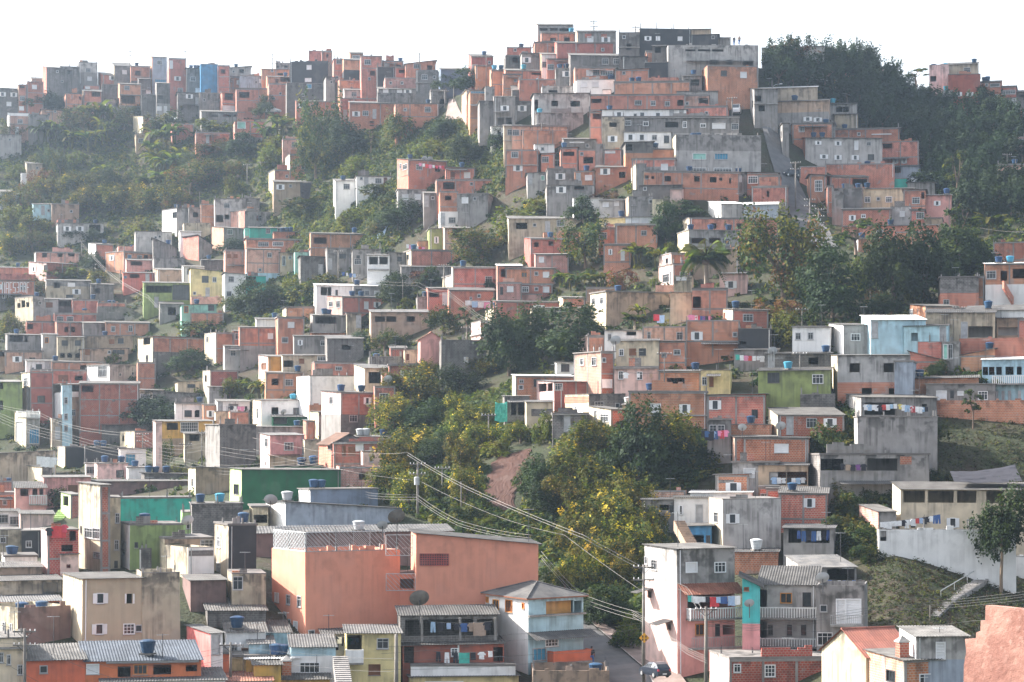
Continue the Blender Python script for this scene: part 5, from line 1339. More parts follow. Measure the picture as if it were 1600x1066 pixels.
def houses_front_left():
    tile(0, 550)
    H(-60,185,140,480,30,'vy','c12','d10,210,24,40 d10,330,20,60','olive yellow house at left edge')
    H(160,55,330,130,0,'w','c10','s200,105 k240,92 p290,90','white cottage with sheet roof on left slope')
    H(320,60,640,120,0,'b','c8','d525,95,60,30 T340,30','brick house with sheet roof on left slope')
    H(135,125,330,410,52,'rc_r1','f','G162,185,30,50 g172,245,24,50 p175,380 k255,292,44,40','tall red brick house on steep corner street')
    H(190,110,540,190,0,'r','f','n390,160,60,36 d485,160,50,30','red brick house with brown shutter, tall corner')
    H(88,225,250,420,76,'gq','f','w112,255,30,34','pale pink corner house with white balcony')
    H(90,370,245,560,70,'Gc','f','p118,490,44,120 p155,500,30,120 u210,520,60,90 B170,385,140,40','corner house with blue gate and balcony')
    H(318,195,445,415,64,'nw','f','d350,225,60,50','white and brown house with ochre balcony')
    H(385,205,445,590,0,'U_U1','f','g408,300,20,40 g408,400,20,40 g408,470,20,40','narrow light blue tower house')
    H(425,200,500,480,0,'n_N40','c6','d465,225,50,40 g455,375,24,40 W465,262,44,34','brown house with white balcony by blue tower')
    H(490,195,860,495,-1,'r','c12','d540,228,70,40 d600,228,60,40 K700,300,20,14','wide red brick house with open gallery')
    H(320,415,450,590,0,'N','f','s370,440 p355,500 d340,480,40,80','beige shop base on street corner')
    H(540,80,880,180,136,'Gw','f','g632,112,54,70 g665,110,14,40','white house with grey block wing')
    H(850,65,960,200,0,'b','f','','brick pier house beside white house')
    H(780,235,1010,295,0,'N','c6','g800,275 i895,275,60,30 p985,270','beige row house with white bars')
    H(945,240,1290,300,0,'k','L24','','dark grey sloping wall house')
    H(580,290,1010,440,52,'Gw','f','d602,375,30,40 K820,315,370,40','long grey hall with white end and dark cornice')
    H(1095,180,1255,230,0,'c','f','k1180,210,44,20','cream shed with aerial')
    H(1250,115,1470,220,46,'rc','f','k1270,165,14,40','red brick house with cream end over long wall')
    H(1290,215,1400,290,0,'g','f','','grey wall house below red brick cream end')
    H(1080,315,1260,420,0,'w','f','k1160,380,44,40 d1215,380,30,44 T1238,285','white house beside flat-topped tree')
    H(1255,325,1340,420,0,'b','f','w1297,382,44,40','small brick house with pink curtain')
    H(1340,305,1540,370,0,'w','c14','p1350,330 K1440,335,60,30','white house under dark roof with clothes')
    H(1330,368,1420,450,0,'c','f','','cream wall block by clothes terrace')
    H(1420,368,1540,450,0,'b','p','','brick terrace wall below clothes')
    H(945,430,1335,620,50,'Yq_nq45','c8','d1065,460,70,44 i1170,460,110,60','ochre house with brick lattice panel')
    H(960,430,1000,740,0,'q','f','','narrow pink house on street')
    H(1140,505,1270,660,0,'N','c6','d1200,530,60,40','beige house with awning over street')
    H(1265,450,1580,710,90,'kg','f','','large dark stained concrete house')
    H(630,450,940,510,0,'k','c24k','','brown tiled roof house behind street')
    H(740,490,945,600,90,'bc','f','d760,530,14,40','cream-ended brick house on street')
    H(740,600,900,720,0,'w','f','u805,665,60,70 c830,615,90,14','white house with blue garage door')
    H(355,588,530,700,46,'xc','f','c385,625,24,30','dark flat-roofed house with cream end')
    H(525,590,780,700,0,'x','f','T600,655 T640,650','black-walled house with blue tank')
    H(-60,610,345,790,0,'N','l20','','long pale wall house hung with white sheets')
    H(170,710,320,800,90,'kc','c6','','small dark house with cream end under sheets')
    H(530,690,640,760,0,'w','f','g555,730','small white house on crowded lane')
    H(600,690,790,780,0,'q','f','T650,690 T755,690 k740,750','pink house with tanks on crowded lane')
    H(790,715,900,790,0,'w','f','T835,760','white cube house with tank on crowded lane')
    H(890,750,1160,800,0,'k','f','T910,745 T965,742 T1030,745','dark flat house with row of tanks')
    H(270,775,560,930,0,'p','c6','n450,845,60,44','pink house with wooden window')
    H(95,840,285,990,0,'p','c36','d150,860,50,44 d215,858,30,50 d255,858,24,44 B235,910,110,56','pink porch with balustrade and sheet roof')
    H(-60,795,80,870,0,'b','p','T65,850','brick parapet house with tank at left edge')
    H(-60,875,110,985,0,'b','f','s30,930','brick house at left edge below pink porch')
    H(530,800,1160,860,0,'m','c6','','low mauve wall house with long roof')
    H(1160,712,1440,860,46,'nc','f','g1187,805,20,50','beige block house with sunlit end before green house')
    H(375,880,490,1010,60,'bV','c6','d405,920,44,60','green stair house with brick side')
    H(-60,985,125,1066,0,'w','c16','g20,1030 g100,1040','white house with shrubs at left edge')
    H(125,1000,330,1066,0,'q','c24','','pale pink house with grey roof')
    tile(0, 796)
    H(485,-150,680,380,135,'rN','c14','g548,145,50,60 g600,150,44,66 g598,282,40,34 k502,125,8,40','tall beige house with glazed corner windows')
    H(675,-70,742,360,0,'c','f','g722,55,24,60 g718,220,24,60 k716,340,20,40','narrow cream house beside turquoise wall')
    H(742,-66,1180,102,-1,'T','f','','large turquoise painted upper storey')
    H(740,100,1130,365,60,'vw','f','g765,222,50,56 k765,272,20,20 T905,235 k840,220,20,30','light green house under turquoise storey')
    H(1125,20,1185,165,0,'V','f','g1160,95,24,50','narrow light green room beside turquoise storey')
    H(1185,-30,1500,160,0,'k','f','T1238,-60 C1360,-80','dark roof house between green houses')
    H(1415,-245,2099,-25,74,'eV','f','k1457,-125,36,60','dark green house with light green end')
    H(800,250,935,370,70,'kw','f','g838,348,14,34','white cube house below light green house')
    H(935,185,1320,370,80,'nc','f','d1080,220,60,20 g1330,195','brick and cream house with bare rafters')
    H(1010,235,1320,430,150,'wN','p','K1240,270,150,34','white wall house with stained sunlit end')
    H(1320,100,1580,420,88,'xN','f','G1348,200,26,70 g1348,370,34,80 T1520,100','tall stained house with black side wall')
    H(1400,400,1640,640,30,'NN','f','g1455,455,60,80','worn plaster house with blind window')
    H(1125,440,1395,612,50,'mm','c16','','mauve-brown hall with sheet roof')
    H(-60,130,135,300,0,'N','f','s20,190','stained beige house at left edge')
    H(135,135,255,290,0,'x','f','g178,215,36,40','black-walled house with barred window')
    H(255,130,485,400,38,'rq','f','d415,240,70,40 d450,90,40,60','red brick house hung with red washing')
    H(315,280,485,400,60,'qq','c14','d423,352,26,24','small pale pink house with sheet roof')
    H(30,295,230,360,0,'w','f','T20,320 T85,318','white terrace house with two blue tanks')
    H(-60,360,260,430,0,'n','c30','','brown shed with grey sheet roof at left')
    H(-60,445,380,535,0,'N','c10','k310,490,90,70 d250,480,30,60','low long house with grey corrugated roof')
    H(-40,575,380,640,0,'O','c30d','d120,590,80,34 d220,590,60,34 d330,590,80,40','orange shed with dark roof behind brown box')
def houses_front():
    tile(400, 550)
    H(60,128,285,240,0,'b','c8','T290,135 T338,130','brick house with two tanks over banana plants')
    H(250,150,610,330,82,'ww','f','','plain white cube house by banana plants')
    H(-20,298,335,470,52,'wc','c4','C240,300 g10,380,14,60','white house with cyan tank')
    H(100,400,335,462,0,'e','c24d','d150,425,80,40','porch with dark green columns')
    H(400,250,742,495,122,'bq_kg45','c8','w685,300,46,40 g462,300 T505,240,1.2 g600,410,50,40 T675,430,1.2','brick house with large tank, shutters, sunlit end')
    H(735,215,860,420,0,'b','f','g790,280','brick wing beside shrubs')
    H(330,325,485,372,0,'b','p','','brick roof terrace by big-tank house')
    H(330,370,485,500,56,'kc','f','w442,432,50,40','dark house with cream end below big-tank house')
    H(310,425,412,500,0,'b','f','','small brick cube room')
    H(-20,462,395,545,20,'Gc','f','T258,490','pale low house with dish on roof')
    H(25,515,300,720,62,'pq','c14d','g65,560,24,50 s60,690','deep pink house with pale side')
    H(85,640,262,720,0,'n','c50k','','brown shed with rusty tile roof')
    H(260,545,400,690,40,'Nc','f','g290,610,30,50','beige house beside clay gable house')
    H(385,565,680,712,80,'kb','G62k','k455,590,20,24','gabled house with weathered clay roof')
    H(300,567,385,668,0,'q','f','d343,610,66,80','bright pink framed balcony room')
    H(480,560,835,702,0,'b','f','n543,610,24,60 n592,612,44,50 W640,590,50,50','brick house with two brown doors')
    H(660,615,772,720,0,'q','f','g710,660,24,44','pale pink room with narrow window')
    H(515,708,790,840,0,'B','p','d665,765,60,50','brick terrace house with wire fence')
    H(600,525,870,565,0,'k','c8','Z645,515,1.2 Z682,512,1.2 T790,535','dark roof house with grey tanks')
    H(605,100,862,225,66,'cc','c22d','d740,160,90,70 g700,150,20,70 g760,150,20,70','cream columned porch with dark roof')
    H(822,78,1000,210,0,'r','f','','red brick house behind pink gable')
    H(775,130,862,220,0,'q','f','','pale pink wall with dish')
    H(360,64,675,150,0,'b','f','g510,100,40,24','brick house with grey window over white cube')
    H(125,702,402,765,0,'e','f','T285,692,1.5 T358,692,1.5','dark green frame with two large tanks')
    H(262,850,752,965,72,'sw','f','T355,850,1.2 T418,850,1. T350,900,.9','dark slate house with white end')
    H(58,925,898,1090,122,'Sw','L46','Z78,915,1.5','long blue-grey house with white end')
    H(-20,960,75,1080,0,'c','f','d40,1030,90,50','cream porch at white end of blue-grey house')
    tile(400, 796)
    H(-20,150,1215,330,0,'m','c45d','Z640,80,1.4','long house with dark corrugated roof')
    o1 = H(92,262,890,800,213,'oo','p','c130,542,24,56 g200,556,24,60 g268,568,24,64 p180,712 c245,720,26,60 s207,697 s342,765','big salmon orange house with roof railings', dep=9, frame=False)
    o2 = H(985,148,1739,700,0,'o','L66','','salmon orange house with sloping top and brick grille', d=o1['d']+1.5, dep=9)
    H(812,395,990,700,0,'o','f','d930,460,90,60','salmon link between two orange house blocks', d=o1['d']+4, dep=3)
    H(555,765,892,1095,0,'y_y1_w','c34d','d600,820,90,90 g780,826,72,64 n730,988,72,64 S605,900,110,80','yellow house with white balcony and dark roof')
    H(412,770,640,900,0,'G','c50d','d470,830,80,80','dark-roofed stair landing beside yellow house')
    H(215,850,490,1100,0,'U_w78','c76d','G330,975,120,62','white house with mint tiled gable')
    H(-40,832,110,1000,0,'U','c60d','','pale tiled house with dark roof')
    H(-40,762,212,850,0,'U','c76','','house with brown corrugated roof by salmon wall')
    H(-60,925,262,1066,0,'Y','c18w','T128,915,1.2 T165,930,1.2','ochre house with two tanks')
    H(150,1050,455,1160,0,'Y','c118','','ochre house with grey sheet roof and chimney')
    H(-10,962,155,1160,0,'Y','c20','','ochre wall house end')
    H(905,840,1530,1000,0,'d','c16','G1225,885,44,46 d945,890,60,100 d1510,900,60,90 W1250,885,10,90','red walled porch house with washing', d=204.5)
    H(890,655,1490,845,0,'k','c55d','d1130,730,420,100 d1420,730,110,100 d945,730,60,100 |1020,735,14,150 |1255,735,14,140 |1470,735,14,140','open terrace under sagging dark roof', d=206.5, dep=4.5)
    H(955,970,1600,1040,0,'w','f','','whitewashed parapet of red porch house', d=203, dep=1.5)
    H(950,1036,1620,1140,0,'y','c10','W1160,1070,240,20','pale yellow base under white parapet', d=202.6, dep=3)
    H(1410,548,2019,1000,269,'Uw_Uw1_O','h80d','o1428,560,14,34 o1480,590,36,60 o1560,598,42,72 o1648,595,14,34 d1874,605,170,80 y1874,605,200,90 d1985,605,46,80 -1850,650,350,12 A1870,768,400,40 i1824,815,76,62 u1748,895,76,76 S1917,900,240,70 g1680,880,50,120','white and mint house with ochre veranda')
    tile(800, 796)
    H(130,995,600,1150,0,'n','p','T522,985,1.2','tan parapet house in front of street')
    H(815,246,1376,1010,205,'gG_pq72','c5','g826,312,16,50 g880,340,34,60 d850,525,26,40 d968,725,26,40 A852,495,44,26 A966,692,54,28 c1110,358,72,64 G1287,358,66,62 d1220,560,270,100 o1170,742,72,66 k1268,745,24,72 d1415,742,70,60 R1210,486,370,62 B1290,635,430,66 X1300,815,420,66','pink and grey corner house with laundry balcony')
    H(1420,425,1530,1010,-1,'a_p52','L50','n1445,492,30,24 n1480,500,40,26','aqua painted wall bay beside laundry balcony')
    tile(1200, 796)
    H(-58,462,302,880,0,'G','c112','o112,548,66,60 k240,556,46,80 d-36,550,46,110 B125,632,350,64 k15,745,26,62 k133,745,26,62 k220,745,26,62 d-36,740,46,110 B125,815,350,50','pale house with two balustraded balconies and arched windows')
    H(300,468,597,880,0,'g','p','P452,630,60,150 c530,630,90,150 X490,682,200,60 s345,612 g340,800','grey house with tall white doors behind railing')
    H(110,358,545,480,118,'gG','c72d','d450,405,170,80 g275,400,40,60','roofed terrace over white-door house')
    H(95,115,405,290,0,'g','c28d','d165,162,80,84 d305,162,150,84','open porch with dark clothes over grey wall')
    H(-364,925,382,1160,125,'rq','f','G-190,980,42,50 i12,995,64,72','brick house with flat slab roof at street corner')
    H(325,905,912,1110,280,'cN','g146x','','gabled house with red clay tile roof')
    H(808,785,1236,1100,105,'Gw_Sw55','c6','c1065,872,56,104','pale house with louvred blue-grey window')
    H(600,932,1172,1150,242,'bB','c30','k758,1030,52,72 G1000,1048,130,64','brick house with sheet roof and little chimney')
    tile(1200, 550)
    H(765,848,1660,1105,52,'cc','c44','d900,882,134,74 d1065,882,160,74 d1225,882,120,74 d1400,882,110,74 d1570,882,90,74 w1140,1052,72,58 g1250,1054,46,46 d895,1064,28,40','long cream house with open upper veranda')
    tile(1200, 796)
    H(672,126,1530,322,14,'wG','p','d712,156,38,62','curving whitewashed garden wall', name='garden_wall', cat='wall', dep=2.5)
    H(1485,290,1640,362,0,'w','p','','low white wall end by slope', name='garden_wall', cat='wall', dep=2.)
    tile(0, 796)
    H(383,430,880,822,122,'Dc','c24','w616,548,92,62 d795,548,34,60 W772,548,10,60 W822,548,10,60 w612,738,92,62 i795,735,66,60 s872,730','cream two-storey house with four shuttered windows')
    H(876,392,1112,806,0,'N','p','','black-stained cream stair block')
    H(-120,608,437,830,230,'mN','p','g25,725,16,60 g68,735,14,60 T182,612,1.1 T305,612,1.1','mauve-brown box house with two tank lids')
    H(165,935,525,1120,0,'O','c100','s270,988','orange house with grey corrugated roof')
    H(525,937,1240,1120,0,'O','c122s','c568,985,80,62 d765,1000,80,66 o865,985,80,60 d1000,985,110,60 d1180,975,70,40 -940,936,570,14 T920,915,1.5','orange house with blue-grey corrugated roof')
    H(1150,765,1375,1010,150,'wP','c44d','p1335,830,50,120','red-sided house with white door')
    H(1290,895,1420,1000,0,'O','f','i1325,970,60,50','orange room with white barred window')
    H(1395,758,1640,905,0,'w','c60','T1465,745,1.4 g1445,855,34,36 n1522,880,60,50','white tiled house with big tank')
    H(1415,912,1640,1010,0,'y','f','','pale yellow wall house with scalloped edge')
    H(625,1064,1390,1220,0,'w','c80d','','dark sheet roof house at bottom edge')
    H(1345,1064,1680,1220,0,'w','c62x','','red clay roof house at bottom edge')
    H(-60,800,165,1130,0,'c','f','g10,915,20,60 g55,928,24,60 g125,990,30,60 -60,855,200,12','cream corner house at lower left edge')
    H(1280,625,1640,720,0,'k','c80','','low house with wide grey roof behind white tiles')
    return o1, o2
# ================================================================== streets, poles, wires, vehicles, washing
def pole(x, y0, y1, label, arms=1, lamp=False, dn=0., r=.16, box=False, d=None):
    """a utility pole from its foot (x,y1) to its top (x,y0), tile pixels"""
    px, py = tp(x, y1); d = (D(px, py) if d is None else d)-dn; p = P(px, py, d); h = (tp(0, y1)[1]-tp(0, y0)[1])/F*d
    e = empty('utility_pole', p, rng.uniform(-.4, .4), label, 'utility pole', 'utility poles on the hill')
    b = MB(); b.tube([(0, 0, -1.5), (0, 0, h)], r, 'pole', 8, r*.65); b.build('pole_shaft', e, smooth=True)
    for i in range(arms):
        z = h-.25-i*1.1; a = MB(); a.box(-.95, -.07, z-.06, .95, .07, z+.06, 'pole'); a.tube([(-.6, 0, z-.05), (0, 0, z-.6)], .025, 'dark', 4); a.tube([(.6, 0, z-.05), (0, 0, z-.6)], .025, 'dark', 4); ao = a.build('crossarm', e)
        for xx in (-.85, -.45, .45, .85):
            q = MB(); q.lathe([(.035, 0), (.05, .04), (.03, .07), (.05, .11), (.02, .16)], 'white', 8); q.build('insulator', ao, (xx, 0, z+.06))
    if lamp:
        a = MB(); a.tube([(0, 0, h-1.2), (.7, -.1, h-.8), (1.5, -.2, h-.7)], .04, 'rail', 6); lo = a.build('lamp_arm', e)
        q = MB(); q.hexa([(1.4,-.3,h-.76),(2.0,-.3,h-.72),(2.0,-.1,h-.72),(1.4,-.1,h-.76),(1.45,-.28,h-.64),(1.9,-.26,h-.64),(1.9,-.14,h-.64),(1.45,-.12,h-.64)], 'white'); q.build('lamp_head', e)
    if box:
        a = MB(); a.lathe([(.28, 0), (.32, .03), (.32, .85), (.28, .9), (.1, .95)], 'rail', 12); a.build('transformer', e, (0, -.4, h-2.6))
    return (p, h, d)
def wire(pts, sag, label, r=.03, n=1, mat='cable', gap=.25, group='overhead cables'):
    """a cable (or a twisted run of them) through world points"""
    for j in range(n):
        b = MB(); path = []
        off = Vector((rng.uniform(-.1, .1), rng.uniform(-.1, .1), -j*gap))
        for a, c in zip(pts, pts[1:]):
            s = sag*(c-a).length*rng.uniform(.9, 1.1)
            for i in range(12): t = i/12; path.append(a.lerp(c, t)+off+Vector((0, 0, -4*s*t*(1-t))))
        path.append(pts[-1]+off); b.tube(path, max(.012, r*.28), mat, 5)
        o = b.build('overhead_cable', smooth=True); tag(o, label, 'cable', group if n > 1 else None)
def W(x, y, d): px, py = tp(x, y); return P(px, py, d)

GAR = {}
def garment(kind, c):
    k = (kind, c)
    if k in GAR: return GAR[k]
    b = MB(); m = 'cloth_'+c
    def sheet(pts, th=.05):
        n = len(pts)
        b.poly([(x, -th/2, z) for x, z in pts], m); b.poly([(x, th/2, z) for x, z in pts][::-1], m)
        for i in range(n):
            (xa, za), (xb, zb) = pts[i], pts[(i+1) % n]; b.poly([(xa, -th/2, za), (xa, th/2, za), (xb, th/2, zb), (xb, -th/2, zb)], m)
    if kind == 's': sheet([(-.2, 0), (.2, 0), (.42, -.22), (.34, -.34), (.23, -.24), (.26, -.72), (-.27, -.70), (-.23, -.24), (-.35, -.33), (-.42, -.2)])
    elif kind == 't': sheet([(-.2, 0), (.2, 0), (.24, -.95), (.06, -.98), (0, -.35), (-.05, -.97), (-.24, -.93)])
    elif kind == 'd': sheet([(-.5, 0), (.0, -.03), (.5, 0), (.48, -1.), (.1, -1.06), (-.2, -1.0), (-.5, -1.04)])
    else: sheet([(-.22, 0), (.22, 0), (.24, -.6), (-.2, -.62)])
    me = b.mesh('garment'); GAR[k] = me; return me
KN = {'s':'shirt','t':'pair of trousers','d':'sheet','q':'towel'}; CN = dict(w='white', r='red', p='pink', k='black', b='navy', u='light blue', y='yellow', t='teal', n='brown', v='purple')
def washing(x0, y0, x1, y1, items, where, d, sc=1., sag=.03):
    """a washing line with each garment on it; items like 'sw tb dk'"""
    a, c = W(x0, y0, d), W(x1, y1, d); b = MB(); path = [a.lerp(c, i/10)+Vector((0, 0, -4*sag*(c-a).length*i/10*(1-i/10))) for i in range(11)]
    b.tube(path, .02, 'cabled', 4); tag(b.build('washing_line'), 'thin washing line strung '+where, 'washing line')
    its = items.split()
    for i, k in enumerate(its):
        t = (i+.5)/len(its)*.96+.02; p = a.lerp(c, t)+Vector((0, 0, -4*sag*(c-a).length*t*(1-t)-.01))
        o = link('garment', garment(k[0], k[1]), None, p, rng.uniform(-.25, .25)); s = sc*rng.uniform(.85, 1.15); o.scale = (s, s, s)
        tag(o, CN[k[1]]+' '+KN[k[0]]+' pegged on the line '+where, 'garment', 'washing '+where)

def dish(x, y, d, label, r=.7, yaw=0., leg=1.0, mesh=False):
    p = W(x, y, d); e = empty('satellite_dish', p, yaw, label, 'satellite dish', 'satellite dishes on roofs')
    b = MB(); b.tube([(0, 0, -leg), (0, 0, 0)], .04, 'dark', 6); b.build('mast', e)
    b = MB(); prof = [(r*i/6, .35*r*(i/6)**2) for i in range(1, 7)]+[(r*.985, .36*r)]
    m = 'pole' if mesh else 'tankg'; b.lathe([(.01, 0)]+prof, m, 20); b.tube([(0, 0, 0), (r*.3, 0, .6*r)], .02, 'dark', 4); b.tube([(-r*.8, 0, .2*r), (r*.3, 0, .6*r)], .015, 'dark', 4)
    o = b.build('reflector', e); o.rotation_euler = (R(-50), R(-25), 0)

def car(x, y, label, col, yaw, d=None, ln=3.7, kind='car', van=False):
    px, py = tp(x, y); p = P(px, py, d)
    e = empty('parked_car', p+Vector((0, 0, .12)), yaw, label, kind); w = .8
    # cross sections along x (front to back): (x, z of waist, half width, z roof, half width roof)
    if van: prof = [(-1.85, .75, .62, .8, .5), (-1.7, .95, .76, 1.05, .6), (-1.3, 1.05, .8, 1.75, .66), (-.6, 1.1, .82, 1.9, .7), (1.0, 1.1, .82, 1.9, .7), (1.75, 1.05, .8, 1.8, .68), (1.86, .95, .75, 1.2, .65)]
    else: prof = [(-1.85, .55, .58, .6, .45), (-1.7, .72, .74, .76, .6), (-1.0, .88, .8, .93, .66), (-.55, .92, .82, 1.12, .66), (-.05, .95, .82, 1.43, .58), (.8, .95, .82, 1.46, .58), (1.35, .95, .8, 1.3, .58), (1.72, .9, .76, .98, .62), (1.85, .7, .7, .75, .6)]
    b, g = MB(), MB(); rings = []
    for (x_, zw, hw, zr, hr) in prof:
        rings.append([(x_, -hw*.92, .22), (x_, -hw, .45), (x_, -hw, zw), (x_, -hr, zr), (x_, hr, zr), (x_, hw, zw), (x_, hw, .45), (x_, hw*.92, .22)])
    for a, c in zip(rings, rings[1:]):
        for i in range(8):
            j = (i+1) % 8; b.poly((a[i], a[j], c[j], c[i]), col)
    b.poly(rings[0][::-1], col); b.poly(rings[-1], col); b.build('body', e)
    # glass set a little proud of the cabin
    def side(i0, i1, s):
        pts = []
        for i in range(i0, i1+1):
            x_, zw, hw, zr, hr = prof[i]; pts.append((x_, zw+.05, hw, zr-.06, hr))
        for a, c in zip(pts, pts[1:]):
            f = lambda q, t: (q[0], s*(q[2]+(q[4]-q[2])*t+.012), q[1]+(q[3]-q[1])*t)
            gg.poly((f(a, .05), f(c, .05), f(c, .95), f(a, .95)), 'pane')
    rng_ = (2, 5) if van else (3, 6)
    for s in (-1, 1):
        gg = MB(); side(*rng_, s); gg.build('side_window', e)
    a, c = (prof[1], prof[2]) if van else (prof[3], prof[4])
    q = MB(); q.poly([(a[0]-.02, -a[4]*.95, a[3]+.02), (a[0]-.02, a[4]*.95, a[3]+.02), (c[0]-.03, c[4]*.93, c[3]+.0), (c[0]-.03, -c[4]*.93, c[3]+.0)], 'pane'); q.build('windscreen', e)
    a, c = (prof[-2], prof[-1]) if van else (prof[-3], prof[-2])
    q = MB(); q.poly([(a[0]+.02, -a[4]*.9, a[3]+.0), (a[0]+.02, a[4]*.9, a[3]), (c[0]+.02, c[4]*.9, c[3]+.03), (c[0]+.02, -c[4]*.9, c[3]+.03)], 'pane'); q.build('rear_window', e)
    for x_ in (-1.15, 1.15):
        for s in (-1, 1):
            t = MB(); t.lathe([(.12, -.09), (.27, -.09), (.3, -.06), (.3, .06), (.27, .09), (.12, .09)], 'dark', 16); o = t.build('wheel', e, (x_, s*.72, .28)); o.rotation_euler = (R(90), 0, 0)
            t = MB(); t.lathe([(.03, -.1), (.17, -.1), (.17, .1), (.03, .1)], 'rail', 12); t.build('rim', o)
    for s in (-1, 1):
        t = MB(); t.box(1.76, s*.62-.09, .68, 1.875, s*.62+.09, .86, 'cloth_r'); t.build('tail_light', e)
        t = MB(); t.box(-1.87, s*.5-.12, .5, -1.74, s*.5+.12, .66, 'white'); t.build('headlight', e)
    t = MB(); t.box(1.8, -.72, .3, 1.93, .72, .5, col); t.build('rear_bumper', e)
    t = MB(); t.box(1.932, -.22, .36, 1.945, .22, .48, 'white'); t.build('number_plate', e)
    return e

def person(px, py, d, label, yaw=0., top='cloth_k', legs='cloth_b', h=1.7, step=.25):
    """one skinned body, hair and clothes as children"""
    e = empty('person', P(px, py, d), yaw, label, 'person'); e.scale = (h/1.7,)*3
    v = [(0,0,.92),(0,.01,1.12),(0,.0,1.36),(0,-.01,1.48),(0,-.02,1.60),(0,-.03,1.67),
         (-.18,0,1.40),(-.25,.02,1.12),(-.24,-.08,.88),(-.24,-.1,.78), (.18,0,1.40),(.25,-.02,1.12),(.24,-.1,.90),(.24,-.12,.8),
         (-.1,0,.86),(-.11,-step*.4,.48),(-.11,-step*.3,.08),(-.11,-step*.3-.16,.03), (.1,0,.86),(.11,step*.2,.48),(.11,step*.7,.1),(.11,step*.7-.15,.03)]
    ed = [(0,1),(1,2),(2,3),(3,4),(4,5),(2,6),(6,7),(7,8),(8,9),(2,10),(10,11),(11,12),(12,13),(0,14),(14,15),(15,16),(16,17),(0,18),(18,19),(19,20),(20,21)]
    rr = [(.16,.11),(.14,.1),(.17,.11),(.06,.06),(.085,.1),(.07,.085),(.065,.065),(.05,.05),(.04,.04),(.035,.025),(.065,.065),(.05,.05),(.04,.04),(.035,.025),(.09,.09),(.065,.065),(.045,.05),(.035,.03),(.09,.09),(.065,.065),(.045,.05),(.035,.03)]
    def skin(name, vs, es, rs, mat, grow=0.):
        me = bpy.data.meshes.new(name); me.from_pydata(vs, es, []); me.materials.append(M[mat]); o = link(name, me, e)
        o.modifiers.new('s', 'SKIN'); me.skin_vertices or None
        for sv, q in zip(me.skin_vertices[0].data, rs): sv.radius = (q[0]+grow, q[1]+grow)
        me.skin_vertices[0].data[0].use_root = True
        sb = o.modifiers.new('u', 'SUBSURF'); sb.levels = sb.render_levels = 2; return o
    skin('body', v, ed, rr, 'skin')
    skin('shirt', [v[i] for i in (1,0,2,6,7,10,11)], [(0,1),(0,2),(2,3),(3,4),(2,5),(5,6)], [(rr[i][0]+.02, rr[i][1]+.02) for i in (1,0,2,6,7,10,11)], top)
    skin('trousers', [v[i] for i in (0,14,15,16,18,19,20)], [(0,1),(1,2),(2,3),(0,4),(4,5),(5,6)], [(rr[i][0]+.02, rr[i][1]+.02) for i in (0,14,15,16,18,19,20)], legs)
    b = MB(); b.lathe([(.085, -.02), (.098, .03), (.085, .08), (.05, .11), (.01, .12)], 'cloth_k', 10); b.build('hair', e, (0, -.0, 1.63))
    return e
M['skin'] = simple('skin_brown', (.22, .11, .07), .6)
M['carblue'] = simple('car_paint_blue_grey', (.035, .045, .065), .3, .3, 0, 1., .05, .5)
M['carwhite'] = simple('car_paint_white', (.65, .66, .68), .3, 0, 0, 1., .04, .5)
M['yel'] = simple('sign_yellow', (.72, .36, .03), .5)

def lattice(e, pts, h, name='railing', mat='rail', pitch=.42):
    """fence of slanted bars along local points (x,y,z); each bay gets its frame"""
    for a, c in zip(pts, pts[1:]):
        a, c = Vector(a), Vector(c); b = MB(); ln = (c-a).length; up = Vector((0, 0, h))
        for q in ((a, c), (a+up, c+up), (a, a+up), (c, c+up)): b.tube(q, .035, mat, 4)
        n = int((ln+h)/pitch)
        for i in range(1, n):
            s = i*pitch; x0, z0 = (s, 0) if s <= ln else (ln, s-ln); x1, z1 = (0, s) if s <= h else (s-h, h)
            b.tube((a+(c-a)*(x0/ln)+Vector((0, 0, z0)), a+(c-a)*(x1/ln)+Vector((0, 0, z1))), .02, mat, 4)
        b.build(name, e)

def stairs(pts, w, n, label, mat='slab', rail=False, name='outdoor_stairs'):
    """steps between two world points"""
    a, c = pts; e = empty(name, a, 0, label, 'stairs'); b = MB(); v = c-a; hd = Vector((v.x, v.y, 0)); s = Vector((-hd.y, hd.x, 0)).normalized()*w/2
    for i in range(n):
        p, q = hd*(i/n), hd*((i+1)/n); z = v.z*(i+1)/n; zl = v.z*i/n-.9
        b.hexa([p-s+Vector((0,0,zl)), q-s+Vector((0,0,zl)), q+s+Vector((0,0,zl)), p+s+Vector((0,0,zl)), p-s+Vector((0,0,z)), q-s+Vector((0,0,z)), q+s+Vector((0,0,z)), p+s+Vector((0,0,z))], mat)
    b.build('steps', e)
    if rail:
        r = MB(); up = Vector((0, 0, .9)); r.tube([s+up, v+s+up], .05, 'rail', 6)
        for i in range(5): p = v*(i/4)+s; r.tube([p-up*.4, p+up], .04, 'rail', 5)
        r.build('handrail', e)
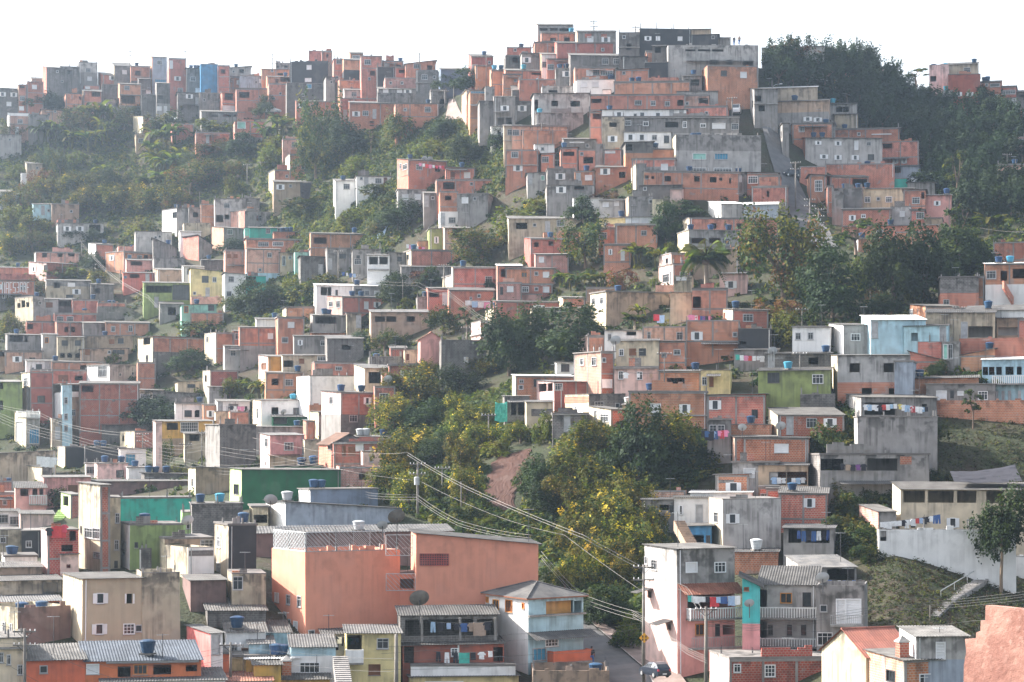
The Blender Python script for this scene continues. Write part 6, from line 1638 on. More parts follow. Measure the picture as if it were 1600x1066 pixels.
def plants():
    make_arch()
    tile(0, 60)
    B = 'banana plants on the green slope below the skyline'
    for x, y, w, h in ((255,660,150,190),(330,650,130,170),(570,560,190,190),(640,560,130,190),(560,690,170,150),(640,640,140,160),(430,680,140,130),(1000,700,170,170),(1090,650,150,150),(960,840,190,190),(1040,860,190,190),(1080,800,170,160),(930,760,150,170),(1000,930,180,140),(640,860,120,100),(900,960,180,150)):
        TR(x, y, w, h, 'b', 'banana plant with long arching leaves on the shaded green slope', B)
    for x, y, w, h, k, l in ((230,450,190,110,'d','dark tree between brick house and skyline block house'),(340,450,130,90,'d','dark tree below tall dark block house'),(450,500,130,80,'o','olive bushy tree under square brick box'),
        (500,600,180,150,'a','brown-green tree left of banana clump'),(770,560,140,130,'a','brownish tree below porch house with washing'),(830,500,120,80,'f','small tree against porch house base'),(1010,580,180,120,'u','dark shrub on slope under deck'),(280,860,90,180,'f','tall thin tree beside pale hut'),(370,880,100,180,'f','grey-brown thin tree right of pale hut'),
        (220,820,110,90,'v','sunlit bush on hut roof'),(100,870,120,90,'v','light bush left of pale hut'),(470,790,120,90,'v','light creeper-covered bush on slope'),(260,950,150,130,'r','rust-coloured bush above brick cottage ruin'),(310,980,180,140,'o','olive tree below rust-coloured bush'),(480,990,220,150,'o','round sunlit tree on lower green slope'),(650,960,170,140,'d','dark tree on lower green slope'),(760,930,110,100,'u','round dark bush on lower green slope'),
        (1180,960,260,190,'a','broad tree at foot of banana slope'),(1280,900,220,150,'a','rounded tree under brick house on slope'),(1170,830,180,110,'d','dark tree beside long sunk brick house'),(1010,1060,240,150,'o','sunlit tree above white block house'),(1110,1060,170,110,'a','brown tree above white block house'),(1430,880,150,120,'a','olive tree near concrete slab path'),(1500,720,180,130,'d','dark tree below teal shutter house'),(1330,720,200,100,'a','dull tree left of teal shutter house'),(1450,970,130,110,'v','bright lime bush on terrace bank'),(70,650,110,110,'a','tree before pale wall house at far left'),(1330,590,240,90,'v','dark hedge mass under concrete deck')):
        TR(x, y, w, h, k, l)
    S = 'trees massed on the lower left green slope'
    for x, y, w, h in ((60,1060,150,110),(170,1060,160,130),(560,1060,200,140),(700,1060,200,150),(830,1050,180,150),(420,1060,170,110),(900,1070,170,120)):
        TR(x, y, w, h, rng.choice('oaf'), 'olive green tree massed with others on the lower left slope', S)
    tile(400, 60)
    for x, y, w, h, k, l in ((380,790,250,410,'f','tall airy tree standing above whole slope'),(370,880,210,250,'f','loose grey-green tree under tall airy tree'),(600,730,260,200,'d','dark tree right of tall airy tree'),(500,640,120,100,'u','dark bush under shaded brick house'),(880,660,170,200,'f','pale leaning tree against long brick house'),(710,740,90,170,'w','thin crooked tree with few leaves'),
        (1310,790,210,170,'d','rounded dark tree on bright grassy slope'),(1180,330,130,100,'d','dark tree beside dirt street'),(1340,320,230,130,'d','broad dark tree at dirt street top'),(1160,620,170,130,'d','dark round bush at top of grassy slope'),(1120,740,170,100,'v','light grass tuft bush mid slope'),(1020,760,120,110,'v','light green bush mid slope'),(600,850,170,120,'v','light green bush above white shed'),(130,730,190,110,'v','lime bush beside pale brick cottage'),(70,800,150,120,'v','lime bush above sunlit-end house'),(1390,540,80,100,'u','dark bush under grey column house'),(1480,680,110,120,'d','dark tree under beige house'),(60,480,110,120,'d','dark tree below white cars')):
        TR(x, y, w, h, k, l)
    for x, y, w, h in ((60,680,150,170),(160,620,170,160),(130,560,130,120)):
        TR(x, y, w, h, 'b', 'banana plant with long arching leaves on the shaded green slope', B)
    for x, y, w, h, l in ((760,980,200,70,'low dark hedge right of whitewashed cottage'),(900,1066,220,110,'grey-green bush below three-storey brick house'),(330,1066,330,90,'bright grass bank bush under brown shack')):
        TR(x, y, w, h, 'u', l)
    # the shaded wood on the right
    tile(1200, 60); FW = 'trees of the shaded wood on the right hillside'
    spots = []
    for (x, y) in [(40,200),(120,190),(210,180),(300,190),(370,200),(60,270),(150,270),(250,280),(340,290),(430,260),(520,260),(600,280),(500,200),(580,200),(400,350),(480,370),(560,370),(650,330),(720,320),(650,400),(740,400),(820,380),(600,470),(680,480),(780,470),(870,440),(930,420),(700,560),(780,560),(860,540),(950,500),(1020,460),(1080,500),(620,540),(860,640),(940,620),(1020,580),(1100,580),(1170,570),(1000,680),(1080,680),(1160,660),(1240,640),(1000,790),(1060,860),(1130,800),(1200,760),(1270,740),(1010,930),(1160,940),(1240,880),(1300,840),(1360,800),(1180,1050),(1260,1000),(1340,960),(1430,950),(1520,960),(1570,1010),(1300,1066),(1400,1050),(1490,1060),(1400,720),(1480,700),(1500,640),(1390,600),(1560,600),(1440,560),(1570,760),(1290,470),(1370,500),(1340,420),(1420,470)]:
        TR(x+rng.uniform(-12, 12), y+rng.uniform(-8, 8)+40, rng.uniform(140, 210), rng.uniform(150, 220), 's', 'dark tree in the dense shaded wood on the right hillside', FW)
    for x, y, w, h, k, l in ((910,290,170,100,'w','flat-crowned tree on crest left of pink house'),(100,150,260,110,'r','rust-tinted tree on crest beside white building'),(340,190,170,120,'a','rust-and-green tree at crest edge'),(870,620,170,120,'a','olive tree catching light in wood'),(1165,1050,160,330,'w','tall bare pale-trunked tree in wood'),(590,480,110,60,'v','light creeper bush above roof terrace')):
        TR(x, y, w, h, k, l)
    tile(0, 300)
    for x, y, w, h, k, l in ((170,180,150,100,'v','sunlit bush left of long white house'),(60,220,170,130,'v','light bush mass at far left edge'),(190,260,170,110,'o','feathery olive bush under light bush'),(60,400,180,140,'o','tall grassy bush above far left house'),(200,370,180,120,'a','brown-tipped bush behind pale brick storey'),(440,300,150,80,'d','dark bush under long white house'),(370,140,120,70,'o','olive bush over brown hut'),(590,310,110,70,'d','dark tree behind narrow white end house'),
        (870,280,160,90,'v','lime grassy bush left of grey wall house'),(400,530,240,70,'v','yellow-green grass bush under red brick storey'),(580,490,130,110,'d','dark tree by narrow white end house'),(600,580,110,90,'o','olive tree over dark shack'),(230,640,120,110,'a','brown shrub beside white lettering'),(60,720,130,80,'o','pale olive bush at far left terrace'),(50,900,130,150,'o','sunlit bush at left edge terrace'),(1450,390,160,90,'d','dark hedge under mint and pink house'),(1540,760,220,200,'d','dark tree mass right of mint house'),(1430,720,140,80,'o','grassy bush below joined white house'),(1250,880,250,80,'u','dark bush strip behind large brick house'),(1180,1100,230,120,'d','round dark tree against large brick house'),(700,1060,80,60,'v','small light bush on terrace roof')):
        TR(x, y, w, h, k, l)
    tile(400, 300)
    for x, y, w, h, k, l in ((880,230,240,160,'d','rounded dark tree below grey rendered base'),(760,260,140,80,'o','olive scrub bush beside blue tarpaulin'),(600,230,130,80,'v','light bush by cyan tank on grassy slope'),(560,250,160,90,'v','bright bush on grassy slope'),(1390,440,300,210,'a','broad brownish tree right of pale brick porch'),(1560,330,140,110,'v','bright banana-like bush beside brown tree'),(1360,440,170,90,'v','light bush at foot of broad brownish tree'),(900,600,220,90,'d','dark bush right of tall white house'),(1000,590,180,100,'r','rusty bush right of tall white house'),(1080,580,130,110,'d','dark bush under low grey house'),(880,700,190,180,'d','dense dark tree right of shuttered brick house'),(960,720,120,60,'v','light bush by grey tank wall'),
        (1160,880,190,160,'f','thin light tree by staircase slope'),(1300,910,130,190,'w','slender palm-like tree by staircase'),(680,980,140,110,'d','dark tree beside cave porch'),(790,1000,180,140,'f','loose tree above brick shed'),(1560,1130,290,360,'d','big dark mango tree behind blank dark wall'),(200,640,120,100,'v','light tuft bush on green bank'),(100,720,260,130,'d','dark thicket on green bank'),(280,680,270,120,'u','dark shrub bank below washing'),(430,590,230,80,'u','dark hedge behind open veranda house'),(520,130,100,60,'u','bush by bank steps'),(1440,600,90,60,'d','dark bush beside brick slope house'),(900,960,120,60,'u','dark bush over red brick shed'),(600,190,200,80,'v','bright grass bush on slope edge')):
        TR(x, y, w, h, k, l)
    tile(800, 290)
    for x, y, w, h, k, l in ((100,250,270,130,'v','bright leafy bush left of shanty row'),(70,330,220,110,'v','light cane bush under shanty row'),(200,180,200,90,'o','olive bush below grey house'),(440,230,150,150,'d','dark tree behind shanty row'),(335,110,60,80,'c','small round tree by grey house wall'),(555,110,110,60,'r','red-leaved bush above white shed'),(635,85,50,40,'r','second smaller red-leaved bush by white shed'),(450,510,230,290,'f','loose grey-leaved tree before long brick cottage'),(950,350,190,230,'d','dark tree between middle brick house and brick with holes'),(1050,190,230,90,'d','dark tree behind pale pink shed'),(1000,420,100,60,'v','light bush beside banana clump'),(680,640,130,120,'r','rust-coloured thicket beside banana row'),(820,760,90,120,'c','dark narrow bush on brown wall roof'),(60,1060,330,290,'d','left big dark mango tree below brick houses'),(420,1080,420,320,'d','right big round dark mango tree'),(870,620,60,50,'v','light bush on brown wall roof')):
        TR(x, y, w, h, k, l)
    for x, y, w, h, l in ((790,500,190,180,'large banana clump below middle brick house'),(900,520,130,150,'banana plant left of palm-side brick house'),(380,640,140,110,'banana plant at left end of banana row'),(460,640,130,120,'banana plant in middle of banana row'),(540,640,130,120,'banana plant at right end of banana row'),(310,620,120,100,'banana plant beside scalloped-roof house'),(780,850,120,130,'banana plant on wall between cream house and beige')):
        TR(x, y, w, h, 'b', l)
    TR(1195, 805, 310, 440, 'p', 'large palm with drooping fronds in middle of slope')
    TR(755, 950, 160, 160, 'p', 'small palm behind house with washing')
    tile(1200, 300)
    for x, y, w, h, k, l in ((90,700,430,560,'a','huge brown-green tree beside steep street'),(150,620,210,330,'a','rust-edged limb tree right of huge tree'),(400,790,330,410,'c','dense dark glossy conical tree'),(80,930,190,180,'v','light green tree left of white cottage'),(60,800,220,130,'r','pinkish-red bush under huge tree'),(590,640,180,200,'v','bright green tree between dark trees'),(770,700,330,440,'d','dark ragged tree with thin trunks'),(960,680,330,430,'d','dark tree right of ragged tree'),(1150,570,300,330,'d','dark tree under tall slender tree'),(1290,560,220,280,'d','dark tree at right end of tree row'),(1180,560,230,440,'w','tall slender tree rising over tree row'),(540,420,270,240,'w','sparse tree at street bend'),(660,720,130,110,'r','reddish bush under dark ragged tree'),(900,700,110,80,'v','light bush under dark tree row'),(700,760,200,120,'d','dark bush behind bright sheet roof'),(790,960,170,180,'a','small tree in front of pale aqua house'),(790,990,120,60,'u','dark bush beside red box'),(210,650,150,110,'d','dark bush left of conical tree')):
        TR(x, y, w, h, k, l)
    TR(1370, 260, 200, 160, 'b', 'banana plant with long arching leaves at edge of wood')
    tile(0, 550)
    for x, y, w, h, k, l in ((990,470,310,180,'d','flat-topped spreading tree beside white hall'),(1020,720,90,170,'f','sapling by narrow pink house'),(1100,760,80,60,'v','small bush on dark flat roof'),(180,1000,110,70,'u','shrub below pink porch'),(380,960,120,110,'u','dark creeping plant beside green stair house'),(1420,290,130,120,'o','bushy tree behind dark roof with clothes'),(515,580,60,80,'d','small dark street tree'),(740,790-400,60,40,'u','small bush behind grey hall')):
        TR(x, y, w, h, k, l)
    for x, y, w, h, l in ((1560,260,130,110,'banana plant left of white cube house'),(1500,240,100,90,'small banana plant on roof edge by cube house')): TR(x, y, w, h, 'b', l)
    tile(400, 550)
    for x, y, w, h, l in ((40,290,130,140,'banana plant at left of banana clump by cube house'),(110,290,150,150,'banana plant at right of banana clump by cube house')): TR(x, y, w, h, 'b', l)
    for x, y, w, h, k, l in ((960,360,330,250,'o','large olive tree before pink gabled house'),(1060,200,190,140,'o','olive tree top against pink gable'),(850,500,260,220,'o','olive bush right of brick wing'),(1030,480,230,170,'d','dark bush under pink gable'),(1260,260,230,160,'d','dark tree under blank dark wall'),(1400,140,190,100,'o','olive bush at foot of dark wall'),(1200,400,150,140,'y','yellow-flowered bush by wire post'),(1230,500,130,130,'v','bright cane clump on bank'),(960,660,300,180,'y','yellow-flowered thicket below dark bush'),(850,760,230,220,'y','yellow-flowered thicket right of clay gable house'),(820,900,220,200,'o','bushy tree behind utility pole'),(940,960,200,200,'o','olive thicket behind slate house'),(1100,720,220,170,'d','dark thicket beside leaning pole'),(1180,640,190,150,'d','dark bush under cane clump'),(1360,480,200,150,'o','olive bush under mint balcony'),(1380,620,220,170,'o','olive thicket above red bank'),(1260,760,180,240,'o','tall olive thicket left of red bank'),(1290,960,180,240,'o','long olive thicket down left of red bank'),(1500,640,190,90,'v','grassy bush on top of red bank'),(1130,920,140,140,'u','dark shrub by blue tarpaulin'),(1290,1050,190,120,'u','dark shrub below red bank'),(1420,1090,130,70,'v','light shrub behind salmon roof'),(1080,860,130,120,'u','dark shrub with blossom by wires')):
        TR(x, y, w, h, k, l)
    tile(800, 550)
    for x, y, w, h, k, l in ((770,790,340,440,'d','large dark tree before wide brick house'),(990,690,280,310,'o','olive tree right of large dark tree'),(430,680,280,240,'o','olive tree left of large dark tree'),(560,640,160,200,'o','pale feathery tree by cream cottage'),(150,900,210,240,'d','dark tree beside red bank'),(200,1010,170,180,'d','lower dark tree beside red bank'),(50,560,140,120,'o','olive grass bush on bank top'),(210,560,130,170,'v','light creeper bush by grey undercroft'),(400,880,330,260,'o','wide olive thicket in middle of bank'),(300,1000,240,220,'o','olive thicket under dark bank tree'),(1090,720,220,170,'d','dark bush right of olive tree'),(960,800,230,130,'d','dark undergrowth bush at tree foot'),(1490,900,80,90,'u','small dark bush beside brick room'),(540,790,160,120,'o','scrub bush under olive tree')):
        TR(x, y, w, h, k, l)
    YF = 'yellow-flowered shrubs on the lower bank'
    for x, y, w, h in ((680,960,250,220),(760,1030,260,230),(600,1060,250,230),(850,1066,220,190),(500,1000,230,200),(560,1130,260,230),(700,1160,260,220),(840,1150,220,190),(430,1130,240,200),(620,1260,260,220),(760,1260,240,210),(500,1230,240,200),(370,1240,200,190),(880,1250,170,170),(560,1350,230,200),(440,1340,200,190),(700,1370,220,200),(390,1440,180,180),(520,1440,200,190),(640,1440,200,170),(840,1370,140,160)):
        TR(x, y, w, h, 'y', 'olive shrub covered in small yellow flowers on the lower bank', YF)
    tile(800, 796)
    for x, y, w, h, k, l in ((560,720,250,230,'d','dark tree beside street pavement'),(650,690,190,200,'d','dark tree right of pavement tree'),(720,870,170,210,'l','light leafy small tree by utility pole'),(480,660,160,160,'u','dark shrub at top of street'),(330,500,160,140,'o','olive shrub behind hipped roof'),(230,470,130,110,'u','dark shrub beside salmon wall end'),(650,850,120,90,'u','dark shrub on verge by pavement')):
        TR(x, y, w, h, k, l)
    tile(1200, 550)
    for x, y, w, h, k, l in ((340,640,170,180,'u','dark rounded shrub below brick cottage'),(430,520,130,70,'u','low shrub beside grey retaining wall'),(1040,160,110,100,'d','dark shrub behind orange roof'),(1265,475,130,230,'w','stunted tree on grass bank by brick garden wall'),(990,570,190,110,'u','grassy bush at corner of retaining wall'),(480,920,200,130,'u','dark shrub under three-bay house'),(620,960,130,100,'u','shrub with bare stems under three-bay house'),(1060,800,120,70,'u','dark bush beside black tarpaulin'),(470,1040,170,160,'u','dark green bush right of corrugated cottage')):
        TR(x, y, w, h, k, l)
    tile(1200, 796)
    TR(1440, 525, 265, 610, 'd', 'tall dark tree standing before cream house', frac=.6)
    TR(1445, 340, 130, 60, 'u', 'small shrub at end of whitewashed wall')
    for x, y, w, h, l in ((470,210,220,160,'dark bush beside open porch with clothes'),(560,260,200,150,'dark bush left of whitewashed wall'),(620,330,170,100,'dry bush under whitewashed wall')): TR(x, y, w, h, 'u', l)
    # ground cover
    G = [([(-150,195),(0,180),(330,180),(480,200),(560,300),(420,330),(300,320),(230,410),(-150,430)], 1.8), ([(470,190),(800,190),(790,300),(640,330),(480,320)], 1.0),
         ([(430,300),(640,310),(640,360),(590,420),(480,430),(420,360)], .5), ([(370,430),(520,430),(500,500),(420,520),(360,500)], .3), ([(1190,95),(1320,110),(1450,160),(1600,190),(1800,200),(1800,430),(1440,400),(1430,300),(1330,190),(1190,130)], 1.0),
         ([(590,640),(700,580),(780,660),(1000,650),(1130,680),(1120,740),(1010,800),(1005,1000),(930,960),(860,880),(700,830),(590,780)], 2.0), ([(1290,740),(1400,760),(1360,870),(1300,860)], .25), ([(1300,600),(1340,640),(1330,700),(1265,710),(1260,670)], .15)]
    G.append(([(-200,430),(0,400),(300,300),(620,320),(800,200),(1180,300),(1440,330),(1600,420),(1780,430),(1780,640),(1300,600),(1000,620),(560,800),(0,760),(-200,900)], 2.7))
    scatter('undergrowth', G, 1500, 26, .34, .9, ['leaf_mid', 'leaf_dark', 'leaf_olive', 'leaf_light'], [.36, .3, .22, .12], label='tangled leafy undergrowth covering the open slopes')
    Q = [([(480,200),(780,190),(780,310),(640,320)], .8), ([(430,310),(620,320),(590,420),(480,430)], .7), ([(0,200),(560,210),(420,330),(0,400)], .8), ([(680,640),(800,600),(880,660),(800,700),(720,720)], .3)]
    scatter('grass', Q, 2600, 14, .3, .5, ['grass', 'leaf_mid', 'leaf_light', 'leaf_olive'], [.55, .2, .1, .15], 1.6, label='rough tufted grass on the banks')
    E = [([(1440,640),(1750,640),(1750,1000),(1600,770),(1400,760),(1430,710)], 1.2), ([(1350,870),(1600,880),(1600,985),(1500,1000),(1340,1010)], 1.0), ([(1300,750),(1400,770),(1350,880),(1300,870)], .3)]
    scatter('short_grass', E, 1700, 10, .15, .35, ['grass', 'leaf_dark', 'leaf_shade', 'dry'], [.2, .3, .15, .35], 1.2, label='short trampled grass and weeds on the brown bank')  # darker leaf mix: the slope's shade is painted into the grass
# ================================================================== scene
def setup():
    cd = bpy.data.cameras.new('camera'); cam = bpy.data.objects.new('camera', cd); COL.objects.link(cam)
    cam.rotation_euler = (R(90), 0, 0); cd.sensor_width = 36; cd.lens = 36*F/1600; cd.shift_y = (HZ-533)/1600
    cd.clip_end = 6000; cd.clip_start = 1; scene.camera = cam
    w = bpy.data.worlds.new('World'); scene.world = w; w.use_nodes = True; nt = w.node_tree; nt.nodes.clear()
    o = nt.nodes.new('ShaderNodeOutputWorld'); bg = nt.nodes.new('ShaderNodeBackground'); s = nt.nodes.new('ShaderNodeTexSky')
    s.sky_type = 'NISHITA'; s.sun_disc = False; az = R(-68); el = R(34)
    s.sun_elevation = el; s.sun_rotation = az; s.dust_density = 3.0; s.air_density = 1.0; s.ozone_density = 1.0
    hs = nt.nodes.new('ShaderNodeHueSaturation'); hs.inputs['Saturation'].default_value = .42; nt.links.new(s.outputs[0], hs.inputs['Color'])
    bg.inputs[1].default_value = .125; nt.links.new(hs.outputs[0], bg.inputs[0]); nt.links.new(bg.outputs[0], o.inputs[0])
    ld = bpy.data.lights.new('sun', 'SUN'); ld.energy = 4.2; ld.angle = R(.5); ld.color = (1, .93, .84)
    lo = bpy.data.objects.new('sun', ld); COL.objects.link(lo)
    d = Vector((math.sin(az)*math.cos(el), math.cos(az)*math.cos(el), math.sin(el)))
    lo.rotation_euler = d.to_track_quat('Z', 'Y').to_euler()
    v = scene.view_settings; v.view_transform = 'Standard'; v.look = 'None'; v.gamma = 1; v.exposure = EXPO
    scene.cycles.max_bounces = 6; scene.cycles.diffuse_bounces = 3; scene.cycles.transmission_bounces = 3; scene.cycles.volume_bounces = 0
    scene.cycles.caustics_reflective = scene.cycles.caustics_refractive = False
    scene.cycles.use_denoising = True; scene.cycles.sample_clamp_indirect = 4
def haze():
    b = MB(); b.box(-3600, -70, -170, 3600, 1900, 112, 'air'); o = b.build('haze'); o['kind'] = 'stuff'
m = bpy.data.materials.new('air'); m.use_nodes = True; m.node_tree.nodes.clear()
_o = m.node_tree.nodes.new('ShaderNodeOutputMaterial'); _v = m.node_tree.nodes.new('ShaderNodeVolumePrincipled')
_v.inputs['Color'].default_value = (.64, .81, 1., 1); _v.inputs['Density'].default_value = HAZE; _v.inputs['Anisotropy'].default_value = .68
m.node_tree.links.new(_v.outputs[0], _o.inputs['Volume']); M['air'] = m

def streets():
    tile(800, 796)
    px = lambda l: [tp(*q) for q in l]
    drape('street', px([(430,690),(330,800),(400,900),(470,1000),(500,1150)]), px([(455,690),(560,780),(700,900),(830,1010),(900,1150)]), 'road', .22)
    drape('pavement', px([(456,690),(561,780),(701,900),(831,1010),(901,1150)]), px([(500,690),(640,770),(830,890),(1000,990),(1120,1150)]), 'roadp', .36)
    drape('kerb', px([(454,690),(557,780),(697,900),(826,1010),(896,1150)]), px([(457,690),(563,780),(703,900),(833,1010),(903,1150)]), 'slab', .38, 30, 2)
    tile(1200, 60)
    drape('steep_street', px([(-40,540),(0,700),(50,860),(100,1010),(120,1066),(190,1180),(300,1300)]), px([(40,540),(115,700),(170,860),(245,1010),(290,1100),(380,1200),(430,1300)]), 'road', .35)
    tile(400, 60)
    drape('dirt_street', px([(1190,380),(1180,440),(1165,510)]), px([(1225,380),(1250,440),(1290,520)]), 'roadp', .25, 8, 4)
    # bare red bank
    b = MB(); n = 26; g = []
    L_ = [(1480,640),(1440,720),(1420,800),(1405,900),(1400,1000),(1410,1050)]; R_ = [(1680,590),(1730,650),(1700,730),(1640,820),(1590,920),(1560,1050)]
    tile(400, 550)
    at = lambda l, t: tuple(l[min(int(t*5), 4)][k]+(l[min(int(t*5), 4)+1][k]-l[min(int(t*5), 4)][k])*(t*5-min(int(t*5), 4)) for k in (0, 1))
    for i in range(n+1):
        a, c = at(L_, i/n), at(R_, i/n); row = []; a = (a[0]+14*math.sin(i*1.3)+rng.uniform(-8, 8), a[1]); c = (c[0]+16*math.sin(i*.9+1)+rng.uniform(-10, 10), c[1]+rng.uniform(-4, 4))
        for j in range(n+1):
            q = tp(a[0]+(c[0]-a[0])*j/n, a[1]+(c[1]-a[1])*j/n); d0 = D(*q)
            edge = min(i, n-i, j, n-j)
            row.append(P(q[0], q[1], d0-((.18+.14*min(edge, 3)+rng.uniform(-.14, .14)) if edge > 0 else -.5)))
        g.append(row)
    for i in range(n):
        for j in range(n): b.poly((g[i][j], g[i][j+1], g[i+1][j+1], g[i+1][j]), 'soilred')
    o = b.build('earth_bank', smooth=True); o['kind'] = 'structure'

def furniture(o1, o2):
    # railings of the salmon building (parts of it)
    tile(400, 796); e = o1['e']; Wd, dp, Hh = o1['W'], o1['dep'], o1['H']
    k = Wd/(890-305)
    lattice(e, [(.1, dp-.2, Hh), (.1, dp*.5, Hh), (.1, .15, Hh)], 1.75)
    lattice(e, [(.2, .15, Hh), (k*150, .15, Hh), (k*300, .15, Hh), (k*490, .15, Hh)], 1.75)
    lattice(e, [(0.3, dp-.2, Hh), (k*200, dp-.2, Hh), (k*400, dp-.2, Hh), (k*620, dp-.2, Hh)], 1.95)
    b = MB()
    for x in (k*150, k*300, k*490): b.box(x-.2, .0, Hh+.002, x+.2, .3, Hh+.5, 'o')
    b.build('parapet_post', e)
    e2 = o2['e']; u = o2['H']/(700-214)
    lattice(e2, [(-k*170, .1, o2['H']*.36), (-.05, .1, o2['H']*.36)], 1.55)
    lattice(e2, [(-k*172, .4, o2['H']*.75), (-k*110, .4, o2['H']*.75), (-k*20, .4, o2['H']*.75)], 1.9)
    b = MB(); z1 = (HZ-tp(0, 345)[1])/F*o2['d']-o2['zb']; z0 = z1; z1 = (HZ-tp(0, 275)[1])/F*o2['d']-o2['zb']; x0, x1 = k*22, k*186
    b.box(x0, -.03, z0, x1, .0-.003, z1, 'x')
    for i in range(13): x = x0+(x1-x0)*i/12; b.box(x-.04, -.09, z0, x+.04, -.031, z1, 'd')
    for i in range(6): z = z0+(z1-z0)*i/5; b.box(x0, -.1, z-.04, x1, -.032, z+.04, 'd')
    b.build('brick_grille', e2)
    # near plaster wall, lower right
    d = 78.; tile(1200, 796)
    out = [(1205,1110),(1208,960),(1222,880),(1215,800),(1282,796),(1284,760),(1310,750),(1312,686),(1340,684),(1342,592),(1430,600),(1579,616),(1900,640),(1900,1110)]
    a = [W(x, y, d) for x, y in out]; yaw = R(-50)
    base = a[0].copy(); fr = []
    ux, uy = math.cos(yaw), math.sin(yaw)
    for p in a:      # drop the outline on an oblique wall plane along the same sight lines
        t = p.x/p.y; s = (t*base.y-base.x)/(ux-t*uy); y = base.y+s*uy; fr.append(Vector((base.x+s*ux, y, p.z*y/d)))
    nb = Vector((-uy, ux, 0))*.35; b = MB(); n = len(fr)
    nx = 40
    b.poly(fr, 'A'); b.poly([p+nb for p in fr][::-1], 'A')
    for i in range(n): j = (i+1) % n; b.poly((fr[i], fr[i]+nb, fr[j]+nb, fr[j]), 'A')
    mod = b.build('plaster_wall'); tag(mod, 'rough pink plastered wall with stepped broken top, close at hand', 'wall')
    # poles
    P_ = {}
    tile(0, 60)
    pole(802, 75, 300, 'skyline pole between dark-roofed house and tank roof', 2); pole(1142, 75, 280, 'skyline lamp post on brick tower', 1); pole(1525, 775, 900, 'pale pole on sunlit terrace bank', 1); pole(1232, 945, 1040, 'thin pole above white block house', 0, r=.08)
    tile(400, 60)
    pole(103, 95, 280, 'skyline pole beside grey open top storey', 3); pole(1008, 90, 250, 'skyline pole with double lamp arms', 1, True); pole(1220, 290, 400, 'pole beside derelict grey house', 1); pole(1165, 320, 430, 'wooden pole on dirt street', 1); pole(1420, 70, 300, 'thin pole on dark red skyline house', 0, r=.08); pole(30, 760, 850, 'pole on lime bush terrace', 1)
    tile(800, 20)
    pole(505, 45, 220, 'summit pole behind grey house with brick patches', 2); pole(762, 82, 240, 'summit pole with antenna beside black house', 1); pole(1022, 265, 440, 'lamp pole before huge grey building', 0, True); pole(1358, 520, 740, 'pole at long weathered block end', 1); pole(182, 680, 860, 'pole by pale brick terrace', 1); pole(703, 690, 790, 'pole on weathered block corner', 1)
    tile(1200, 60)
    pole(655, 130, 300, 'crest pole among wood trees', 1); pole(25, 260, 400, 'white lamp post on beige hall', 0, True); pole(1468, 510, 640, 'lamp post by crest houses in wood', 0, True); pole(1475, 710, 860, 'white pole in wood beside open-storey house', 1); pole(170, 760, 1066, 'pole beside silver car on steep street', 2)
    tile(1200, 300)
    P_['s1'] = pole(258, 40, 300, 'street pole behind huge tree', 2); P_['s2'] = pole(312, 100, 400, 'double pole with transformer on steep street', 3, box=True); pole(980, 500, 690, 'white pole before dark tree row', 1); pole(1355, 395, 460, 'short pole above white-edged roof', 1); pole(1178, 705, 920, 'pale pole on roof terraces at right', 1, r=.1); pole(210, 715, 840, 'pole behind white cottage', 1, r=.1); pole(630, 610, 760, 'thin mast before reddish bush', 0, r=.06); pole(827, 805, 1000, 'pale pole before pale aqua house', 1, r=.1); pole(1405, 770, 970, 'brown pole on brick terrace wall', 1, r=.14); pole(722, 830, 960, 'white mast holding red box', 0, r=.12)
    tile(0, 300)
    P_['l1'] = pole(503, 300, 400, 'white-wired pole on left hill path', 1); pole(630, 272, 320, 'short pole beside tank on brick roof', 0, r=.08); P_['l2'] = pole(742, 480, 560, 'pole above pink balcony stairs', 1); P_['l3'] = pole(915, 640, 730, 'pole at foot of green house stairs', 1)
    tile(400, 300)
    pole(508, 360, 560, 'tall pole before wide grey front', 1); P_['m1'] = pole(613, 510, 580, 'pole before tall white house', 1); P_['m2'] = pole(1160, 445, 620, 'pole over low grey house', 1); pole(1300, 830, 920, 'pole by staircase trees', 1); pole(905, 540, 720, 'thin pole in dark bushes', 0, r=.07)
    tile(0, 550)
    P_['v1'] = pole(880, 500, 720, 'dark pole left of narrow pink house', 2, r=.14); P_['v2'] = pole(1145, 560, 720, 'dark pole by awning house', 1, r=.14); P_['v3'] = pole(1245, 485, 720, 'brown pole before stained concrete house', 1, r=.14); P_['v4'] = pole(585, 360, 560, 'street lamp by white hall end', 0, True); pole(245, 440, 580, 'thin pole before blue garage gate', 1, r=.1); P_['v5'] = pole(395, 440, 590, 'pole at foot of light blue tower', 1, r=.12)
    tile(400, 550)
    P_['c1'] = pole(997, 680, 1030, 'main utility pole with transformer and long wires', 2, box=True, d=262, r=.17); P_['c0'] = pole(508, 625, 760, 'brown pole before clay gable house', 1, r=.13); pole(1148, 705, 880, 'slim pole inside bank thicket', 1, r=.09); pole(1265, 800, 1010, 'slim pole beside red bank', 0, r=.08); P_['c5'] = pole(1435, 380, 600, 'pale pole on bank top under mint balcony', 1, r=.12); pole(150, 805, 910, 'lamp bracket pole before dark green wall', 0, True, r=.06)
    tile(800, 550)
    pole(940, 0, 245, 'slim grey pole before pale pink house', 1, r=.09, dn=3); pole(305, 215, 520, 'slim pole on grey undercroft', 0, r=.09, dn=2); pole(530, 180, 350, 'slim pole by bank-edge room', 0, r=.09, dn=3); pole(795, 280, 420, 'grey pole beside wide brick house', 1, r=.1, dn=4)
    tile(1200, 550)
    pole(197, 0, 290, 'thin white pole before olive green house', 1, r=.09, dn=4)
    tile(800, 796)
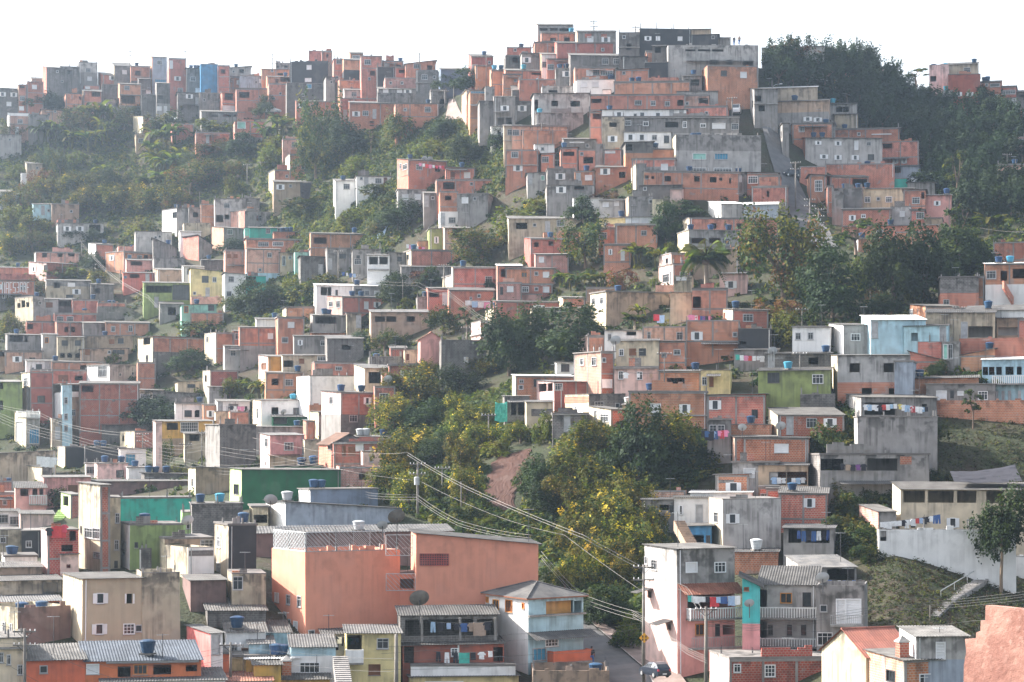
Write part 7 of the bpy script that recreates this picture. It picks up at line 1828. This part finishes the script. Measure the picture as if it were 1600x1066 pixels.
    P_['r1'] = pole(812, 340, 960, 'tall street pole with yellow warning sign', 2, d=202, r=.17); P_['r2'] = pole(1197, 600, 1075, 'concrete pole before laundry balconies', 1, d=190, r=.19)
    tile(400, 796)
    P_['f1'] = pole(865, 770, 1130, 'concrete pole before yellow house', 0, d=180, r=.2)
    tile(0, 796)
    P_['f0'] = pole(152, 735, 1120, 'grey pole with two crossarms before cream corner house', 2, d=186, r=.16); P_['f2'] = pole(1422, 820, 1000, 'pole beside white tiled house', 1, d=196, r=.14)
    tile(1200, 796)
    pole(330, 530, 870, 'thin white pipe pole before grey house', 0, d=205, r=.09); pole(1000, 590, 690, 'short post beside hillside steps', 0, r=.08)
    top = lambda k, dz=0., dx=0.: P_[k][0]+Vector((dx, 0, P_[k][1]-.1+dz))
    # cables
    tile(400, 550); far_ = lambda x, y, d: W(x, y, d)
    c1 = top('c1')
    wire([far_(-20, 530, 300), far_(440, 620, 285), far_(935, 622, 263)], .006, 'long pale cable from green frame roof to bank pole', .045)
    wire([far_(935, 622, 263), far_(1300, 830, 235), far_(2020, 1130, 205), far_(2370, 1320, 202)], .004, 'thick pale cable crossing bank down to street pole', .06, 2, gap=.25, group='upper cables to the street pole')
    wire([far_(-20, 600, 290), far_(500, 720, 272), far_(985, 792, 262)], .012, 'drooping cable arriving at transformer pole', .045)
    wire([far_(1005, 795, 262), far_(1500, 1020, 235), far_(1900, 1130, 214), far_(2370, 1470, 202)], .006, 'single cable from transformer pole over salmon roof', .05)
    wire([far_(890, 880, 262), far_(990, 880, 262), far_(1250, 1040, 245), far_(1700, 1130, 225)], .01, 'bundled cables leaving transformer pole over salmon roof', .05, 3, gap=.28, group='bundled cables over the salmon roof')
    wire([far_(1005, 880, 262), far_(700, 870, 268), far_(540, 800, 280), far_(380, 760, 300)], .01, 'bundled cables running left behind slate house', .045, 3, gap=.3, group='bundled cables behind the slate house')
    tile(800, 796)
    wire([W(180, 260, 225), W(420, 520, 212), W(800, 640, 202)], .01, 'bundled cables reaching street pole from left', .05, 3, gap=.35, group='cables reaching the street pole from the left')
    wire([W(815, 350, 202), W(1080, 480, 196), W(1197, 640, 190)], .01, 'thin cable from street pole to balcony pole', .03, 2, gap=.5, group='cables between street pole and balcony pole')
    wire([W(740, 620, 206), W(812, 660, 202), W(1080, 850, 192), W(1200, 905, 189)], .004, 'heavy cable bundle sloping across pink wall', .05, 4, gap=.2, group='heavy cables across the pink wall')
    wire([W(-800, 850, 175), W(0, 770, 185), W(800, 700, 201)], .01, 'service cable across street before mint house', .03, 2, 'cabled', gap=.5, group='service cables before the mint house')
    wire([W(-800, 930, 175), W(200, 890, 186), W(800, 840, 201)], .01, 'lower service cable over street', .025, 2, 'cabled', gap=.7, group='lower service cables over the street')
    tile(1200, 796)
    wire([W(-1579+1197, 660, 189), W(-100, 700, 195), W(600, 610, 200), W(1100, 560, 200), W(1700, 490, 190)], .006, 'long dark cable past white doors to right edge', .04, 4, 'cabled', gap=.22, group='dark cables to the right edge')
    wire([W(-382, 720, 189), W(600, 760, 196), W(1240, 690, 190), W(1700, 640, 180)], .006, 'lower dark cable past white doors', .03, 1, 'cabled')
    tile(0, 796)
    wire([W(-60, 690, 184), W(150, 750, 186), W(700, 980, 184), W(1422, 870, 196)], .02, 'cable from grey pole sagging before orange house', .022, 2, 'cabled', gap=.8, group='cables sagging before the orange house')
    wire([W(-60, 820, 184), W(152, 830, 186)], .01, 'short cable at grey pole crossarm', .02, 2, 'cabled', gap=.5, group='short cables at the grey pole')
    wire([W(-60, 900, 180), W(300, 1100, 180)], .01, 'dark cable at lower left corner', .03, 1, 'cabled')
    wire([W(1240, 880, 194), W(1422, 840, 196), W(2000, 900, 190), W(2440, 920, 181)], .01, 'cable past white tiled house to yellow house', .02, 2, 'cabled', gap=1., group='cables past the white tiled house')
    tile(0, 550)
    wire([W(-40, 320, 400), W(230, 370, 390), W(585, 480, 340), W(880, 505, 330)], .008, 'pale cable down left street to dark pole', .06, 2, gap=.4, group='pale cables down the left street')
    wire([W(-40, 360, 395), W(400, 500, 360), W(880, 600, 330)], .012, 'cable bundle over shop corner', .05, 4, gap=.45, group='cable bundle over the shop corner')
    wire([W(880, 510, 330), W(1000, 570, 325), W(1145, 580, 318), W(1245, 560, 312), W(1600, 620, 300)], .01, 'cables across ochre house front', .04, 3, gap=.5, group='cables across the ochre house front')
    wire([W(880, 600, 330), W(1145, 660, 318), W(1400, 700, 306), W(2000, 640, 290)], .012, 'lower cables before stained concrete house', .04, 4, gap=.4, group='lower cables before the stained house')
    tile(0, 300)
    wire([W(510, 318, 520), W(640, 460, 490), W(742, 545, 470), W(915, 640, 440), W(1000, 730, 425)], .004, 'thick pale cable following hillside stairs', .08, 2, gap=.5, group='pale cables along the hillside stairs')
    wire([W(590, 440, 500), W(720, 540, 472), W(880, 620, 446)], .006, 'second pale cable above pink balcony', .05, 1)
    wire([W(600, 300, 510), W(820, 220, 500), W(1000, 115, 510)], .005, 'thin dark cable rising to white block house', .04, 1, 'cabled')
    tile(400, 300)
    wire([W(613, 520, 385), W(1000, 560, 370), W(1190, 610, 350)], .02, 'thin cable across slope before tall white house', .03, 2, gap=.5, group='thin cables before the tall white house')
    wire([W(1190, 615, 352), W(1300, 700, 342), W(1380, 760, 336), W(1450, 790, 330)], .004, 'bright cable bundle beside brick house with washing', .05, 3, gap=.35, group='bright cables beside the brick house')
    tile(1200, 300)
    wire([W(312, 110, 370), W(180, 0, 400), W(100, -140, 430)], .01, 'cables climbing steep street', .04, 3, 'cabled', gap=.5, group='cables climbing the steep street')
    wire([W(312, 110, 370), W(385, 130, 365), W(260, -60, 420)], .01, 'looping cable at transformer pole', .03, 1, 'cabled')
    wire([W(1280, 215, 380), W(1430, 240, 370), W(1640, 250, 360)], .006, 'pale cable leaving tall slender tree', .04, 1)
    wire([W(640, 800, 312), W(720, 845, 308), W(827, 815, 306)], .01, 'cable to pale pole before pale aqua house', .03, 1)
    # cars
    tile(400, 60)
    car(108, 462, 'white car parked beside dark retaining wall', 'carwhite', R(165)); car(240, 452, 'white car parked at brick house with shutters', 'carwhite', R(200))
    tile(1200, 60); car(140, 858, 'silver car climbing steep street', 'carblue', R(30))
    tile(800, 20); car(1385, 632, 'white van at top of steep street', 'carwhite', R(80), kind='van', van=True)
    tile(800, 796); px, py = tp(880, 1050)
    car(880, 1040, 'blue-grey hatchback parked beside pink corner house', 'carblue', R(-64), d=198).scale = (.9, .9, .9)
    px, py = tp(492, 965); person(px, py, D(px, py)-.5, 'person in dark clothes walking on street behind tan parapet', R(160), h=1.75)
    tile(800, 20)
    px, py = tp(1370, 205); person(px, py, 398, 'person in dark clothes leaning on huge grey building roof', 0., h=1.6)
    px, py = tp(1402, 200); person(px, py, 398, 'person in dark top standing on huge grey building roof', 0., 'cloth_n', h=1.6)
    # warning sign
    tile(800, 796); p = W(816, 793, 201.7); e = empty('warning_sign', p, 0, 'yellow diamond warning sign with dark figures on street pole', 'sign')
    b = MB(); s = .45; b.hexa([(0,-.03,-s),(s,-.03,0),(s,.0,0),(0,0,-s),(-s,-.03,0),(0,-.03,s),(0,0,s),(-s,0,0)], 'yel'); b.build('sign_panel', e)
    b = MB()
    for x, z in ((-.14, .12), (.14, .12), (-.14, -.16), (.14, -.16)): b.lathe([(.005, .0), (.07, .0), (.07, .012)], 'dark', 8, (0, 0, 0)) if False else b.box(x-.06, -.045, z-.09, x+.06, -.031, z+.09, 'dark')
    b.build('sign_symbol', e)
    # white lettering on the far left brick wall
    h = next(q for q in HOUSES if 'white tall lettering' in q['label']); tile(0, 300)
    G = {'U':[[(0,0),(0,-1),(1,-1),(1,0)]],'n':[[(0,-1),(0,0),(1,0),(1,-1)],[(0,-.4),(1,-.4)]],'E':[[(1,0),(0,0),(0,-1),(1,-1)],[(0,-.5),(.8,-.5)]],'S':[[(1,0),(0,0),(0,-.5),(1,-.5),(1,-1),(0,-1)]],'3':[[(0,0),(1,0),(1,-1),(0,-1)],[(.2,-.5),(1,-.5)]],'h':[[(0,0),(0,-1)],[(0,-.4),(1,-.4),(1,-1)],[(0,0),(1,0),(1,-.4)]],'F':[[(1,0),(0,0),(0,-1)],[(0,-.45),(.8,-.45)]]}
    b = MB(); x = 14.
    for ch, w_, hh in (('U',15,96),('n',14,92),('E',12,88),('S',13,62),('3',13,58),('h',12,56),('h',10,60),('F',12,66)):
        for st in G[ch]:
            q = [tp(x+a*w_, 560+(-c)*hh) for a, c in st]; l = [h['loc'](*t) for t in q]
            for (xa, za, _), (xb, zb, _) in zip(l, l[1:]):
                r = .07; b.box(min(xa, xb)-r, -.06, min(za, zb)-r, max(xa, xb)+r, -.035, max(za, zb)+r, 'white')
        x += w_+9
    b.build('painted_lettering', h['e'])
    # washing
    def dd(part, off=.9):
        return next(q for q in HOUSES if part in q['label'])['d']-off
    tile(400, 60); washing(1000, 765, 1170, 785, 'sp qw sr sp qw sr qp sr', 'on roof of three-storey brick house', 448)
    tile(400, 300); washing(925, 320, 1040, 340, 'qw sp qk st sw sr sp', 'above brick house with cream end', dd('cream end below washing', -4)); washing(525, 490, 620, 505, 'sb qw sb qu', 'before wide grey front', 402); washing(1290, 665, 1485, 680, 'qw du dw dp dp', 'along brick house below dark roof', dd('washing below dark roof'))
    tile(800, 290); washing(1090, 795, 1245, 805, 'sp sp qw sr sb qv tk sp tk', 'on top of broad brick house', 320); washing(880, 790, 930, 800, 'dr du', 'on roof behind washing house', 325); washing(1375, 1040, 1560, 1050, 'qt qw sp qr qw qw sw', 'under green awning roof', 300)
    tile(800, 550); washing(1165, 485, 1330, 480, 'tk sb dk su tb sp tr sp', 'below wide brick house', dd('hanging dark clothes', 1.)); washing(660, 120, 900, 130, 'sw qw qn', 'before pale pink house', dd('with washing lines', 1.2))
    tile(1200, 550); washing(590, 322, 800, 318, 'sw su qw sw sk sr qw qu qw', 'under terrace roof at left', dd('hung with washing', 1.2)); washing(805, 318, 990, 340, 'sy sw su sw sr qw sw qu qk', 'under terrace roof at right', dd('hung with washing', 1.2)); washing(20, 770, 235, 772, 'su qw sw sk qw su sw', 'in open porch over corrugated cottage', dd('porch hung with washing', .3)); washing(440, 690, 610, 690, 'sk sn sk sv sk', 'in middle bay of three-bay house', dd('three wide open bays', .3))
    washing(685, 1050, 1070, 1000, 'qw qw sw qw qw qw sk tw sw sw qr su sk sk sw tb tb', 'before cream house veranda', dd('open upper veranda', 2.5), .95, .02)
    tile(1200, 796); washing(170, 130, 395, 125, 'tb tb tk tb tw tk tb', 'in open porch over grey wall', dd('dark clothes over grey wall', .4)); washing(360, 432, 580, 432, 'sb tk qw tb tk tb tk', 'along roofed terrace edge', dd('roofed terrace over', 1.), .8)
    tile(800, 796); washing(1080, 530, 1400, 530, 'qt qw sw qw qw qk sr dr qu sb sb qn du dw', 'under rusty awning over balcony', 188.5+.0, .75)
    tile(400, 796); washing(1060, 690, 1460, 690, 'tu sk qu sk sb sn dn sk', 'under sagging dark terrace roof', dd('sagging dark roof', .4)); washing(1090, 875, 1480, 870, 'tk tw tk dt qk sw qw', 'before red porch wall', dd('red walled porch', .4)); washing(470, 780, 640, 790, 'sk sw tk st su qu', 'on landing beside yellow house', dd('stair landing', .4), .8)
    tile(0, 550); washing(235, 640, 350, 650, 'dw dw dw sw', 'above small dark house with cream end', 318, 1.3); washing(1415, 330, 1530, 335, 'sk qw qp sp qk', 'on brick terrace under dark roof', dd('brick terrace wall below clothes', 1.))
    tile(0, 796); washing(290, 115, 410, 90, 'sk qr dr dr sr', 'on brick house roof at left', dd('hung with red washing', 1.))
    # dishes
    for t, x, y, o, l, r, m_ in (((400,796),1010,560,2.,'big mesh satellite dish on pole before salmon wall',.9,True),((400,796),870,55,8.,'large mesh dish on long dark corrugated roof',.8,True),((400,796),780,105,6.,'small dish on long dark corrugated roof',.5,False),((400,550),90,920,1.,'white dish on blue-grey house corner',.7,False),((400,550),172,373,1.,'grey dish on white house roof',.45,False),((1200,550),80,462,1.,'grey dish before brick cottage',.6,False),((800,550),1420,470,1.,'grey dish on small brick house',.5,False),((1200,796),338,430,1.,'white dish on roofed terrace corner',.6,False),((800,796),1465,585,1.,'small dish on aqua wall',.45,False),((1200,300),28,985,1.,'grey dish on shaded house roof',.6,False),((0,796),1160,75,1.,'grey dish on light green room',.6,False),((800,290),640,960,1.,'large grey dish on cream house roof',.7,False),((400,550),815,170,1.,'brown dish on pale pink wall',.6,False)):
        tile(*t); px, py = tp(x, y); q = [h for h in HOUSES if h['px'][0]-3 <= px <= h['px'][1]+3 and (HZ-py)/F*h['d']-h['zb'] < h['H']+4 and (HZ-py)/F*h['d'] > h['zb']]
        d = (min(q, key=lambda h: h['d'])['d'] if q else D(px, py))-o*.6
        dish(x, y, d, l, r, rng.uniform(-.5, .5), 1.2 if not m_ else 2.6, m_)
    # stairs
    tile(400, 796); stairs((W(545, 1080, 188), W(520, 905, 199)), 1.3, 14, 'white-treaded outdoor stairs beside yellow house', 'conc')
    tile(0, 550); stairs((W(330, 1080, 300), W(395, 975, 312)), 1.4, 9, 'green walled stairs up to green house', 'V')
    tile(1200, 796); stairs((W(1010, 660, D(*tp(1010, 660))), W(1100, 570, D(*tp(1100, 570)))), 1.3, 8, 'lower flight of hillside steps', 'conc'); stairs((W(1110, 560, D(*tp(1110, 560))), W(1420, 370, D(*tp(1420, 370)))), 1.4, 20, 'long hillside steps with handrail below white wall', 'conc', True)
    tile(1200, 60); stairs((W(450, 770, dd('with outside stair', 1.3)), W(550, 690, dd('with outside stair', 1.3))), 1., 11, 'concrete stair on long grey two-storey house')
    tile(1200, 300); stairs((W(1510, 655, dd('white base and outside', 1.4)), W(1450, 550, dd('white base and outside', 1.4))), 1.2, 11, 'brick stair up to orange corner house', 'b')
    tile(800, 796); stairs((W(1110, 215, 226), W(1030, 70, 232)), 1.1, 14, 'steep brown stair above blue porch', 'n')
    tile(0, 300); stairs((W(800, 790, D(*tp(800, 790))), W(795, 700, D(*tp(795, 700)))), 2., 10, 'hillside stairs beside brick row'); stairs((W(1130, 870, D(*tp(1130, 870))), W(1330, 750, D(*tp(1330, 750)))), 1.3, 14, 'yellow-railed path steps on green bank', 'soilred', True)
    tile(400, 300); stairs((W(260, 270, D(*tp(260, 270))), W(450, 110, D(*tp(450, 110)))), 1.4, 18, 'earth steps climbing lush bank', 'soilred')
    # tarpaulins and boxes
    def sheet(pts, mat, name, label, cat, lay=True):
        pts = [p*((D(800+p.x/p.y*F, HZ-p.z/p.y*F)-.6-(.0 if q_ > 1 else .3))/p.y) if lay else p for q_, p in enumerate(pts)]
        b = MB(); n = 10; g = [[Vector(pts[0]).lerp(pts[1], j/n).lerp(Vector(pts[3]).lerp(pts[2], j/n), i/n)+Vector((0, -.25*rng.random()-.1, .12*rng.random()-.5*math.sin(math.pi*j/n)*.4)) for j in range(n+1)] for i in range(n+1)]
        th = Vector((0, .03, -.03))
        for i in range(n):
            for j in range(n): b.poly((g[i][j], g[i][j+1], g[i+1][j+1], g[i+1][j]), mat); b.poly((g[i+1][j]+th, g[i+1][j+1]+th, g[i][j+1]+th, g[i][j]+th), mat)
        tag(b.build(name, smooth=True), label, cat)
    tile(1200, 550); d = dd('open upper veranda', 0); sheet([W(1120, 740, d+6), W(1520, 700, d+6), W(1565, 800, d+1), W(1145, 800, d+1)], 'cloth_k', 'tarpaulin', 'black tarpaulin slung above cream house roof', 'tarpaulin', False)
    tile(400, 550); sheet([W(1160, 880, 254), W(1250, 870, 254), W(1235, 960, 253), W(1180, 985, 253)], 'cloth_b', 'tarpaulin', 'crumpled blue tarpaulin on bank left of red earth', 'tarpaulin'); sheet([W(1475, 310, 300), W(1550, 310, 300), W(1550, 430, 300), W(1472, 425, 300)], 'cloth_t', 'curtain', 'teal curtain hung in undercroft doorway', 'curtain', False)
    tile(400, 300); sheet([W(770, 215, 440), W(815, 205, 440), W(790, 270, 437), W(740, 290, 437)], 'cloth_u', 'tarpaulin', 'pale blue tarpaulin lying on dry bank', 'tarpaulin')
    tile(800, 550); sheet([W(262, 620, 272), W(345, 620, 272), W(340, 690, 270), W(265, 690, 270)], 'cloth_w', 'tarpaulin', 'white plastic sheet at top of red bank', 'tarpaulin')
    tile(400, 60); sheet([W(272, 890, 467), W(345, 888, 469), W(330, 990, 467), W(275, 980, 466)], 'x', 'tarpaulin', 'black tarpaulin on brown shack side', 'tarpaulin', False)
    tile(400, 60); d = dd('with tanks and dishes', -2)
    dish(1040, 745, d, 'left-hand small dish on three-storey brick house', .6); dish(1075, 748, d, 'right-hand small dish on three-storey brick house', .6)
    tile(1200, 300); p = W(717, 990, 303); e = empty('red_box', p, 0, 'red plastic crate hung on white mast', 'crate'); b = MB(); b.box(-.8, -.5, 0, .8, .5, .06, 'cloth_r')
    for q in ((-.8,-.5,.8,-.44),(-.8,.44,.8,.5),(-.8,-.44,-.74,.44),(.74,-.44,.8,.44)): b.box(q[0], q[1], .061, q[2], q[3], 1.5, 'cloth_r')
    b.build('crate_body', e)
    for z in (.4, .8, 1.2): b = MB(); b.box(-.82, -.53, z, .82, -.501, z+.08, 'cloth_r'); b.build('rim', e)
    # little chimneys
    for (t, x, y, part) in (((400,796),172,1010,'grey sheet roof and chimney'),((1200,796),850,955,'sheet roof and little chimney')):
        tile(*t); h = next(q for q in HOUSES if part in q['label']); px, py = tp(x, y); w, z, _ = h['loc'](px, py)
        b = MB(); w = min(max(w, .6), h['W']-.6); zt = h['topz'](w, 1.6); b.box(w-.4, 1.2, zt-.3, w+.4, 2., zt+1.2, 'r'); b.box(w-.5, 1.1, zt+1.2, w+.5, 2.1, zt+1.3, 'slab'); b.hexa([(w-.5,1.1,zt+1.3),(w+.5,1.1,zt+1.3),(w+.5,2.1,zt+1.3),(w-.5,2.1,zt+1.3),(w-.05,1.55,zt+1.7),(w+.05,1.55,zt+1.7),(w+.05,1.65,zt+1.7),(w-.05,1.65,zt+1.7)], 'slab'); b.build('chimney', h['e'])

KINDN = (('garden wall','garden_wall','wall'),('parapet wall','brick_house','house'),('shed','shed','shed'),(' hut','hut','hut'),('shack','shack','shack'),('lean-to','shed','shed'),('cottage','cottage','cottage'),('warehouse','warehouse','warehouse'),('tower','tower_house','house'),(' hall','hall','hall'),('storey','house_storey','house'),('building','large_building','building'))
build_ground(); streets()
houses_top(); houses_right(); houses_left(); houses_mid(); houses_centre(); houses_lower_right(); houses_front_left(); o1, o2 = houses_front()
for h in HOUSES:
    e = h['e']
    if e.name.startswith('house'):
        for w_, n_, c_ in KINDN:
            if w_ in h['label']: e.name = n_; e['category'] = c_; break
        else:
            n_ = {'b':'brick_house','r':'brick_house','B':'brick_house','k':'block_house','g':'rendered_house','G':'rendered_house','S':'rendered_house','N':'rendered_house','n':'rendered_house','x':'tarred_house'}.get(h['mat'], 'painted_house'); e.name = n_; e['category'] = n_.replace('_', ' ')
place_tanks(); furniture(o1, o2); plants(); haze(); setup()
print('houses', len(HOUSES), 'objects', len(bpy.data.objects))
_seen = {}
for o in bpy.data.objects:
    if o.parent is None and o.get('label'): _seen.setdefault(o['label'], []).append(o)
for l, q in _seen.items():
    if len(q) > 1 and len({o.get('group') for o in q}) > 1 or len(l.split()) > 16 or len(l.split()) < 4: print('LABEL', len(q), l)
